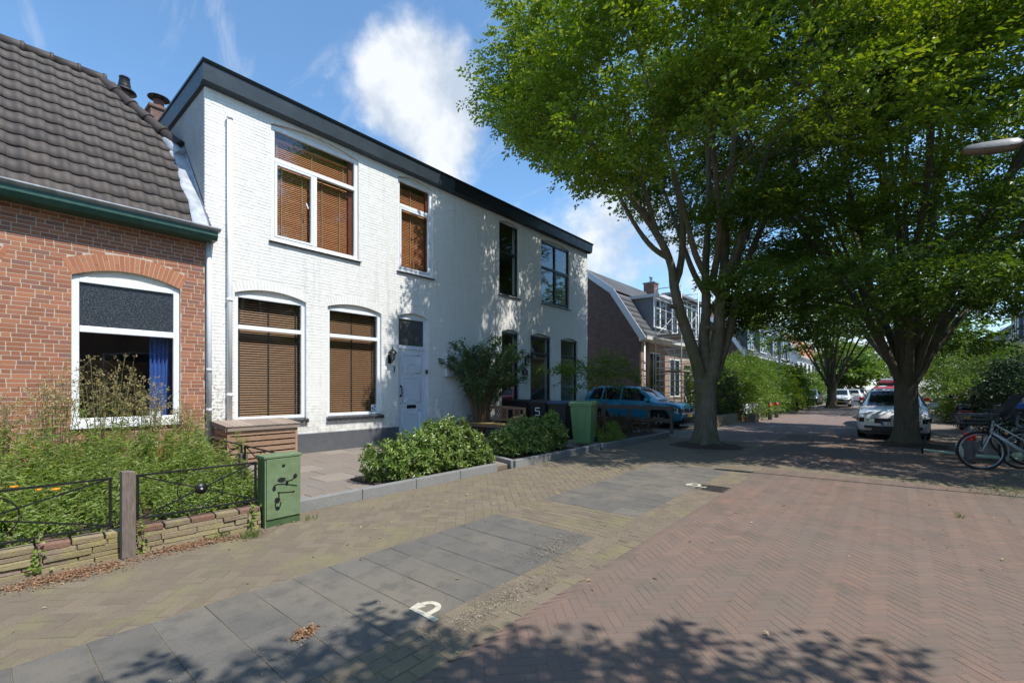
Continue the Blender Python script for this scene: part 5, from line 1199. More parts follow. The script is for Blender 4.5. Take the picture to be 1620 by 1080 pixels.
weeds('tall_weeds', 'dense tall bright green weeds filling the front garden of the red brick house', 640, lambda g: (g.uniform(-9.7, -6.1), g.uniform(-1.4, 2.45)), hf, 'weed', 38, .135, .028, 41)
weeds('low_weeds', 'low sprawling green weeds behind the black iron fence', 620, lambda g: (g.uniform(-7.2, -5.55), g.uniform(-1.2, 2.4)), lambda x, y: .24, 'cover', 30, .06, .028, 42, up=.3)
def drypl(x, y, h, lab, seed, w=.45):
    g = np.random.default_rng(seed); t = thing('dry_weed', lab, 'weed', (x, y, .12), 'dry seeded weeds in the front garden', world=True); mb = MB(); tips = []
    for k in range(22):
        a = g.uniform(0, 6.283); r = g.uniform(.0, w); hh = h*g.uniform(.72, 1.02); b = V(x+r*.3*math.cos(a), y+r*.3*math.sin(a), .12); e = V(x+r*math.cos(a), y+r*math.sin(a), hh)
        m_ = b.lerp(e, .55); mb.tube([b, m_, e], [.006, .004, .002], 4, cap=False)
        for j in range(9):
            s = m_.lerp(e, g.uniform(0, 1)); q = s+V(g.normal(0, .09), g.normal(0, .09), g.uniform(.04, .2)); mb.tube([s, q], [.002, .001], 3, cap=False); tips.append(tuple(q))
    mb.build('stems', mat('dry_stalk', (.20, .19, .08), .8, bump=0) if 'dry_stalk' not in bpy.data.materials else bpy.data.materials['dry_stalk'], t, kind='stuff')
    T_ = np.repeat(np.array(tips), 6, 0); T_ = T_+g.normal(0, .014, T_.shape); D = g.normal(0, 1, T_.shape)
    link('seedheads', leaves('seedheads', T_, D, g.normal(0, 1, T_.shape), .027, .018, M['dry']), t, kind='stuff')
    P = np.stack([x+g.normal(0, w*.3, 160), y+g.normal(0, w*.3, 160), g.uniform(.3, h*.7, 160)], 1); link('foliage', leaves('foliage', P, g.normal(0, 1, P.shape), np.tile([[0, 0, 1.]], (160, 1))+g.normal(0, .4, P.shape), .08, .015, M['weed']), t, kind='stuff')
drypl(-8.9, 1.25, 1.95, 'tallest dry seeded weed in front of the middle of the window', 51, .5); drypl(-8.9, 1.75, 1.6, 'dry seeded weed before the right half of the window', 52, .4)
drypl(-8.8, .75, 1.75, 'dry seeded weed before the left frame of the window', 53, .35); drypl(-9.3, 2.3, 1.15, 'dry weed against the brick at the downpipe', 54, .3); drypl(-9.0, .25, 1.3, 'dark thin weed left of the window in front of the bricks', 55, .22)
def leafy(x, y, h, lab, seed):
    g = np.random.default_rng(seed); t = thing('leafy_weed', lab, 'weed', (x, y, .12), world=True); mb = MB(); n = 150; Cs = []; Ds = []
    for k in range(3):
        lx, ly = g.normal(0, .05, 2); hh = h*(1-.15*k); mb.tube([(x, y, .12), (x+lx, y+ly, hh)], [.007, .002], 4); ts = g.uniform(.1, 1, n//3); th = g.uniform(0, 6.28, n//3)
        Cs.append(np.stack([x+lx*ts, y+ly*ts, .12+(hh-.12)*ts], 1)); Ds.append(np.stack([np.cos(th), np.sin(th), .5+g.normal(0, .3, n//3)], 1))
    C = np.concatenate(Cs); D = np.concatenate(Ds); mb.build('stems', M['stem'], t); link('foliage', leaves('foliage', C, D, np.tile([[0, 0, 1.]], (len(C), 1))+g.normal(0, .3, C.shape), .11, .018, M['weed']), t)
leafy(-7.9, 2.75, .80, 'single leafy weed standing before the slatted wooden storage box', 61); leafy(-7.2, 2.4, .62, 'small leafy weed behind the fence next to the green cabinet', 62); leafy(-9.2, 2.55, 1.05, 'pale leafy weed at the foot of the downpipes', 63)
for k, (px, py, lab) in enumerate(((22, 771, 'leftmost orange poppy in the weeds'), (59, 776, 'second orange poppy from the photo edge'), (88, 775, 'orange poppy nearest the fence post'))):
    p = Pd(px, py, 4.9); t = thing('poppy', lab, 'flower', (p.x, p.y, .12), 'orange poppies in the weeds'); MB().tube([(0, 0, 0), (.02, 0, p.z-.12)], .0025, 4).build('stem', M['stem'], t); MB().lathe([(0, -.005), (.022, .0), (.036, .022), (.03, .02), (0, .002)], (.02, 0, p.z-.12), 10).build('petals', M['poppy'], t)

# ------------------------------------------------------------ front garden wall and iron fence
GX0, GX1 = (-5.36, -2.6), (-5.22, 2.02)
def gline(y): return GX0[0]+(GX1[0]-GX0[0])*(y-GX0[1])/(GX1[1]-GX0[1])
gw = thing('garden_wall', 'low mossy stone garden wall with brick capping under the iron fence', 'wall', (-5.3, 0, 0), world=True)
mb = MB(); a, b = V(GX0[0]-.10, GX0[1], 0), V(GX1[0]-.10, GX1[1], 0); mb.bar(a+V(0, 0, .085), b+V(0, 0, .085), .15, .19); core = mb.build('wall_core', M['stonecore'], gw)
ang = math.atan2(GX1[0]-GX0[0], GX1[1]-GX0[1]); z = -.01
for row in range(5):
    hh = (.05, .042, .055, .045, .03)[row] if row < 4 else .0
    if row == 4: break
    y = GX0[1]+random.uniform(0, .2)
    while y < GX1[1]:
        l = random.uniform(.16, .52); y2 = min(y+l, GX1[1]); x_ = gline((y+y2)/2)-.002+random.uniform(-.012, .010); q = .004
        mb = MB(); j = lambda: random.uniform(-.004, .004)
        xa, xb, ya, yb, za, zb = -.05, .0, -(y2-y)/2+q, (y2-y)/2-q, -hh/2+q*.6, hh/2-q*.6
        mb.hexa([(xa, ya, za), (xb+j(), ya+j(), za+j()), (xb+j(), yb+j(), za+j()), (xa, yb, za), (xa, ya, zb), (xb+j()-.004, ya+j(), zb+j()), (xb+j()-.004, yb+j(), zb+j()), (xa, yb, zb)])
        me = mb.mesh('stone', M['gardenstone']); link('stone', me, core, bevel=.005, loc=(x_, (y+y2)/2, z+hh/2), rot=(0, 0, -ang)); y = y2
    z += hh
y = GX0[1]; zc = z+.0
while y < GX1[1]-.05:
    l = .21; x_ = gline(y+l/2)-.085; mb = MB(); mb.box(-.075, .075, -l/2+.006, l/2-.006, -.024, .024)
    link('cap_brick', mb.mesh('cap_brick', M['capbrick' if random.random() < .5 else 'gardenstone']), core, bevel=.006, loc=(x_+random.uniform(-.006, .006), y+l/2, zc+.022+random.uniform(-.004, .004)), rot=(random.uniform(-.03, .03), random.uniform(-.03, .03), -ang+random.uniform(-.03, .03))); y += l
def fence_post(p, label, h=.78):
    t = thing('fence_post', label, 'fence post', (p[0], p[1], -.02)); mb = MB(); w = .048
    mb.hexa([(-w, -w, 0), (w, -w, 0), (w, w, 0), (-w, w, 0), (-w, -w, h+.012), (w, -w, h+.012), (w, w, h), (-w, w, h)]); mb.build('post', M['postwood'], t, bevel=.006); return t
PP = Gd(203, 882); fence_post((PP.x-.02, PP.y), 'weathered square wooden post between the two iron fence panels')
def iron_panel(a, b, zt, zb, label):
    a, b = Vector(a), Vector(b); t = thing('iron_railing', label, 'railing', ((a.x+b.x)/2, (a.y+b.y)/2, 0), 'black iron fence panels', world=True); up_ = V(0, 0, 1); L = (b-a).length; d = (b-a).normalized(); nrm = d.cross(up_)
    def P(f, z): return a.lerp(b, f)+V(0, 0, z)
    mb = MB(); mb.bar(P(0, zt), P(1, zt), .022, .016); mb.bar(P(0, zb), P(1, zb), .022, .016); mb.bar(P(.012, zb), P(.012, zt), .02, .02); mb.bar(P(.988, zb), P(.988, zt), .02, .02); mb.build('frame', M['black'], t)
    for z0, z1 in ((zb, zt), (zt, zb)): MB().bar(P(.012, z0), P(.988, z1), .010, .012).build('diagonal_bar', M['black'], t)
    c = P(.5, (zt+zb)/2); r = (zt-zb)*.43; mb = MB(); mb.tube([c+d*r*1.15*math.cos(k*2*math.pi/28)+up_*r*math.sin(k*2*math.pi/28) for k in range(29)], .005, 6); mb.build('ring', M['black'], t)
    mb = MB(); mb.lathe([(0, -.008), (.055, -.006), (.055, .006), (0, .008)], (0, 0, 0), 18, 'y'); rot = Matrix.Rotation(math.atan2(d.y, d.x), 3, 'Z'); mb.v = [tuple(rot @ Vector(v)+c+nrm*.0) for v in mb.v]; mb.build('disc', M['black'], t)
    mb = MB(); mb.cyl(c+nrm*.009, c+nrm*.014, .010, 8); mb.cyl(c-nrm*.009, c-nrm*.014, .010, 8); mb.build('bolt', M['greypipe'], t)
    return t
fx = lambda y: gline(y)-.07
iron_panel((fx(-.72), -.72, 0), (fx(.82), .82, 0), .70, .285, 'black iron fence panel left of the wooden post'); iron_panel((fx(.98), .98, 0), (fx(2.0), 2.0, 0), .70, .30, 'black iron fence panel between the wooden post and the green cabinet')
fence_post((fx(-.80), -.80), 'wooden post at the far left end of the iron fence')
iron_panel((-5.55, 2.42, 0), (-6.95, 2.47, 0), .70, .30, 'black iron fence panel running back from the cabinet towards the house'); iron_panel((-7.05, 2.47, 0), (-8.45, 2.52, 0), .70, .30, 'black iron fence panel in front of the slatted storage box')
fence_post((-7.0, 2.47), 'wooden post among the weeds near the storage box', .6)
# ivy sprigs on wall
for k, (y, lab) in enumerate(((.35, 'small ivy sprig hanging over the wall left of the post'), (1.0, 'ivy sprig climbing at the right of the wooden post'), (1.92, 'ivy at the foot of the green cabinet'))):
    n = 26; P = np.stack([np.full(n, gline(y)+.012)+rng.uniform(0, .02, n), y+rng.normal(0, .025, n), rng.uniform(.02, .30, n)], 1); t = thing('ivy', lab, 'ivy', (gline(y), y, 0), 'ivy sprigs on the garden wall', world=True)
    link('leaves', leaves('leaves', P, rng.normal(0, 1, P.shape)+np.array([.3, 0, -.3]), np.tile([[1, 0, .4]], (n, 1))+rng.normal(0, .3, P.shape), .035, .032, M['cover']), t); MB().tube([(gline(y)+.01, y, .0), (gline(y)+.012, y+.02, .15), (gline(y)+.01, y-.01, .30)], .003, 4).build('stem', M['stembrown'], t)

# ------------------------------------------------------------ green cabinet with spray paint
cb = thing('utility_cabinet', 'green street utility cabinet with black spray paint next to the kerb', 'cabinet', (-5.25, 2.22, 0))
MB().box(-.10, .085, -.19, .19, -.02, .74).build('body', M['cabinetshade'], cb, bevel=.004)
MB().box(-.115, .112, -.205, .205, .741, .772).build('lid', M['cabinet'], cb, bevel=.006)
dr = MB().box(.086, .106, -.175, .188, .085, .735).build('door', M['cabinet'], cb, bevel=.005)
MB().box(.086, .10, -.192, -.178, .0, .74).build('edge_strip', M['cabinet'], cb, bevel=.003); MB().box(.03, .09, -.18, .18, .0, .08).build('base', M['cabinetshade'], cb)
MB().lathe([(0, .0), (.016, .0), (.016, .008), (0, .010)], (.106, .0, .655), 12, 'x').build('lock', M['black'], dr)
gf = MB(); xg = .1075
def blot(y, z, ry, rz): 
    n = 16; gf.add([(xg, y, z)]+[(xg, y+ry*math.cos(k*2*math.pi/n)*random.uniform(.85, 1.15), z+rz*math.sin(k*2*math.pi/n)*random.uniform(.85, 1.15)) for k in range(n)], [(0, 1+k, 1+(k+1) % n) for k in range(n)])
def stroke(pts, w=.012):
    P = smooth([(xg+.0004, p[0], p[1]) for p in pts], 2)
    for i, (a, b) in enumerate(zip(P[:-1], P[1:])):
        d = (b-a).normalized(); s = V(0, -d.z, d.y)*w/2; e = d*.003; gf.add([a-s-e, b-s+e, b+s+e, a+s-e], [(0, 1, 2, 3)])
# photo crop: door spans x 580..848, y 430..1010  ->  y = -.17+(x-580)/268*.345 , z=.735-(y-430)/585*.65
def cz(x, y): return (-.17+(x-580)/268*.345, .735-(y-445+(x-580)*.09)/560*.65)
for (x, y, a, b) in ((697, 640, .045, .03), (740, 672, .015, .032), (810, 612, .022, .028), (635, 718, .02, .03), (660, 830, .03, .032), (662, 905, .024, .024), (795, 760, .012, .012)): q = cz(x, y); blot(q[0], q[1], a, b)
for s in ([(630, 710), (640, 680), (700, 678), (760, 690), (825, 705)], [(740, 690), (745, 655), (790, 645), (805, 610)], [(665, 755), (730, 762), (795, 760)], [(672, 760), (675, 800), (660, 835), (640, 870), (655, 910), (680, 900), (690, 850)]): stroke([cz(*p) for p in s])
gf.build('spray_paint', M['spray'], dr)

# ------------------------------------------------------------ slatted storage box
bx = thing('storage_box', 'slatted brown wooden storage box with greyed lid against the white wall', 'storage box', (-9.55, 3.6, .06))
x0, x1, y0, y1 = -.38, .36, -.62, .64
for k in range(6):
    z = .03+k*.108; MB().box(x1-.02, x1, y0+.045, y1-.045, z, z+.080).build('slat', M['boxwood'], bx, bevel=.003); MB().box(x0+.05, x1-.05, y0, y0+.02, z, z+.088).build('slat', M['boxwood'], bx, bevel=.003)
MB().box(x0+.02, x1-.06, y1-.02, y1, .03, .66).build('side_panel', M['boxwood'], bx); MB().box(x0, x0+.02, y0+.05, y1-.05, .03, .7).build('back_panel', M['boxwood'], bx)
for (a, b) in ((x1, y0), (x1, y1), (x0+.05, y0), (x0+.05, y1)):
    s = 1 if b < 0 else -1; MB().box(a-.045, a+.002, min(b, b+s*.045)-.001*s, max(b, b+s*.045)-.001*s, -.01, .665).build('corner_post', M['boxwood'], bx, bevel=.003)
lid = MB(); lid.hexa([(x1, y0-.03, .675), (x1+.04, y0-.03, .66), (x1+.04, y1+.03, .66), (x1, y1+.03, .675), (x1, y0-.03, .74), (x1+.04, y0-.03, .735), (x1+.04, y1+.03, .735), (x1, y1+.03, .74)])
lid.hexa([(x0, y0-.04, .74), (x1+.04, y0-.04, .655), (x1+.04, y0-.01, .655), (x0, y0-.01, .74), (x0, y0-.04, .80), (x1+.04, y0-.04, .735), (x1+.04, y0-.01, .735), (x0, y0-.01, .80)]); lid = lid.build('lid', M['lidwood'], bx)
nb = 11
for k in range(nb):
    a = y0-.04+k*(y1-y0+.08)/nb; b = a+(y1-y0+.08)/nb-.007; MB().hexa([(x0-.01, a, .80), (x1+.055, a, .737), (x1+.055, b, .737), (x0-.01, b, .80), (x0-.01, a, .822), (x1+.055, a, .757), (x1+.055, b, .757), (x0-.01, b, .822)]).build('board', M['lidwood'], lid, bevel=.002)

# ------------------------------------------------------------ bench, faces the camera side (-Y)
be = thing('garden_bench', 'teak garden bench with lattice back and mustard seat by the white wall', 'bench', (-8.75, 9.75, .06))
w = .85
for s in (-1, 1):
    x = s*w; MB().box(x-.03, x+.03, .17, .23, 0, .90).build('leg', M['benchwood'], be, bevel=.004); MB().box(x-.03, x+.03, -.33, -.27, 0, .62).build('leg', M['benchwood'], be, bevel=.004)
    MB().tube([(x, -.38, .63), (x, -.1, .66), (x, .2, .70)], .028, 6).build('arm', M['benchwood'], be)
fr = MB(); fr.box(-w+.031, w-.031, -.325, -.285, .34, .41); fr.box(-w+.031, w-.031, .18, .22, .34, .41); fr.build('seat_frame', M['benchwood'], be)
for k in range(6): MB().box(-w+.0, w-.0, -.34+k*.09, -.265+k*.09, .415, .44).build('seat_slat', M['cushion'], be, bevel=.003)
bk = MB(); bk.prism([(-w+.031, .84), (w-.031, .84), (w-.031, .90), (0, .935), (-w+.031, .90)], .18, .22, 'y'); bk.box(-w+.031, w-.031, .18, .22, .50, .55); bk.build('back_rail', M['benchwood'], be)
for k in range(7):
    x = -w+.16+k*(2*w-.32)/6
    if k in (0, 2, 4, 6) or 1: MB().box(x-.015, x+.015, .185, .215, .551, .84).build('back_slat', M['benchwood'], be)
for k in (0, 2, 3, 5):
    xa = -w+.175+k*(2*w-.32)/6; xb = xa+(2*w-.32)/6-.03
    for (p, q) in (((xa, .552), (xb, .838)), ((xa, .838), (xb, .552)), ((xa, .695), ((xa+xb)/2, .838)), (((xa+xb)/2, .552), (xb, .695)), ((xa, .695), ((xa+xb)/2, .552)), (((xa+xb)/2, .838), (xb, .695))): MB().bar((p[0], .2, p[1]), (q[0], .2, q[1]), .018, .018).build('lattice_bar', M['benchwood'], be)

# ------------------------------------------------------------ wheeled bins (front faces -Y in local space)
def wheelie(name, label, bm, lm, loc, rz, group='wheeled bins', num=False):
    t = thing(name, label, 'bin', loc, group, rz=rz); W0, W1, D0, D1, H = .215, .285, .23, .31, 1.03
    b = MB(); b.hexa([(-W0, -D0, .04), (W0, -D0, .04), (W0, D0, .04), (-W0, D0, .04), (-W1, -D1, H), (W1, -D1, H), (W1, D1*.9, H), (-W1, D1*.9, H)]); b = b.build('body', M[bm], t, bevel=.03)
    MB().box(-W1-.015, W1+.015, -D1-.02, D1*.9+.02, H-.055, H-.005).build('rim', M[bm], t, bevel=.01)
    l = MB(); l.prism([(-D1-.035, H-.004), (D1+.02, H-.004), (D1+.02, H+.03), (0, H+.075), (-D1-.02, H+.04)], -W1-.02, W1+.02, 'x'); l.build('lid', M[lm], t, bevel=.012)
    MB().tube([(-W1+.03, D1+.01, H-.03), (-W1+.03, D1+.06, H-.01), (W1-.03, D1+.06, H-.01), (W1-.03, D1+.01, H-.03)], .014, 8).build('handle', M[lm], t)
    for s in (-1, 1): MB().lathe([(0, -.025), (.09, -.025), (.1, -.015), (.1, .015), (.09, .025), (0, .025)], (s*(W0+.03), D0-.02, .10), 18, 'x').build('wheel', M['tyre'], t)
    rb = MB(); 
    for s in (-.11, .11): rb.hexa([(s-.018, -D0-.012, .15), (s+.018, -D0-.012, .15), (s+.018, -D0+.01, .15), (s-.018, -D0+.01, .15), (s-.018, -D1+.0, H-.12), (s+.018, -D1+.0, H-.12), (s+.018, -D1+.03, H-.12), (s-.018, -D1+.03, H-.12)])
    rb.build('rib', M[bm], t, bevel=.005)
    if num:
        mb = MB(); s_ = .2; glyph(mb, [[(.4*s_, .5*s_), (-.3*s_, .5*s_)], [(-.3*s_, .5*s_), (-.32*s_, .05*s_)], [(p[0]*s_, p[1]*s_) for p in [(-.32, .05), (.3, .05), (.36, -.1), (.34, -.45), (.2, -.55), (-.35, -.55)]]], .028, (.0, -D1+.014, .78), (1, 0, 0), (0, 0, 1), .006, (0, -1, 0)); mb.build('numeral', M['whitepaint'], t)
    return t
G5 = Gd(922, 703, .1)
wheelie('wheeled_bin', 'green wheeled bin at the end of the kerb behind the shaded laurel', 'bingreen', 'binlid', (G5.x-.05, G5.y+.15, .09), R(14))
wheelie('wheeled_bin', 'black wheeled bin with a white numeral 5 on its front', 'blackplastic', 'blackplastic', (-7.98, 10.9, .05), R(8), num=True)
wheelie('wheeled_bin', 'plain black wheeled bin farthest back against the glazed black door', 'blackplastic', 'blackplastic', (-8.95, 11.2, .05), R(6))
wheelie('wheeled_bin', 'black wheeled bin with dark blue lid next to the green one', 'blackplastic', 'bluelid', (-7.2, 10.75, .05), R(10))

# ------------------------------------------------------------ wooden rail fence by the driveway
rf_ = thing('rail_fence', 'low brown wooden rail fence between the planted bed and the blue car', 'fence', (-7.5, 14.9, 0), world=True)
fa, fb = V(-9.6, 14.9, 0), V(-5.66, 15.0, 0)
for f in (0.02, .36, .62, .8, 1): p = fa.lerp(fb, f); MB().box(p.x-.045, p.x+.045, p.y-.045, p.y+.045, 0, .93).build('post', M['postwood'], rf_, bevel=.01)
for z in (.84, .42): MB().bar(fa+V(0, -.065, z), fb+V(.05, -.065, z), .04, .13).build('rail', M['postwood'], rf_, bevel=.006)
# ------------------------------------------------------------ cars: lengthwise x (front = +x), built from stations
def interp(st, x, j):
    xs = [s[0] for s in st]
    return float(np.interp(x, xs, [s[j] for s in st]))
def make_car(name, label, paint, loc, rz, S, wheels, rw, side_win, wsh, rear, plate='yellow', group=None, rails=False, tail='redlamp', clad=None, platetxt=None, roofpaint=None):
    """S stations: x, zbottom, zbelt, ztop, w_low, w_belt, w_top"""
    t = thing(name, label, 'car', loc, group, rz=rz); xs0 = [s[0] for s in S]; xs = sorted(set(list(np.linspace(xs0[0], xs0[-1], 46))+xs0))
    def ring(x):
        zb, zl, zt, wl, wb, wt = [interp(S, x, j) for j in range(1, 7)]
        zm = zb+(zl-zb)*.5
        half = [(0, zb), (wl*.88, zb), (wl*.97, zb+.05), (wl, zb+(zl-zb)*.3), (max(wl, wb)*1.01, zm), (max(wl, wb)*1.0, zb+(zl-zb)*.78), (wb, zl-.01), (wb-.02, zl+.012*(zt > zl+.05)), (wt+.0, zt-.05 if zt > zl+.2 else zl+(zt-zl)*.6), (wt*.93, zt-.015 if zt > zl+.2 else zl+(zt-zl)*.85), (wt*.6, zt), (0, zt+.006)]
        return half
    rings = []
    for x in xs:
        h = ring(x); rings.append([(x, y, z) for y, z in h]+[(x, -y, z) for y, z in h[-2:0:-1]])
    # wheel arches: push bottom points up around the wheels
    def arch(p):
        x, y, z = p
        for wx in wheels:
            dx = x-wx; ra = rw+.07
            if abs(dx) < ra:
                za = rw+math.sqrt(ra*ra-dx*dx)
                if z < za and abs(y) > .4: return (x, y, za)
        return p
    xs_extra = []
    n = len(rings[0]); mb = MB(); mb.add([arch(p) for r in rings for p in r], [(i*n+k, i*n+(k+1) % n, (i+1)*n+(k+1) % n, (i+1)*n+k) for i in range(len(rings)-1) for k in range(n)][:], True)
    mb.f.append(tuple(range(n))[::-1]); mb.f.append(tuple((len(rings)-1)*n+k for k in range(n))); mb.sm += [False, False]
    body = mb.build('body', M[paint], t)
    def side_pt(x, f, s, off=.008):
        zb, zl, zt, wl, wb, wt = [interp(S, x, j) for j in range(1, 7)]
        a = Vector((x, s*(wb-.02), zl+.012)); b = Vector((x, s*wt, zt-.05)); return a.lerp(b, f)+Vector((0, s*off, off*.3))
    for s in (1, -1):
        for (x0, x1, t0, t1) in side_win:      # lower x range, upper x range
            q = MB(); m_ = 8; vs = []
            for k in range(m_+1):
                f = k/m_; xl = x0[0]+(x0[1]-x0[0])*f; xu = t0+(t1-t0)*f
                A = side_pt(xl, .06, s); B = side_pt(xu, .93, s); vs += [A, (A+B)/2+V(0, s*.004, 0), B]
            q.add(vs, [(3*k+j, 3*k+3+j, 3*k+4+j, 3*k+1+j) for k in range(m_) for j in range(2)], True); q.build('side_window', M['carglass'], t)
        # dark lining round the glasshouse, sill trim
        lo = S[0][0]; MB().bar((wheels[1]+rw+.05, s*(interp(S, 0, 4)+.004), .27), (wheels[0]-rw-.05, s*(interp(S, 0, 4)+.004), .27), .03, .14).build('sill_trim', M['blackplastic'], t)
        if clad:
            for wx in wheels:
                mb = MB(); pts = [(wx+(rw+.085)*math.cos(a), s*(interp(S, wx, 4)+.012), rw+(rw+.085)*math.sin(a)) for a in [math.pi*i/14 for i in range(15)]]; mb.tube(pts, .035, 6); mb.build('arch_trim', M['blackplastic'], t)
        # door lines and handles
        for hx in clad or []:
            pass
        xm = side_win[0][0][1]-.10; zl = interp(S, xm, 2); wb = interp(S, xm, 5)
        mm = MB(); mm.hexa([(xm-.06, s*(wb-.03), zl+.03), (xm+.05, s*(wb-.03), zl+.03), (xm+.05, s*(wb+.20), zl+.03), (xm-.06, s*(wb+.20), zl+.03), (xm-.07, s*(wb+.03), zl+.15), (xm+.03, s*(wb+.03), zl+.15), (xm+.03, s*(wb+.20), zl+.16), (xm-.07, s*(wb+.20), zl+.16)]); mm.build('wing_mirror', M[paint], t, bevel=.02)
        for hx in (side_win[0][0][0]+.1, side_win[1][0][0]+.1): MB().box(hx, hx+.16, min(s*(wb-.005), s*(wb+.022)), max(s*(wb-.005), s*(wb+.022)), zl-.13, zl-.10).build('door_handle', M[paint], t, bevel=.006)
        dl = MB()
        for hx in (side_win[0][0][0]-.02, side_win[1][0][0]-.02, side_win[0][0][1]+.03):
            dl.tube([(hx, s*(interp(S, hx, 5)+.003), interp(S, hx, 2)-.01), (hx, s*(max(interp(S, hx, 5), interp(S, hx, 4))*1.01+.001), .6), (hx, s*(interp(S, hx, 4)+.002), .36)], .004, 4)
        dl.build('door_gap', M['blackplastic'], t)
        if rails: MB().tube([(rear[1]+.15, s*(interp(S, 0, 6)-.06), interp(S, 0, 3)-.01), (rear[1]+.25, s*(interp(S, 0, 6)-.06), interp(S, 0, 3)+.035), (wsh[1]-.35, s*(interp(S, 0, 6)-.06), interp(S, 0, 3)+.03), (wsh[1]-.25, s*(interp(S, 0, 6)-.06), interp(S, 0, 3)-.01)], .014, 6).build('roof_rail', M['alu'], t)
    def glasspatch(x0, x1, nm, m='carglass', fw=.9, off=.012):
        vs = []; nx, ny = 8, 8
        for i in range(nx+1):
            x = x0+(x1-x0)*i/nx; zt = interp(S, x, 3); wt = interp(S, x, 6); zl = interp(S, x, 2); h_ = ring(x)
            hy = [h_[-1], h_[-2], h_[-3], h_[-4]]; ysr = [p[0] for p in hy]; zsr = [p[1] for p in hy]
            for j in range(ny+1):
                y = (j/ny*2-1)*wt*fw; z = float(np.interp(abs(y), ysr, zsr)); vs.append((x+off*(1 if x1 > 0 else -1)*.6, y, z+off))
        q = MB(); q.add(vs, [(i*(ny+1)+j, i*(ny+1)+j+1, (i+1)*(ny+1)+j+1, (i+1)*(ny+1)+j) for i in range(nx) for j in range(ny)], True); q.build(nm, M[m], t)
    glasspatch(wsh[1], wsh[0], 'windscreen'); glasspatch(rear[0], rear[1], 'rear_window')
    if roofpaint: pass
    xf = S[-1][0]; xr = S[0][0]; wf = interp(S, xf-.05, 4); zlf = interp(S, xf-.1, 2)
    for s in (1, -1):
        Wd_ = lambda x: max(interp(S, x, 4), interp(S, x, 5))*1.01
        cont = [(xf-.40, Wd_(xf-.40)), (xf-.25, Wd_(xf-.25)), (xf-.12, Wd_(xf-.12)), (xf-.04, Wd_(xf-.04)), (xf+.006, Wd_(xf)*.92), (xf+.012, Wd_(xf)*.58)]
        zr_ = [(-.09, -.03), (-.14, -.03), (-.17, -.045), (-.185, -.06), (-.195, -.075), (-.18, -.09)]; hl = MB(); vs = []
        for (x, y), (za, zb) in zip(cont, zr_): vs += [(x, s*(y-.03), zlf+za), (x+.012, s*(y+.014), zlf+za), (x+.008, s*(y+.008), zlf+zb), (x-.01, s*(y-.04), zlf+zb)]
        hl.add(vs, [(4*k+q, 4*k+(q+1) % 4, 4*k+4+(q+1) % 4, 4*k+4+q) for k in range(5) for q in range(4)]+[(0, 3, 2, 1), (20, 21, 22, 23)]); hl = hl.build('headlight', M['lens'], t)
        rf2 = MB(); x_, y_ = cont[4]; rf2.lathe([(0, .02), (.03, .018), (.045, 0)], (x_+.004, s*(y_-.06), zlf-.135), 12, 'x'); rf2.build('lamp_reflector', M['chrome'], hl)
        tl_ = MB(); wr = interp(S, xr+.05, 5); zr = interp(S, xr+.1, 2)
        tl_.hexa([(xr-.012, s*wr*.62, zr-.20), (xr+.22, s*(wr+.028), zr-.17), (xr+.22, s*(wr-.02), zr-.17), (xr+.03, s*wr*.62, zr-.2), (xr-.005, s*wr*.62, zr-.04), (xr+.26, s*(wr+.024), zr+.02), (xr+.26, s*(wr-.03), zr+.02), (xr+.03, s*wr*.62, zr-.04)]); tl_.build('tail_light', M[tail], t, bevel=.008)
        MB().box(xf-.015, xf+.02, min(s*wf*.55, s*wf*.85), max(s*wf*.55, s*wf*.85), .33, .41).build('fog_light', M['blackplastic'], t, bevel=.01)
    MB().box(xf-.06, xf+.016, -wf*.54, wf*.54, zlf-.22, zlf-.07).build('grille', M['blackplastic'], t, bevel=.015)
    MB().box(xf-.06, xf+.018, -wf*.62, wf*.62, .27, .40).build('lower_grille', M['blackplastic'], t, bevel=.015)
    MB().box(xf-.05, xf+.022, -wf*.86, wf*.86, .16, .235).build('bumper_lip', M['blackplastic'], t, bevel=.02)
    pl = MB().box(xf+.019, xf+.029, -.26, .26, .42, .53).build('number_plate', M['yellowplate' if plate == 'yellow' else 'whitepaint'], t)
    MB().box(xf+.030, xf+.032, -.26, -.215, .42, .53).build('plate_band', M['blueplate'], pl) if rz > -3.5 else None
    if platetxt:
        mb = MB(); y = -.19
        for ch in platetxt:
            for st in ch: glyph(mb, [[(p[0]*.045, p[1]*.08) for p in st]], .011, (xf+.0305, y, .435), (0, 1, 0), (0, 0, 1), .003, (1, 0, 0))
            y += .072
        mb.build('plate_characters', M['black'], pl)
    MB().lathe([(0, 0), (.045, 0), (.04, .012), (0, .014)], (xf+.016, 0, zlf-.13), 14, 'x').build('badge', M['chrome'], t)
    MB().box(xr-.02, xr-.01, -.26, .26, .62, .73).build('number_plate', M['yellowplate'], t); MB().box(xr-.03, xr+.05, -wf*.9, wf*.9, .2, .42).build('rear_bumper', M['blackplastic'], t, bevel=.03)
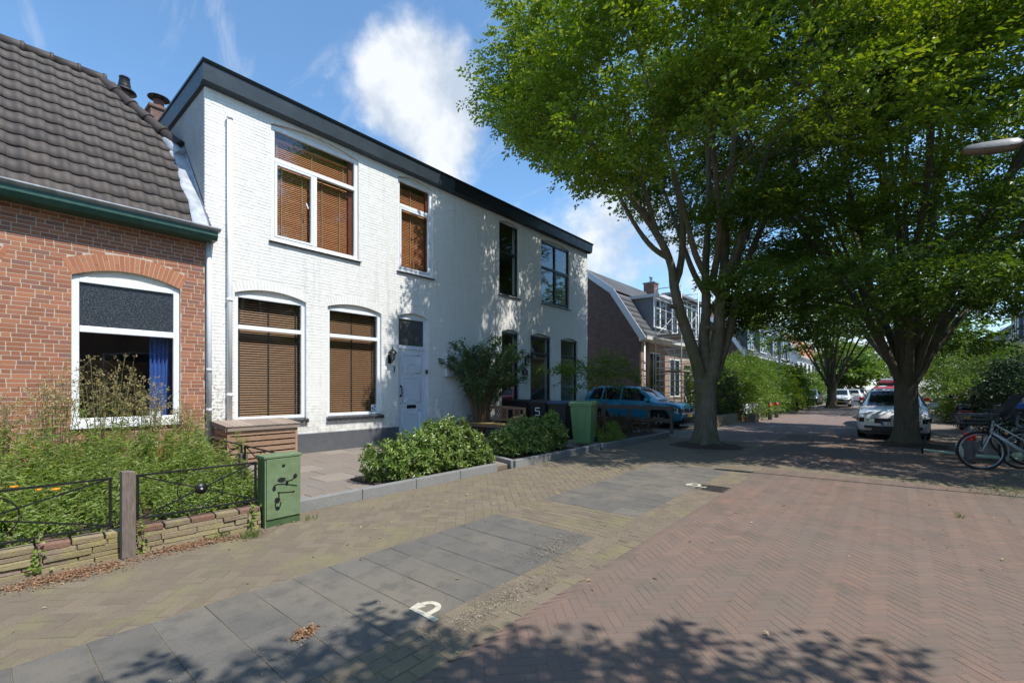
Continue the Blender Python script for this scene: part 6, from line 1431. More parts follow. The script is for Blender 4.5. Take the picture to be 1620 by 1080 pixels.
    for wx in wheels:
        for s in (1, -1):
            wy = s*(interp(S, wx, 4)-.10); tr_ = MB(); tr_.lathe([(rw*.62, -.10), (rw*.93, -.10), (rw, -.07), (rw, .07), (rw*.93, .10), (rw*.62, .10)], (wx, wy, rw), 26, 'y'); wh = tr_.build('wheel', M['tyre'], t)
            rm = MB(); rm.lathe([(0, s*.06), (rw*.16, s*.07), (rw*.17, s*.05)], (wx, wy, rw), 12, 'y'); rm.lathe([(rw*.60, s*.09), (rw*.64, s*.095), (rw*.64, s*.0)], (wx, wy, rw), 26, 'y')
            for k in range(5):
                a = 2*math.pi*k/5+.3; rm.bar((wx+rw*.1*math.cos(a), wy+s*.06, rw+rw*.1*math.sin(a)), (wx+rw*.62*math.cos(a), wy+s*.085, rw+rw*.62*math.sin(a)), .06, .02, up=(0, 1, 0))
            rm.build('rim', M['alloy'], wh); MB().lathe([(0, s*.01), (rw*.6, s*.01), (rw*.6, 0), (0, 0)], (wx, wy, rw), 20, 'y').build('brake_disc', M['blackplastic'], wh)
            hs = MB(); hs.lathe([(0, -.1*s), (rw+.06, -.1*s)], (wx, wy-.0, rw+.0), 20, 'y'); hs.build('wheel_well', M['blackplastic'], wh)
    MB().box(xr+.1, xf-.12, -interp(S, 0, 4)*.9, interp(S, 0, 4)*.9, .17, .24).build('underbody', M['blackplastic'], t)
    sb = MB(); 
    for sx in (.25, -.65):
        for sy in (-.36, .36): sb.box(sx-.08, sx+.06, sy-.23, sy+.23, .6, 1.12); sb.box(sx-.05, sx+.03, sy-.12, sy+.12, 1.14, 1.30)
    return t
SUV = [(-2.08, .42, .80, .86, .78, .80, .72), (-2.04, .30, .95, 1.02, .84, .84, .72), (-1.95, .26, 1.02, 1.28, .87, .86, .66), (-1.72, .24, 1.03, 1.52, .88, .86, .62), (-1.3, .22, 1.02, 1.60, .88, .87, .62), (-.4, .22, 1.00, 1.61, .88, .875, .63), (.25, .22, .99, 1.57, .88, .875, .63), (.55, .22, .985, 1.42, .88, .875, .66), (.85, .22, .98, 1.20, .88, .87, .70), (1.12, .22, .97, 1.02, .88, .86, .74), (1.5, .23, .95, .99, .88, .84, .70), (1.85, .25, .90, .94, .86, .80, .62), (2.03, .30, .78, .84, .80, .74, .5), (2.09, .42, .62, .66, .72, .66, .45)]
EST = [(-2.12, .42, .72, .78, .74, .74, .66), (-2.06, .28, .90, .96, .80, .80, .68), (-1.95, .24, .96, 1.22, .83, .81, .62), (-1.70, .20, .97, 1.40, .84, .82, .58), (-1.2, .18, .96, 1.46, .84, .83, .58), (-.3, .18, .95, 1.48, .84, .83, .59), (.25, .18, .94, 1.44, .84, .83, .59), (.6, .18, .93, 1.27, .84, .83, .62), (.95, .18, .92, 1.07, .84, .82, .66), (1.2, .18, .90, .95, .84, .81, .70), (1.6, .19, .85, .90, .84, .78, .66), (1.95, .22, .76, .81, .82, .74, .58), (2.08, .28, .66, .71, .76, .69, .48), (2.13, .38, .56, .60, .68, .62, .42)]
SMALL = [(a*.9, b, c*.98, d*.97, e, f, g) for a, b, c, d, e, f, g in EST]
LX = [[(0, 1), (0, 0), (.8, 0)]], [[(0, 0), (.8, 1)], [(0, 1), (.8, 0)]], [[(0, 0), (0, 1), (.6, .9), (.6, .1), (0, 0)]]
c_ = make_car('parked_car', 'teal blue compact suv parked nose to the street beside the white house', 'carblue', (-8.05, 17.55, 0), 0, SUV, (1.25, -1.25), .335, [((-.30, .62), None, -.28, .22)] and [((-.28, .95), 0, -.26, .40), ((-1.16, -.36), 0, -1.10, -.34), ((-1.80, -1.24), 0, -1.52, -1.20)] if 0 else [((-.28, .92), 0, -.28, .36), ((-1.14, -.36), 0, -1.08, -.36), ((-1.78, -1.22), 0, -1.56, -1.18)], (1.08, .42), (-1.99, -1.62), clad=(1,))
EW = [((-.25, .95), 0, -.25, .38), ((-1.08, -.33), 0, -1.02, -.33), ((-1.78, -1.16), 0, -1.58, -1.12)]
SW = [((-.3, .85), 0, -.3, .33), ((-1.0, -.38), 0, -.98, -.38), ((-1.6, -1.08), 0, -1.45, -1.06)]
make_car('parked_car', 'white estate car parked facing the camera behind the big right trunk', 'carwhite', (-.03, 19.2, 0), R(-90), EST, (1.25, -1.25), .31, EW, (1.16, .34), (-2.0, -1.72), plate='white', rails=True, platetxt=LX)
make_car('parked_car', 'red car parked directly behind the white estate car', 'carred', (-.02, 24.3, 0), R(-90), SUV, (1.25, -1.25), .32, EW, (1.08, .42), (-1.99, -1.62))
make_car('parked_car', 'pale grey car behind the red car on the right', 'cargrey', (.0, 29.6, 0), R(-90), SUV, (1.25, -1.25), .32, EW, (1.08, .42), (-1.99, -1.62))
make_car('parked_car', 'small white car with black bonnet and yellow plate behind the left far trunk', 'carwhite', (-3.45, 46.5, 0), R(-90), SMALL, (1.1, -1.15), .31, SW, (1.02, .3), (-1.8, -1.55))
make_car('parked_car', 'white hatchback with red tail light parked behind the small white car', 'carwhite', (-2.95, 52.5, 0), R(90), SMALL, (1.1, -1.15), .31, SW, (1.02, .3), (-1.8, -1.55))
make_car('parked_car', 'dark grey car behind the white hatchback', 'cargrey', (-2.8, 58, 0), R(90), EST, (1.25, -1.25), .31, EW, (1.16, .34), (-2.0, -1.72))
make_car('parked_car', 'grey car parked left of the far small white car', 'cargrey', (-5.9, 49.5, 0), R(-90), SMALL, (1.1, -1.15), .31, SW, (1.02, .3), (-1.8, -1.55))
make_car('parked_car', 'blue grey car far down the street under the trees', 'cargrey', (-1.6, 92, 0), R(-80), EST, (1.25, -1.25), .31, EW, (1.16, .34), (-2.0, -1.72)); make_car('parked_car', 'white car far down the street beside the blue grey one', 'carwhite', (1.0, 88, 0), R(-100), EST, (1.25, -1.25), .31, EW, (1.16, .34), (-2.0, -1.72))
v = thing('delivery_van', 'tall red van parked far down the right side behind the cars', 'van', (-.2, 60, 0))
MB().box(-.98, .98, -2.4, 1.9, .35, 2.25).build('body', M['carred'], v, bevel=.12); MB().box(-.9, .9, -2.42, -2.401, 1.35, 2.0).build('windscreen', M['blackplastic'], v); MB().box(-.8, .8, -2.3, 1.7, 2.251, 2.45).build('roof_box', M['whitepaint'], v, bevel=.05)
for sx in (-.85, .85):
    for sy in (-1.6, 1.2): MB().lathe([(0, -.1), (.34, -.1), (.34, .1), (0, .1)], (sx, sy, .34), 18, 'x').build('wheel', M['tyre'], v)
# ------------------------------------------------------------ houses further down
def tiled_slope(mb, a, b, up_, L, rows, amp=.02, wv=.25, step=.03, cols=None):
    """a->b eave line, up_ unit vector up the slope, stepped rows with waves"""
    a, b, up_ = Vector(a), Vector(b), Vector(up_); e = (b-a); W_ = e.length; e.normalize(); nn = e.cross(up_).normalized()
    if nn.z < 0: nn = -nn
    n = cols or max(2, int(W_/wv*4)); 
    for r in range(rows):
        s0, s1 = L*r/rows, L*(r+1)/rows+.01; vs = []
        for k in range(n+1):
            w = W_*k/n; h = amp*math.cos(2*math.pi*w/wv); vs += [a+e*w+up_*s0+nn*(h+step-.03), a+e*w+up_*s0+nn*(h+step), a+e*w+up_*s1+nn*h]
        mb.add(vs, [(3*k+j, 3*k+3+j, 3*k+4+j, 3*k+1+j) for k in range(n) for j in range(2)], True)
def gambrel(label, y0, y1, eave, brk, ridge, m_side, m_front, m_tile, X=-10.0, dx1=1.5, dx2=1.6, trim='greypipe', gable_panel=None, sgn=1, dormers=(), wins=(), tiles=True, floors=1):
    """gable ends face y; front wall at X facing sgn*x; sgn=1 front towards +x"""
    h = thing('house', label, 'house', (X, y0, 0), world=True); q = lambda dx: X-sgn*dx; full = dx1+dx2
    back = full*2
    poly = [(q(0), 0), (q(0), eave), (q(dx1), brk), (q(full), ridge), (q(back-dx1), brk), (q(back), eave), (q(back), 0)]
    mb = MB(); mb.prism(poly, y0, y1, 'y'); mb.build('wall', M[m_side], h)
    fx_ = q(-.004); MB().box(min(fx_, fx_-sgn*.12), max(fx_, fx_-sgn*.12), y0+.10, y1-.1, 0, eave-.0).build('front_wall', M[m_front], h)
    mb = MB(); L1 = math.hypot(dx1, brk-eave); L2 = math.hypot(dx2, ridge-brk); u1_ = V(-sgn*dx1, 0, brk-eave)/L1; u2_ = V(-sgn*dx2, 0, ridge-brk)/L2; n1 = V(u1_.z*sgn, 0, abs(u1_.x))*.04; n2 = V(u2_.z*sgn, 0, abs(u2_.x))*.04
    far = y1-y0 > 14; 
    e0 = V(q(-.18), y0-.12, eave-.18*(brk-eave)/dx1)+n1
    tiled_slope(mb, e0, e0+V(0, y1-y0+.24, 0), u1_, L1+.2, max(4, int(L1/.33)), cols=int((y1-y0)*8))
    e1 = V(q(dx1-.06), y0-.12, brk)+n2; tiled_slope(mb, e1, e1+V(0, y1-y0+.24, 0), u2_, L2+.05, max(4, int(L2/.33)), cols=int((y1-y0)*8))
    mb.build('roof_tiles', M[m_tile], h, kind='stuff')
    MB().add([(q(full), y0-.1, ridge+.05), (q(full), y1+.1, ridge+.05), (q(back-dx1), y1+.1, brk+.05), (q(back-dx1), y0-.1, brk+.05), (q(back+.1), y0-.1, eave), (q(back+.1), y1+.1, eave)], [(0, 1, 2, 3), (3, 2, 5, 4)]) 
    rb = MB(); rb.add([(q(full), y0-.1, ridge+.05), (q(full), y1+.1, ridge+.05), (q(back-dx1), y1+.1, brk+.05), (q(back-dx1), y0-.1, brk+.05), (q(back+.1), y0-.1, eave), (q(back+.1), y1+.1, eave)], [(0, 1, 2, 3), (3, 2, 5, 4)]); rb.build('rear_roof', M[m_tile], h)
    vt = MB()
    for ye in (y0-.14, y1+.12):
        P = [(q(-.25), eave-.30), (q(dx1), brk-.0), (q(full), ridge+.04), (q(back-dx1), brk), (q(back+.2), eave-.2)]
        for p, r_ in zip(P[:-1], P[1:]): vt.bar((p[0], ye, p[1]), (r_[0], ye, r_[1]), .05, .30, up=(0, 0, 1))
    vt.build('verge_board', M[trim], h)
    MB().prism([(q(.0), eave-.38), (q(-.42), eave-.30), (q(-.44), eave-.14), (q(0), eave-.14)][::1], y0-.1, y1+.1, 'y').build('gutter', M['cream' if trim == 'greypipe' else 'whiteframe'], h)
    MB().tube([(q(full), y0-.1, ridge+.06), (q(full), y1+.1, ridge+.06)], .11, 8).build('ridge', M[m_tile], h)
    for (ya, yb, za, zb, fm) in wins:
        xx = q(-.012); w = MB(); g = .07; lo, hi = min(xx, xx-sgn*.05), max(xx, xx-sgn*.05)+.02
        for k in ((ya, ya+g, za, zb), (yb-g, yb, za, zb), (ya+g, yb-g, za, za+g), (ya+g, yb-g, zb-g, zb), ((ya+yb)/2-.03, (ya+yb)/2+.03, za+g, zb-g)): w.box(lo, hi, *k)
        w = w.build('window', M[fm], h); MB().box(min(xx, xx+sgn*.004), max(xx, xx+sgn*.004), ya+g, yb-g, za+g, zb-g).build('pane', M['blackplastic'] if 0 else PANE, w)
    for (ya, yb, zb, zt, fm, depth) in dormers:
        d = MB(); xx0 = q(-.02+.15); d.box(min(xx0, q(dx1+dx2*.7)), max(xx0, q(dx1+dx2*.7)), ya, yb, zb, zt); d = d.build('dormer', M['dormergrey'], h)
        MB().box(min(q(-.28), q(dx1+dx2*.8)), max(q(-.28), q(dx1+dx2*.8)), ya-.15, yb+.15, zt+.001, zt+.16).build('dormer_roof', M[fm], d)
        xx = q(.11); w = MB(); g = .07; k_ = MB(); n = max(1, round((yb-ya)/.9)); s_ = (yb-ya)/n
        for j in range(n): 
            a, b = ya+j*s_, ya+(j+1)*s_
            for kk in ((a, a+g, zb+.02, zt), (b-g, b, zb+.02, zt), (a+g, b-g, zb+.02, zb+.1), (a+g, b-g, zt-.09, zt)): w.box(min(xx, xx+sgn*.06), max(xx, xx+sgn*.06), *kk)
            k_.box(min(xx, xx+sgn*.03), max(xx, xx+sgn*.03), a+g, b-g, zb+.1, zt-.09)
        w.build('window_frame', M['whiteframe'], d); k_.build('pane', PANE, d)
    return h
def panemat():
    m, t, b = newmat('far_window_pane'); b.inputs['Base Color'].default_value = (.02, .025, .03, 1); b.inputs['Roughness'].default_value = .05; b.inputs['Specular IOR Level'].default_value = .8; return m
PANE = panemat()
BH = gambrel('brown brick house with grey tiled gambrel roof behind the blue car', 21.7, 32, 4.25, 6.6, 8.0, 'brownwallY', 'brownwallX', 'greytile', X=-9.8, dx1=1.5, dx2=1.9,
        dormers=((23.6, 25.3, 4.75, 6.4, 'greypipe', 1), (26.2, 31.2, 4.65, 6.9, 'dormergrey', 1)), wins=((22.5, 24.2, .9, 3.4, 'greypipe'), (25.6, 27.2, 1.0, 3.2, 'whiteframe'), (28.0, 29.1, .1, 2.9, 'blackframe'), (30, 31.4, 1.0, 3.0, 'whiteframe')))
MB().tube([(-9.62, 21.85, 0), (-9.62, 21.85, 3.85)], .045, 8).build('downpipe', M['pipe'], BH)
pw = MB(); pw.box(-9.79, -9.6, 22.35, 22.5, .0, 3.85); pw.build('brick_pier', M['brownwallX'], BH)
def chim2(x, y, z0, z1, w, label, pots=1):
    t = thing('chimney', label, 'chimney', (x, y, z0)); MB().box(-w/2, w/2, -w/2, w/2, 0, z1-z0).build('stack', M['chimbrick'], t); MB().box(-w/2-.05, w/2+.05, -w/2-.05, w/2+.05, z1-z0, z1-z0+.09).build('crown', M['kerb'], t)
    for k in range(pots): MB().lathe([(.10, 0), (.09, .35), (.13, .36), (.12, .45), (0, .46)], ((k-.5*(pots-1))*.3, 0, z1-z0+.09), 10).build('pot', M['zinc'], t)
chim2(-13.0, 30.6, 7, 8.75, .75, 'brick chimney with metal pots on the brown brick house')
gambrel('terraced house with dark gambrel roof and pale dormers above the hedge', 43, 55, 4.6, 6.8, 8.2, 'brownwallY', 'brownwallX', 'greytile', dx1=1.4, dx2=1.9, trim='whiteframe', dormers=((45, 47.2, 5.0, 6.9, 'greypipe', 1), (50, 53, 5.0, 6.9, 'greypipe', 1)), wins=((44, 46, 1, 3.4, 'whiteframe'), (48, 50, 1, 3.4, 'whiteframe')))
chim2(-13.2, 44.0, 7, 9.1, .8, 'brick chimney on the dark gambrel roofed terrace', 0)
gambrel('second terraced house with grey roof and tall white dormer fronts', 55.3, 68, 4.6, 6.8, 8.2, 'whitewall', 'whitewall', 'greytile', dx1=1.4, dx2=1.9, trim='whiteframe', dormers=((56.2, 58.2, 4.9, 7.3, 'whiteframe', 1), (61, 63.2, 4.9, 7.3, 'whiteframe', 1), (65, 67, 5.0, 6.9, 'whiteframe', 1)), wins=((57, 59, 1, 3.4, 'whiteframe'),))
chim2(-12.6, 60.0, 7, 9.2, .7, 'small brick chimney in front of the white gambrel gable', 0)
gambrel('large white gabled house with orange tiled gambrel roof down the street', 72, 104, 6.1, 9.6, 11.2, 'whitewall', 'whitewall', 'orangetile', dx1=2.2, dx2=2.8, trim='whiteframe', wins=tuple((74+k*4, 76.2+k*4, 3.4, 5.2, 'whiteframe') for k in range(7))+tuple((74+k*4, 76.2+k*4, .9, 2.8, 'whiteframe') for k in range(7)), dormers=())
sk = None
for k in range(5):
    y = 75+k*5.6; p = V(-10+.0, y, 0); t = thing('skylight', 'dark skylight on the orange roof, the one %s' % (('nearest the gable', 'second from the gable', 'in the middle', 'second from far end', 'at the far end')[k]), 'skylight', (-11.1, y, 7.9), 'skylights on the orange roof')
    s_ = math.atan2(3.5, 2.2); mb = MB(); mb.box(-.05, .06, -.7, .7, -.65, .65); o = mb.build('frame', M['blackframe'], t); o.rotation_euler = (0, -(math.pi/2-s_), 0)
MB_ = gambrel('white rendered house with grey roof past the orange roofed one', 105, 130, 5.5, 7.8, 9.2, 'whitewall', 'whitewall', 'greytile', trim='whiteframe', wins=((107, 109, 3, 4.6, 'whiteframe'), (112, 114, 3, 4.6, 'whiteframe')))
gambrel('brick house with pale eaves behind the dark garden trees on the right', 36, 55, 4.7, 7.2, 8.6, 'brownwallY', 'brownwallX', 'greytile', X=7.0, sgn=-1, trim='greypipe', dormers=((45, 48, 5.2, 7.0, 'greypipe', 1), (50, 52.5, 5.2, 7.0, 'greypipe', 1)), wins=((49, 51, 1, 3.2, 'whiteframe'), (44, 46, 1, 3.2, 'whiteframe')))
gambrel('brick terrace across the street reflected in the blind windows', 2, 20, 4.7, 7.2, 8.6, 'brownwallY', 'brownwallX', 'greytile', X=8.2, sgn=-1, trim='greypipe', dormers=((8, 11, 5.2, 7.0, 'greypipe', 1),), wins=((4, 6, 1, 3.2, 'whiteframe'), (12, 14, 1, 3.2, 'whiteframe')))
gambrel('brick terrace across the street behind the camera', -14, -1.5, 4.7, 7.2, 8.6, 'brownwallY', 'brownwallX', 'greytile', X=8.2, sgn=-1, trim='greypipe', wins=((-12, -10, 1, 3.2, 'whiteframe'), (-7, -5, 1, 3.2, 'whiteframe')))
gambrel('far brick house with white trim on the right side of the street', 62, 90, 5.5, 7.8, 9.2, 'brownwallY', 'brownwallX', 'greytile', X=8.0, sgn=-1, trim='whiteframe', wins=((70, 72, 3, 4.6, 'whiteframe'),))
# ------------------------------------------------------------ scaffold tower
sc = thing('scaffold_tower', 'aluminium scaffold tower standing in front of the brown brick house', 'scaffold', (-8.65, 23.75, 0), world=True)
xa, xb, ya, yb, H_ = -9.3, -8.0, 22.5, 25.0, 6.6
for x in (xa, xb):
    for y in (ya, yb): MB().cyl((x, y, .1), (x, y, H_), .026, 8).build('standard', M['alu'], sc); MB().lathe([(0, 0), (.07, 0), (.07, .1), (.02, .12)], (x, y, 0), 10).build('castor', M['tyre'], sc)
for y in (ya, yb):
    z = .35
    while z < H_: MB().cyl((xa, y, z), (xb, y, z), .023, 6).build('rung', M['alu'], sc); z += .31
for z in (1.1, 2.9, 4.6, 5.6, 6.1): 
    for x in (xa, xb): MB().cyl((x, ya, z), (x, yb, z), .019, 6).build('guard_rail', M['alu'], sc)
for k, z in enumerate((.3, 1.6, 2.9, 4.2)):
    for x in (xa, xb): MB().cyl((x+.03, ya if k % 2 else yb, z), (x+.03, yb if k % 2 else ya, z+1.3), .018, 6).build('brace', M['alu'], sc)
for z in (2.35, 4.15): MB().box(xa+.05, xb-.05, ya+.03, yb-.03, z, z+.06).build('platform', M['lidwood'], sc)
for s in ((xa, ya, -.9, -.7), (xb, ya, .7, -.6), (xb, yb, .8, .5)): MB().cyl((s[0], s[1], 1.7), (s[0]+s[2], s[1]+s[3], .05), .018, 6).build('outrigger', M['alu'], sc)
# ------------------------------------------------------------ hedges and shrubs along the left side
def ball(x, y, z, r, rz_=None): return (x, y, z, r, r, rz_ or r)
hl = [('dense light green hedge shrub above the low stone wall', 23.8, -6.2, 2.85, 'hedge', 1.45), ('high leafy shrub behind the rope hung fence posts', 27, -6.4, 2.9, 'hedge', 1.5), ('leafy shrub above the two red banded bollards', 30.3, -6.5, 2.85, 'hedge', 1.6), ('bushy green shrub before the curved street lamp', 33.8, -6.4, 2.9, 'leaf', 1.6), ('dark green shrub behind the street lamp', 37.4, -6.6, 2.8, 'leafdark', 1.6), ('yellow green shrub next to the far left trunk', 41.5, -7.0, 2.9, 'hedge', 1.6), ('bright hedge behind the small white car', 47, -7.8, 2.9, 'hedge', 2.0), ('bright hedge farther along the left gardens', 53, -7.6, 2.8, 'hedge', 2.2), ('last bright hedge of the left gardens', 60, -7.2, 2.8, 'hedge', 2.5)]
for i, (lab, y, x, h, m, r) in enumerate(hl):
    bs = [(x, y-.5, h*.30, r*.9, r, h*.34), (x-.3, y+.5, h*.55, r*.95, r, h*.36), (x+.15, y, h*.78, r*.75, r*.8, h*.26), (x+.5, y+.6, h*.35, r*.7, r*.7, h*.3), (x-.5, y-.7, h*.72, r*.6, r*.6, h*.24)]
    far = y > 35; shrub('garden_shrub', lab, 'shrub', bs, 1500 if not far else 900, m, .13 if not far else .20, .07 if not far else .12, 10, 'tall shrubs along the left gardens', mode='spray', inner=.1)
shrub('garden_shrub', 'dark brownish low shrub at the foot of the light hedge by the trunk', 'shrub', [(-5.85, 20.9, .8, .5, .5, .8), (-5.8, 21.6, 1.3, .6, .7, 1.2), (-5.9, 22.3, .9, .6, .7, .9)], 620, 'conifer', .09, .035, 9)
lw = thing('low_wall', 'low brick garden wall under the hedge behind the first tree', 'wall', (-5.3, 20, 0), world=True)
core = MB().box(-5.5, -5.3, 18.1, 21.8, 0, .40).build('wall_core', M['stonecore'], lw); 
mb = MB()
for r_ in range(6):
    y = 18.1-(.11 if r_ % 2 else 0)
    while y < 21.8: mb.box(-5.31, -5.292, max(18.1, y)+.004, min(21.8, y+.22)-.004, r_*.067, r_*.067+.058); y += .22
mb.build('bricks', M['gardenstone'], lw, kind='stuff')
lw2 = thing('low_wall', 'low brick garden wall behind the rope fence posts', 'wall', (-5.3, 25, 0), world=True); MB().box(-5.5, -5.3, 22.6, 27.6, 0, .5).build('wall_core', M['brownwallX'], lw2)
pf = thing('post_fence', 'row of thin grey posts hung with crumpled white sheeting', 'fence', (-5.1, 24.5, 0), world=True)
for k in range(7): MB().cyl((-5.12, 22.4+k*.75, 0), (-5.12, 22.4+k*.75, .82), .025, 6).build('post', M['bollardgrey'], pf)
vs = []; n = 40
for k in range(n+1):
    y = 22.3+4.6*k/n
    for j, z in enumerate((.38, .55, .76)): vs.append((-5.18+.05*math.sin(k*1.7+j*2), y, z+.05*math.sin(k*.9+j)+.03*math.sin(k*2.7)))
mb = MB(); mb.add(vs, [(3*k+j, 3*k+3+j, 3*k+4+j, 3*k+1+j) for k in range(n) for j in range(2)], True); mb.build('sheeting', M['rope'], pf)
for k, (y, lab) in enumerate(((22.3, 'small wooden crate planter at the corner of the low wall'), (22.95, 'second small crate planter beside the first'))):
    t = thing('crate', lab, 'crate', (-4.85, y, 0), 'crate planters by the wall')
    for z in (.02, .14, .26): 
        for (a, b, c, d) in ((-.2, .2, -.2, -.18), (-.2, .2, .18, .2), (-.2, -.18, -.179, .179), (.18, .2, -.179, .179)): MB().box(a, b, c, d, z, z+.09).build('slat', M['lidwood'], t)
    P = rng.normal(0, .09, (40, 3)); P[:, 2] = abs(P[:, 2])+.3; link('plant', leaves('plant', P, rng.normal(0, 1, (40, 3)), rng.normal(0, 1, (40, 3)), .12, .04, M['weed']), t, kind='stuff')
# bollards
b0 = thing('bollard', 'grey bollard with red band, nearest the camera of the pair by the left hedge', 'bollard', (0, 0, 0), 'red banded bollards')
MB().lathe([(0, -.02), (.085, -.02), (.085, .60)], seg=18).build('post', M['bollardgrey'], b0); MB().lathe([(.0, .60), (.088, .60), (.088, .76), (0, .76)], seg=18).build('red_band', M['bollardred'], b0); MB().lathe([(.084, .76), (.084, .80), (.06, .84), (0, .855)], seg=18).build('cap', M['bollardgrey'], b0)
B1 = Gd(1218, 663.5); b0.location = B1
B2 = Gd(1226.5, 660.5); copy_thing(b0, (B2.x, B2.y+.3, 0), label='farther grey bollard with red band of the pair by the left hedge')
B3 = Gd(1534, 732); bb = copy_thing(b0, (B3.x, B3.y, -.14), label='grey bollard with red band behind the front wheel of the grey bicycle')
b4 = thing('bollard', 'dark plain bollard on the left kerb before the far trunk', 'bollard', (-4.75, 34, 0)); MB().lathe([(0, 0), (.1, 0), (.09, .7), (.06, .85), (0, .9)], seg=12).build('post', M['black'], b4)
# far street lamp with curved arm
fl = thing('street_lamp', 'tall thin street lamp with curved arm above the left hedge', 'street lamp', (-5.2, 30.8, 0)); MB().tube(smooth([(0, 0, 0), (0, 0, 3.6), (.02, 0, 4.4), (.5, 0, 4.9), (1.3, 0, 5.0)], 3), .045, 8).build('pole', M['bollardgrey'], fl); MB().hexa([(1.2, -.1, 4.93), (1.95, -.06, 5.0), (1.95, .06, 5.0), (1.2, .1, 4.93), (1.2, -.1, 5.05), (1.95, -.05, 5.06), (1.95, .05, 5.06), (1.2, .1, 5.05)]).build('lamp_head', M['lampgrey'], fl, bevel=.02)
# near street lamp: head in frame at the right edge, its shadow crosses the road
LP = Pd(1522, 239, 6.7); LE = Pd(1616, 229, 6.36); nl = thing('street_lamp', 'weathered grey street lamp head reaching in from the right edge before the dark crown', 'street lamp', (LE.x+2.6, LE.y+.25, 0), world=True)
dv = (LE-LP); dv.z = dv.z; e = dv.normalized(); sd = V(-e.y, e.x, 0).normalized(); 
def lh(f, s, z): p = LP.lerp(LE, f); return p+sd*s+V(0, 0, z)
mb = MB(); cs = [(0, .045, .0, .03), (.08, .085, -.03, .06), (.35, .10, -.045, .085), (.75, .10, -.045, .10), (.92, .085, -.03, .10), (1.0, .05, .0, .08)]; vs = []
for f, w_, zl, zh in cs: vs += [lh(f, -w_, zl+.02), lh(f, -w_*.9, zh*.7), lh(f, 0, zh), lh(f, w_*.9, zh*.7), lh(f, w_, zl+.02)]
mb.add(vs, [(5*i+k, 5*i+k+1, 5*i+6+k, 5*i+5+k) for i in range(5) for k in range(4)], True); mb.build('lamp_housing', M['lampgrey'], nl)
mb = MB(); vs = []
for f, w_, zl, zh in cs: vs += [lh(f, -w_, zl+.019), lh(f, -w_*.7, zl-.02), lh(f, w_*.7, zl-.02), lh(f, w_, zl+.019)]
mb.add(vs, [(4*i+k, 4*i+k+1, 4*i+5+k, 4*i+4+k) for i in range(5) for k in range(3)], True); mb.build('lamp_cover', M['lamplens'], nl)
for f in (.36, .8): MB().bar(lh(f, -.095, -.03), lh(f+.04, .095, -.03), .015, .03).build('cover_strap', M['iron'], nl)
px_, py_ = LE.x+2.6, LE.y+.25
MB().tube(smooth([tuple(lh(.97, 0, .03)), (LE.x+.8, LE.y+.08, LE.z+.10), (px_-.4, py_-.05, LE.z+.05), (px_, py_, LE.z-.5), (px_, py_, 3.0), (px_, py_, 0)], 3), .03, 10).build('pole', M['lampgrey'], nl)
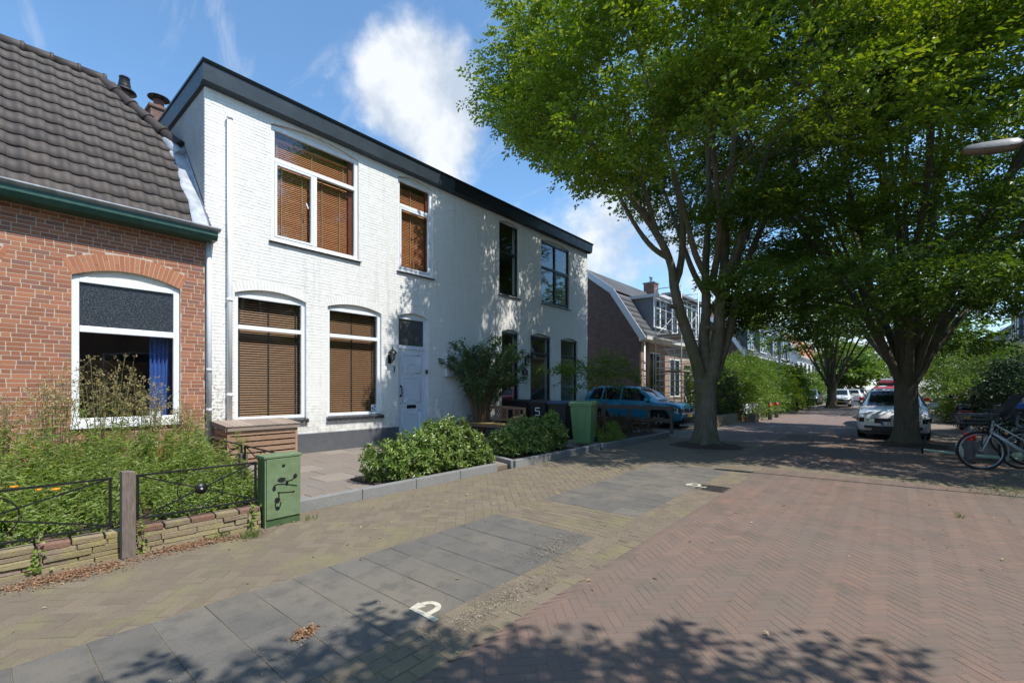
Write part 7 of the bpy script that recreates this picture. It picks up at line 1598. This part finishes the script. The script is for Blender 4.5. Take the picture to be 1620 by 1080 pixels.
# ------------------------------------------------------------ bicycles (front = -x in local space, wheels in the xz plane)
def bike(label, loc, rz, frame, basket=False, seatshell=False, lean=0, fender=True, low=True):
    t = thing('bicycle', label, 'bicycle', loc, 'bicycles parked on the right pavement', rz=rz); t.rotation_euler = (lean, 0, rz); rw = .34
    for wx in (-.55, .55):
        w = MB(); w.tube([(wx+rw*math.cos(a), 0, rw+rw*math.sin(a)) for a in [2*math.pi*k/32 for k in range(33)]], .019, 8, cap=False); w = w.build('wheel', M['tyre'], t)
        r = MB(); r.tube([(wx+(rw-.03)*math.cos(a), 0, rw+(rw-.03)*math.sin(a)) for a in [2*math.pi*k/32 for k in range(33)]], .010, 6, cap=False); r.build('rim', M['alloy'], w)
        s = MB()
        for k in range(18): a = 2*math.pi*k/18; s.cyl((wx+.03*math.cos(a+.6), (-1)**k*.02, rw+.03*math.sin(a+.6)), (wx+(rw-.035)*math.cos(a), 0, rw+(rw-.035)*math.sin(a)), .0016, 3)
        s.cyl((wx, -.045, rw), (wx, .045, rw), .025, 10); s.build('spokes', M['chrome'], w)
    f = MB(); hd, hd2, bb, st, ra = V(-.36, 0, .90), V(-.40, 0, .66), V(.10, 0, .30), V(.26, 0, .78), V(.55, 0, .34)
    f.tube([hd, hd2], .022, 10); f.tube([hd2+V(.02, 0, .02), bb], .03 if low else .02, 10); f.tube([hd+V(.01, 0, -.06), bb+V(.09, 0, .16)] if low else [hd+V(.0, 0, -.03), st], .016, 8); f.tube([bb, st], .018, 8)
    for s in (-.045, .045): f.tube([bb, V(.5, s, .34), ra+V(0, s, 0)], .010, 6); f.tube([st, V(.5, s, .45), ra+V(0, s, 0)], .009, 6)
    f.build('frame', M[frame], t)
    fk = MB()
    for s in (-.045, .045): fk.tube([hd2+V(0, 0, -.0), V(-.43, s, .62), V(-.52, s, .42), V(-.55, s, .34)], .012, 6)
    fk.build('fork', M[frame], t)
    hb = MB(); hb.tube([hd, hd+V(.03, 0, .14)], .014, 8); hb.tube(smooth([(-.10, -.29, 1.04), (-.24, -.27, 1.05), (-.34, -.14, 1.04), (-.33, 0, 1.03), (-.34, .14, 1.04), (-.24, .27, 1.05), (-.10, .29, 1.04)], 2), .012, 8); hb.build('handlebar', M['black'], t)
    sd_ = MB(); sd_.tube([st, st+V(.05, 0, .16)], .013, 8); sd_.build('seat_post', M['chrome'], t); s2 = MB(); s2.hexa([(.16, -.03, .93), (.44, -.10, .93), (.44, .10, .93), (.16, .03, .93), (.16, -.03, .965), (.44, -.11, .985), (.44, .11, .985), (.16, .03, .965)]); s2.build('saddle', M['black'], t, bevel=.02)
    if fender:
        for wx, a0, a1 in ((-.55, 20, 150), (.55, 10, 170)):
            m_ = MB(); vs = []; n = 16
            for k in range(n+1):
                a = R(a0+(a1-a0)*k/n) if wx > 0 else R(-25+(150)*k/n); rr = rw+.045
                for s in (-.032, .032): vs.append((wx+rr*math.cos(a), s, rw+rr*math.sin(a)))
            m_.add(vs, [(2*k, 2*k+1, 2*k+3, 2*k+2) for k in range(n)], True); m_.build('mudguard', M[frame], t)
    cr_ = MB(); cr_.lathe([(0, -.006), (.09, -.006), (.09, .006), (0, .006)], (.10, -.06, .30), 16, 'y'); cr_.cyl((.10, -.08, .30), (.20, -.08, .17), .011, 6); cr_.cyl((.10, .08, .30), (.0, .08, .43), .011, 6); cr_.box(.16, .26, -.17, -.085, .155, .18); cr_.build('crank', M['black'], t)
    ch = MB(); ch.bar((.10, -.062, .33), (.55, -.062, .37), .012, .05); ch.build('chain_guard', M['black'], t); rk = MB()
    for s in (-.06, .06): rk.tube([(.30, s, .72), (.78, s, .73)], .007, 6); rk.tube([(.55, s*.8, .34), (.70, s, .72)], .006, 6)
    rk.tube([(.78, -.06, .73), (.78, .06, .73)], .007, 6); rk.tube([(.5, -.06, .725), (.5, .06, .725)], .007, 6); rk.build('rear_rack', M['black'], t)
    MB().tube([(.15, -.03, .28), (.22, -.22, .02)], .009, 6).build('kickstand', M['black'], t)
    if basket:
        bs = MB()
        for z, e_ in ((.78, 0), (.85, .01), (.92, .02), (.99, .03), (1.02, .035)): bs.tube([(-.85-e_, -.2-e_, z), (-.42+e_, -.2-e_, z), (-.42+e_, .2+e_, z), (-.85-e_, .2+e_, z), (-.85-e_, -.2-e_, z)], .005 if z < 1.01 else .013, 5)
        for k in range(7):
            x = -.85+.43*k/6
            for s in (-1, 1): bs.tube([(x, s*.2, .78), (x+(k-3)/3*.035, s*.235, 1.02)], .004, 4)
        for k in range(6):
            y = -.2+.4*k/5
            for x, e_ in ((-.85, -.035), (-.42, .035)): bs.tube([(x, y, .78), (x+e_, y*1.17, 1.02)], .004, 4)
            bs.tube([(-.85, y, .78), (-.42, y, .78)], .004, 4)
        bs.build('basket', M['bollardgrey'], t); MB().tube([(-.5, 0, .78), (-.54, 0, .40)], .01, 5).build('basket_stay', M['black'], t)
    if seatshell:
        ss = MB(); vs = []
        for i in range(9):
            for j in range(9):
                u, v_ = i/8, j/8*2-1; vs.append((-.28+.30*u+.05*(v_*v_)*0, v_*(.16+.05*math.sin(u*3)), .98+.40*u-.10*v_*v_*(u < .5)+0))
        ss.add(vs, [(9*i+j, 9*i+j+1, 9*i+10+j, 9*i+9+j) for i in range(8) for j in range(8)], True)
        o = ss.build('wind_shell', M['blackplastic'], t); so_ = o.modifiers.new('s', 'SOLIDIFY'); so_.thickness = .02
    return t
WF = Gd(1553, 742)
az = R(18); fwd = V(-math.cos(az), -math.sin(az), 0)   # front direction when rz = az
bike('grey step through bicycle with front basket and dark windshield at the right edge', (WF.x-fwd.x*.55, WF.y-fwd.y*.55, 0), az, 'bikegrey', basket=True, seatshell=True, lean=R(-4))
bike('dark bicycle directly behind the grey basket bicycle', (WF.x+1.15, WF.y+.75, 0), R(12), 'black', lean=R(5)); bike('silver bicycle third in the row at the right edge', (WF.x+1.3, WF.y+1.5, 0), R(20), 'bikegrey', lean=R(-6), low=False)
bike('fourth bicycle of the row, dark frame, standing behind the silver one', (WF.x+1.45, WF.y+2.3, 0), R(10), 'black', lean=R(4)); bike('grey bicycle at the back of the row beside the blue cover', (WF.x+1.25, WF.y+3.2, 0), R(25), 'bikegrey', lean=R(-4), basket=True)
bike('dark bicycle leaning near the scooter further up the right pavement', (2.9, 18.5, 0), R(35), 'black', lean=R(5), basket=True); bike('far dark bicycle against the garden hedge on the right', (3.3, 20.6, 0), R(20), 'black', low=False)
# lying pale green kick scooter
ks = thing('kick_scooter', 'pale mint green kick scooter lying on the pavement behind the red banded bollard', 'kick scooter', (1.35, 13.7, 0)); k2 = MB(); k2.box(-.1, .65, -.1, .1, .04, .10); k2.build('deck', M['mint'], ks, bevel=.03)
MB().tube([(-.12, 0, .08), (-.85, .25, .10)], .028, 8).build('stem', M['mint'], ks); MB().tube([(-.85, .25, .02), (-.86, .22, .10), (-.80, .10, .42)], .02, 8).build('handlebar', M['black'], ks)
for x in (-.22, .72): MB().lathe([(0, -.03), (.10, -.03), (.11, 0), (.10, .03), (0, .03)], (x, .03, .115), 18, 'y').build('wheel', M['tyre'], ks)
mb = MB(); mb.hexa([(-.30, -.07, .02), (-.12, -.07, .02), (-.12, .07, .02), (-.30, .07, .02), (-.34, -.03, .34), (-.27, -.03, .33), (-.27, .03, .33), (-.34, .03, .34)]); mb.build('front_fairing', M['mint'], ks, bevel=.03); MB().hexa([(.45, -.09, .10), (.85, -.07, .10), (.85, .07, .10), (.45, .09, .10), (.55, -.06, .2), (.8, -.05, .22), (.8, .05, .22), (.55, .06, .2)]).build('rear_fairing', M['mint'], ks, bevel=.03)
# moped
mo = thing('motor_scooter', 'dark motor scooter seen from behind with red tail light and yellow plate', 'motor scooter', (1.85, 21.5, 0)); 
MB().hexa([(-.16, -.1, .38), (.16, -.1, .38), (.18, .9, .30), (-.18, .9, .30), (-.14, -.18, .78), (.14, -.18, .78), (.17, .75, .72), (-.17, .75, .72)]).build('body', M['blackplastic'], mo, bevel=.06)
MB().hexa([(-.13, -.12, .80), (.13, -.12, .80), (.14, .62, .76), (-.14, .62, .76), (-.10, -.10, .88), (.10, -.10, .88), (.13, .6, .86), (-.13, .6, .86)]).build('seat', M['black'], mo, bevel=.03)
MB().box(-.15, .15, -.235, -.19, .66, .76).build('tail_light', M['redlamp'], mo, bevel=.02); MB().box(-.10, .10, -.27, -.26, .48, .62).build('number_plate', M['yellowplate'], mo)
for y in (.05, 1.28): MB().lathe([(.10, -.05), (.20, -.05), (.24, 0), (.20, .05), (.10, .05)], (0, y, .24), 20, 'x').build('wheel', M['tyre'], mo)
MB().hexa([(-.2, .95, .28), (.2, .95, .28), (.12, 1.35, .34), (-.12, 1.35, .34), (-.17, 1.0, .85), (.17, 1.0, .85), (.10, 1.15, .95), (-.10, 1.15, .95)]).build('leg_shield', M['blackplastic'], mo, bevel=.03)
MB().tube([(-.34, .98, 1.02), (-.15, 1.05, 1.0), (.15, 1.05, 1.0), (.34, .98, 1.02)], .02, 8).build('handlebar', M['black'], mo)
for s in (-1, 1): q = MB(); q.tube([(s*.2, 1.05, 1.0), (s*.27, 1.05, 1.2)], .007, 5); q.lathe([(0, -.01), (.06, -.01), (.06, .01), (0, .01)], (s*.29, 1.05, 1.22), 12, 'y'); q.build('mirror', M['black'], mo)
# ------------------------------------------------------------ right side gardens
rs = [('dark conifer shrub behind the bicycles on the right', 4.0, 22.5, 2.2, 1.7, 'conifer'), ('dark broad shrub before the right brick house', 4.8, 27, 2.6, 2.0, 'conifer'), ('dark green shrub right of the big trunk', 3.6, 31, 3.2, 1.8, 'leafdark'), ('bright leafy shrub seen just right of the big trunk', 3.6, 38, 4.2, 2.2, 'hedge'), ('pale flowering shrub in sun above the dark conifers', 4.3, 34, 3.6, 1.5, 'paleleaf'), ('feathery dark green shrub at the right photo edge', 4.6, 20.2, 2.1, 1.3, 'leafdark'), ('low dark shrub behind the bicycle row at the right edge', 4.6, 14.6, 2.0, 1.3, 'conifer'), ('small flowering shrub beside the parked estate car', 2.9, 27.5, 1.6, 1.0, 'hedge'), ('big dark shrub beyond the right pavement', 6.2, 23.0, 2.6, 1.9, 'leafdark'), ('tall green shrub far behind the motor scooter', 4.6, 46, 4.6, 2.6, 'hedge'), ('far hedge shrub along the right gardens', 5.0, 58, 5.0, 3.2, 'leaf')]
for (lab, x, y, h, r, m) in rs:
    shrub('garden_shrub', lab, 'shrub', [(x, y, h*.3, r, r, h*.34), (x+.4, y+.5, h*.55, r*.9, r, h*.36), (x-.2, y-.3, h*.75, r*.7, r*.7, h*.27)], 1300, m, .14, .065, 10, 'shrubs in the right gardens', mode='spray')
fl_ = thing('flowers', 'pale lilac flowers in the shrub beside the parked estate car', 'flowers', (2.9, 26.6, 1), world=True); n = 160; P = np.stack([2.7+rng.normal(0, .6, n), 26.6+rng.normal(0, .3, n), 1.1+rng.normal(0, .35, n)], 1); link('petals', leaves('petals', P, rng.normal(0, 1, P.shape), rng.normal(0, 1, P.shape), .08, .07, M['pink']), fl_, kind='stuff'); fl_['kind'] = 'stuff'
bt = thing('covered_table', 'bright blue cover stretched over something at the right photo edge', 'cover', (3.3, 17.6, 0)); MB().prism([(-1, .98), (1, .98), (1, 1.06), (0, 1.16), (-1, 1.10)], -.7, .7, 'y').build('cover', M['bluetarp'], bt, bevel=.02)
for s in (-.9, .9): MB().box(s-.03, s+.03, -.6, -.54, 0, .97).build('leg', M['black'], bt)
rfn = thing('garden_fence', 'dark slatted garden fence along the right pavement behind the bicycles', 'fence', (3.2, 17, 0), world=True)
for k in range(22): MB().box(3.15, 3.18, 18.7+k*.28, 18.7+k*.28+.05, .05, 1.0).build('fence_bar', M['black'], rfn)
for z in (.15, .9): MB().box(3.185, 3.215, 18.6, 24.8, z, z+.04).build('rail', M['black'], rfn)
sw = thing('draped_netting', 'pale grey netting draped in swags over the fence on the right', 'netting', (2.9, 19, 0), world=True); mb = MB()
for k in range(4):
    y = 18.8+k*1.2; pts = [(3.1, y+1.2*f, 1.22-.28*math.sin(math.pi*f)) for f in [i/8 for i in range(9)]]; mb.tube(pts, .05, 6, wob=.3)
mb.build('netting', M['rope'], sw)
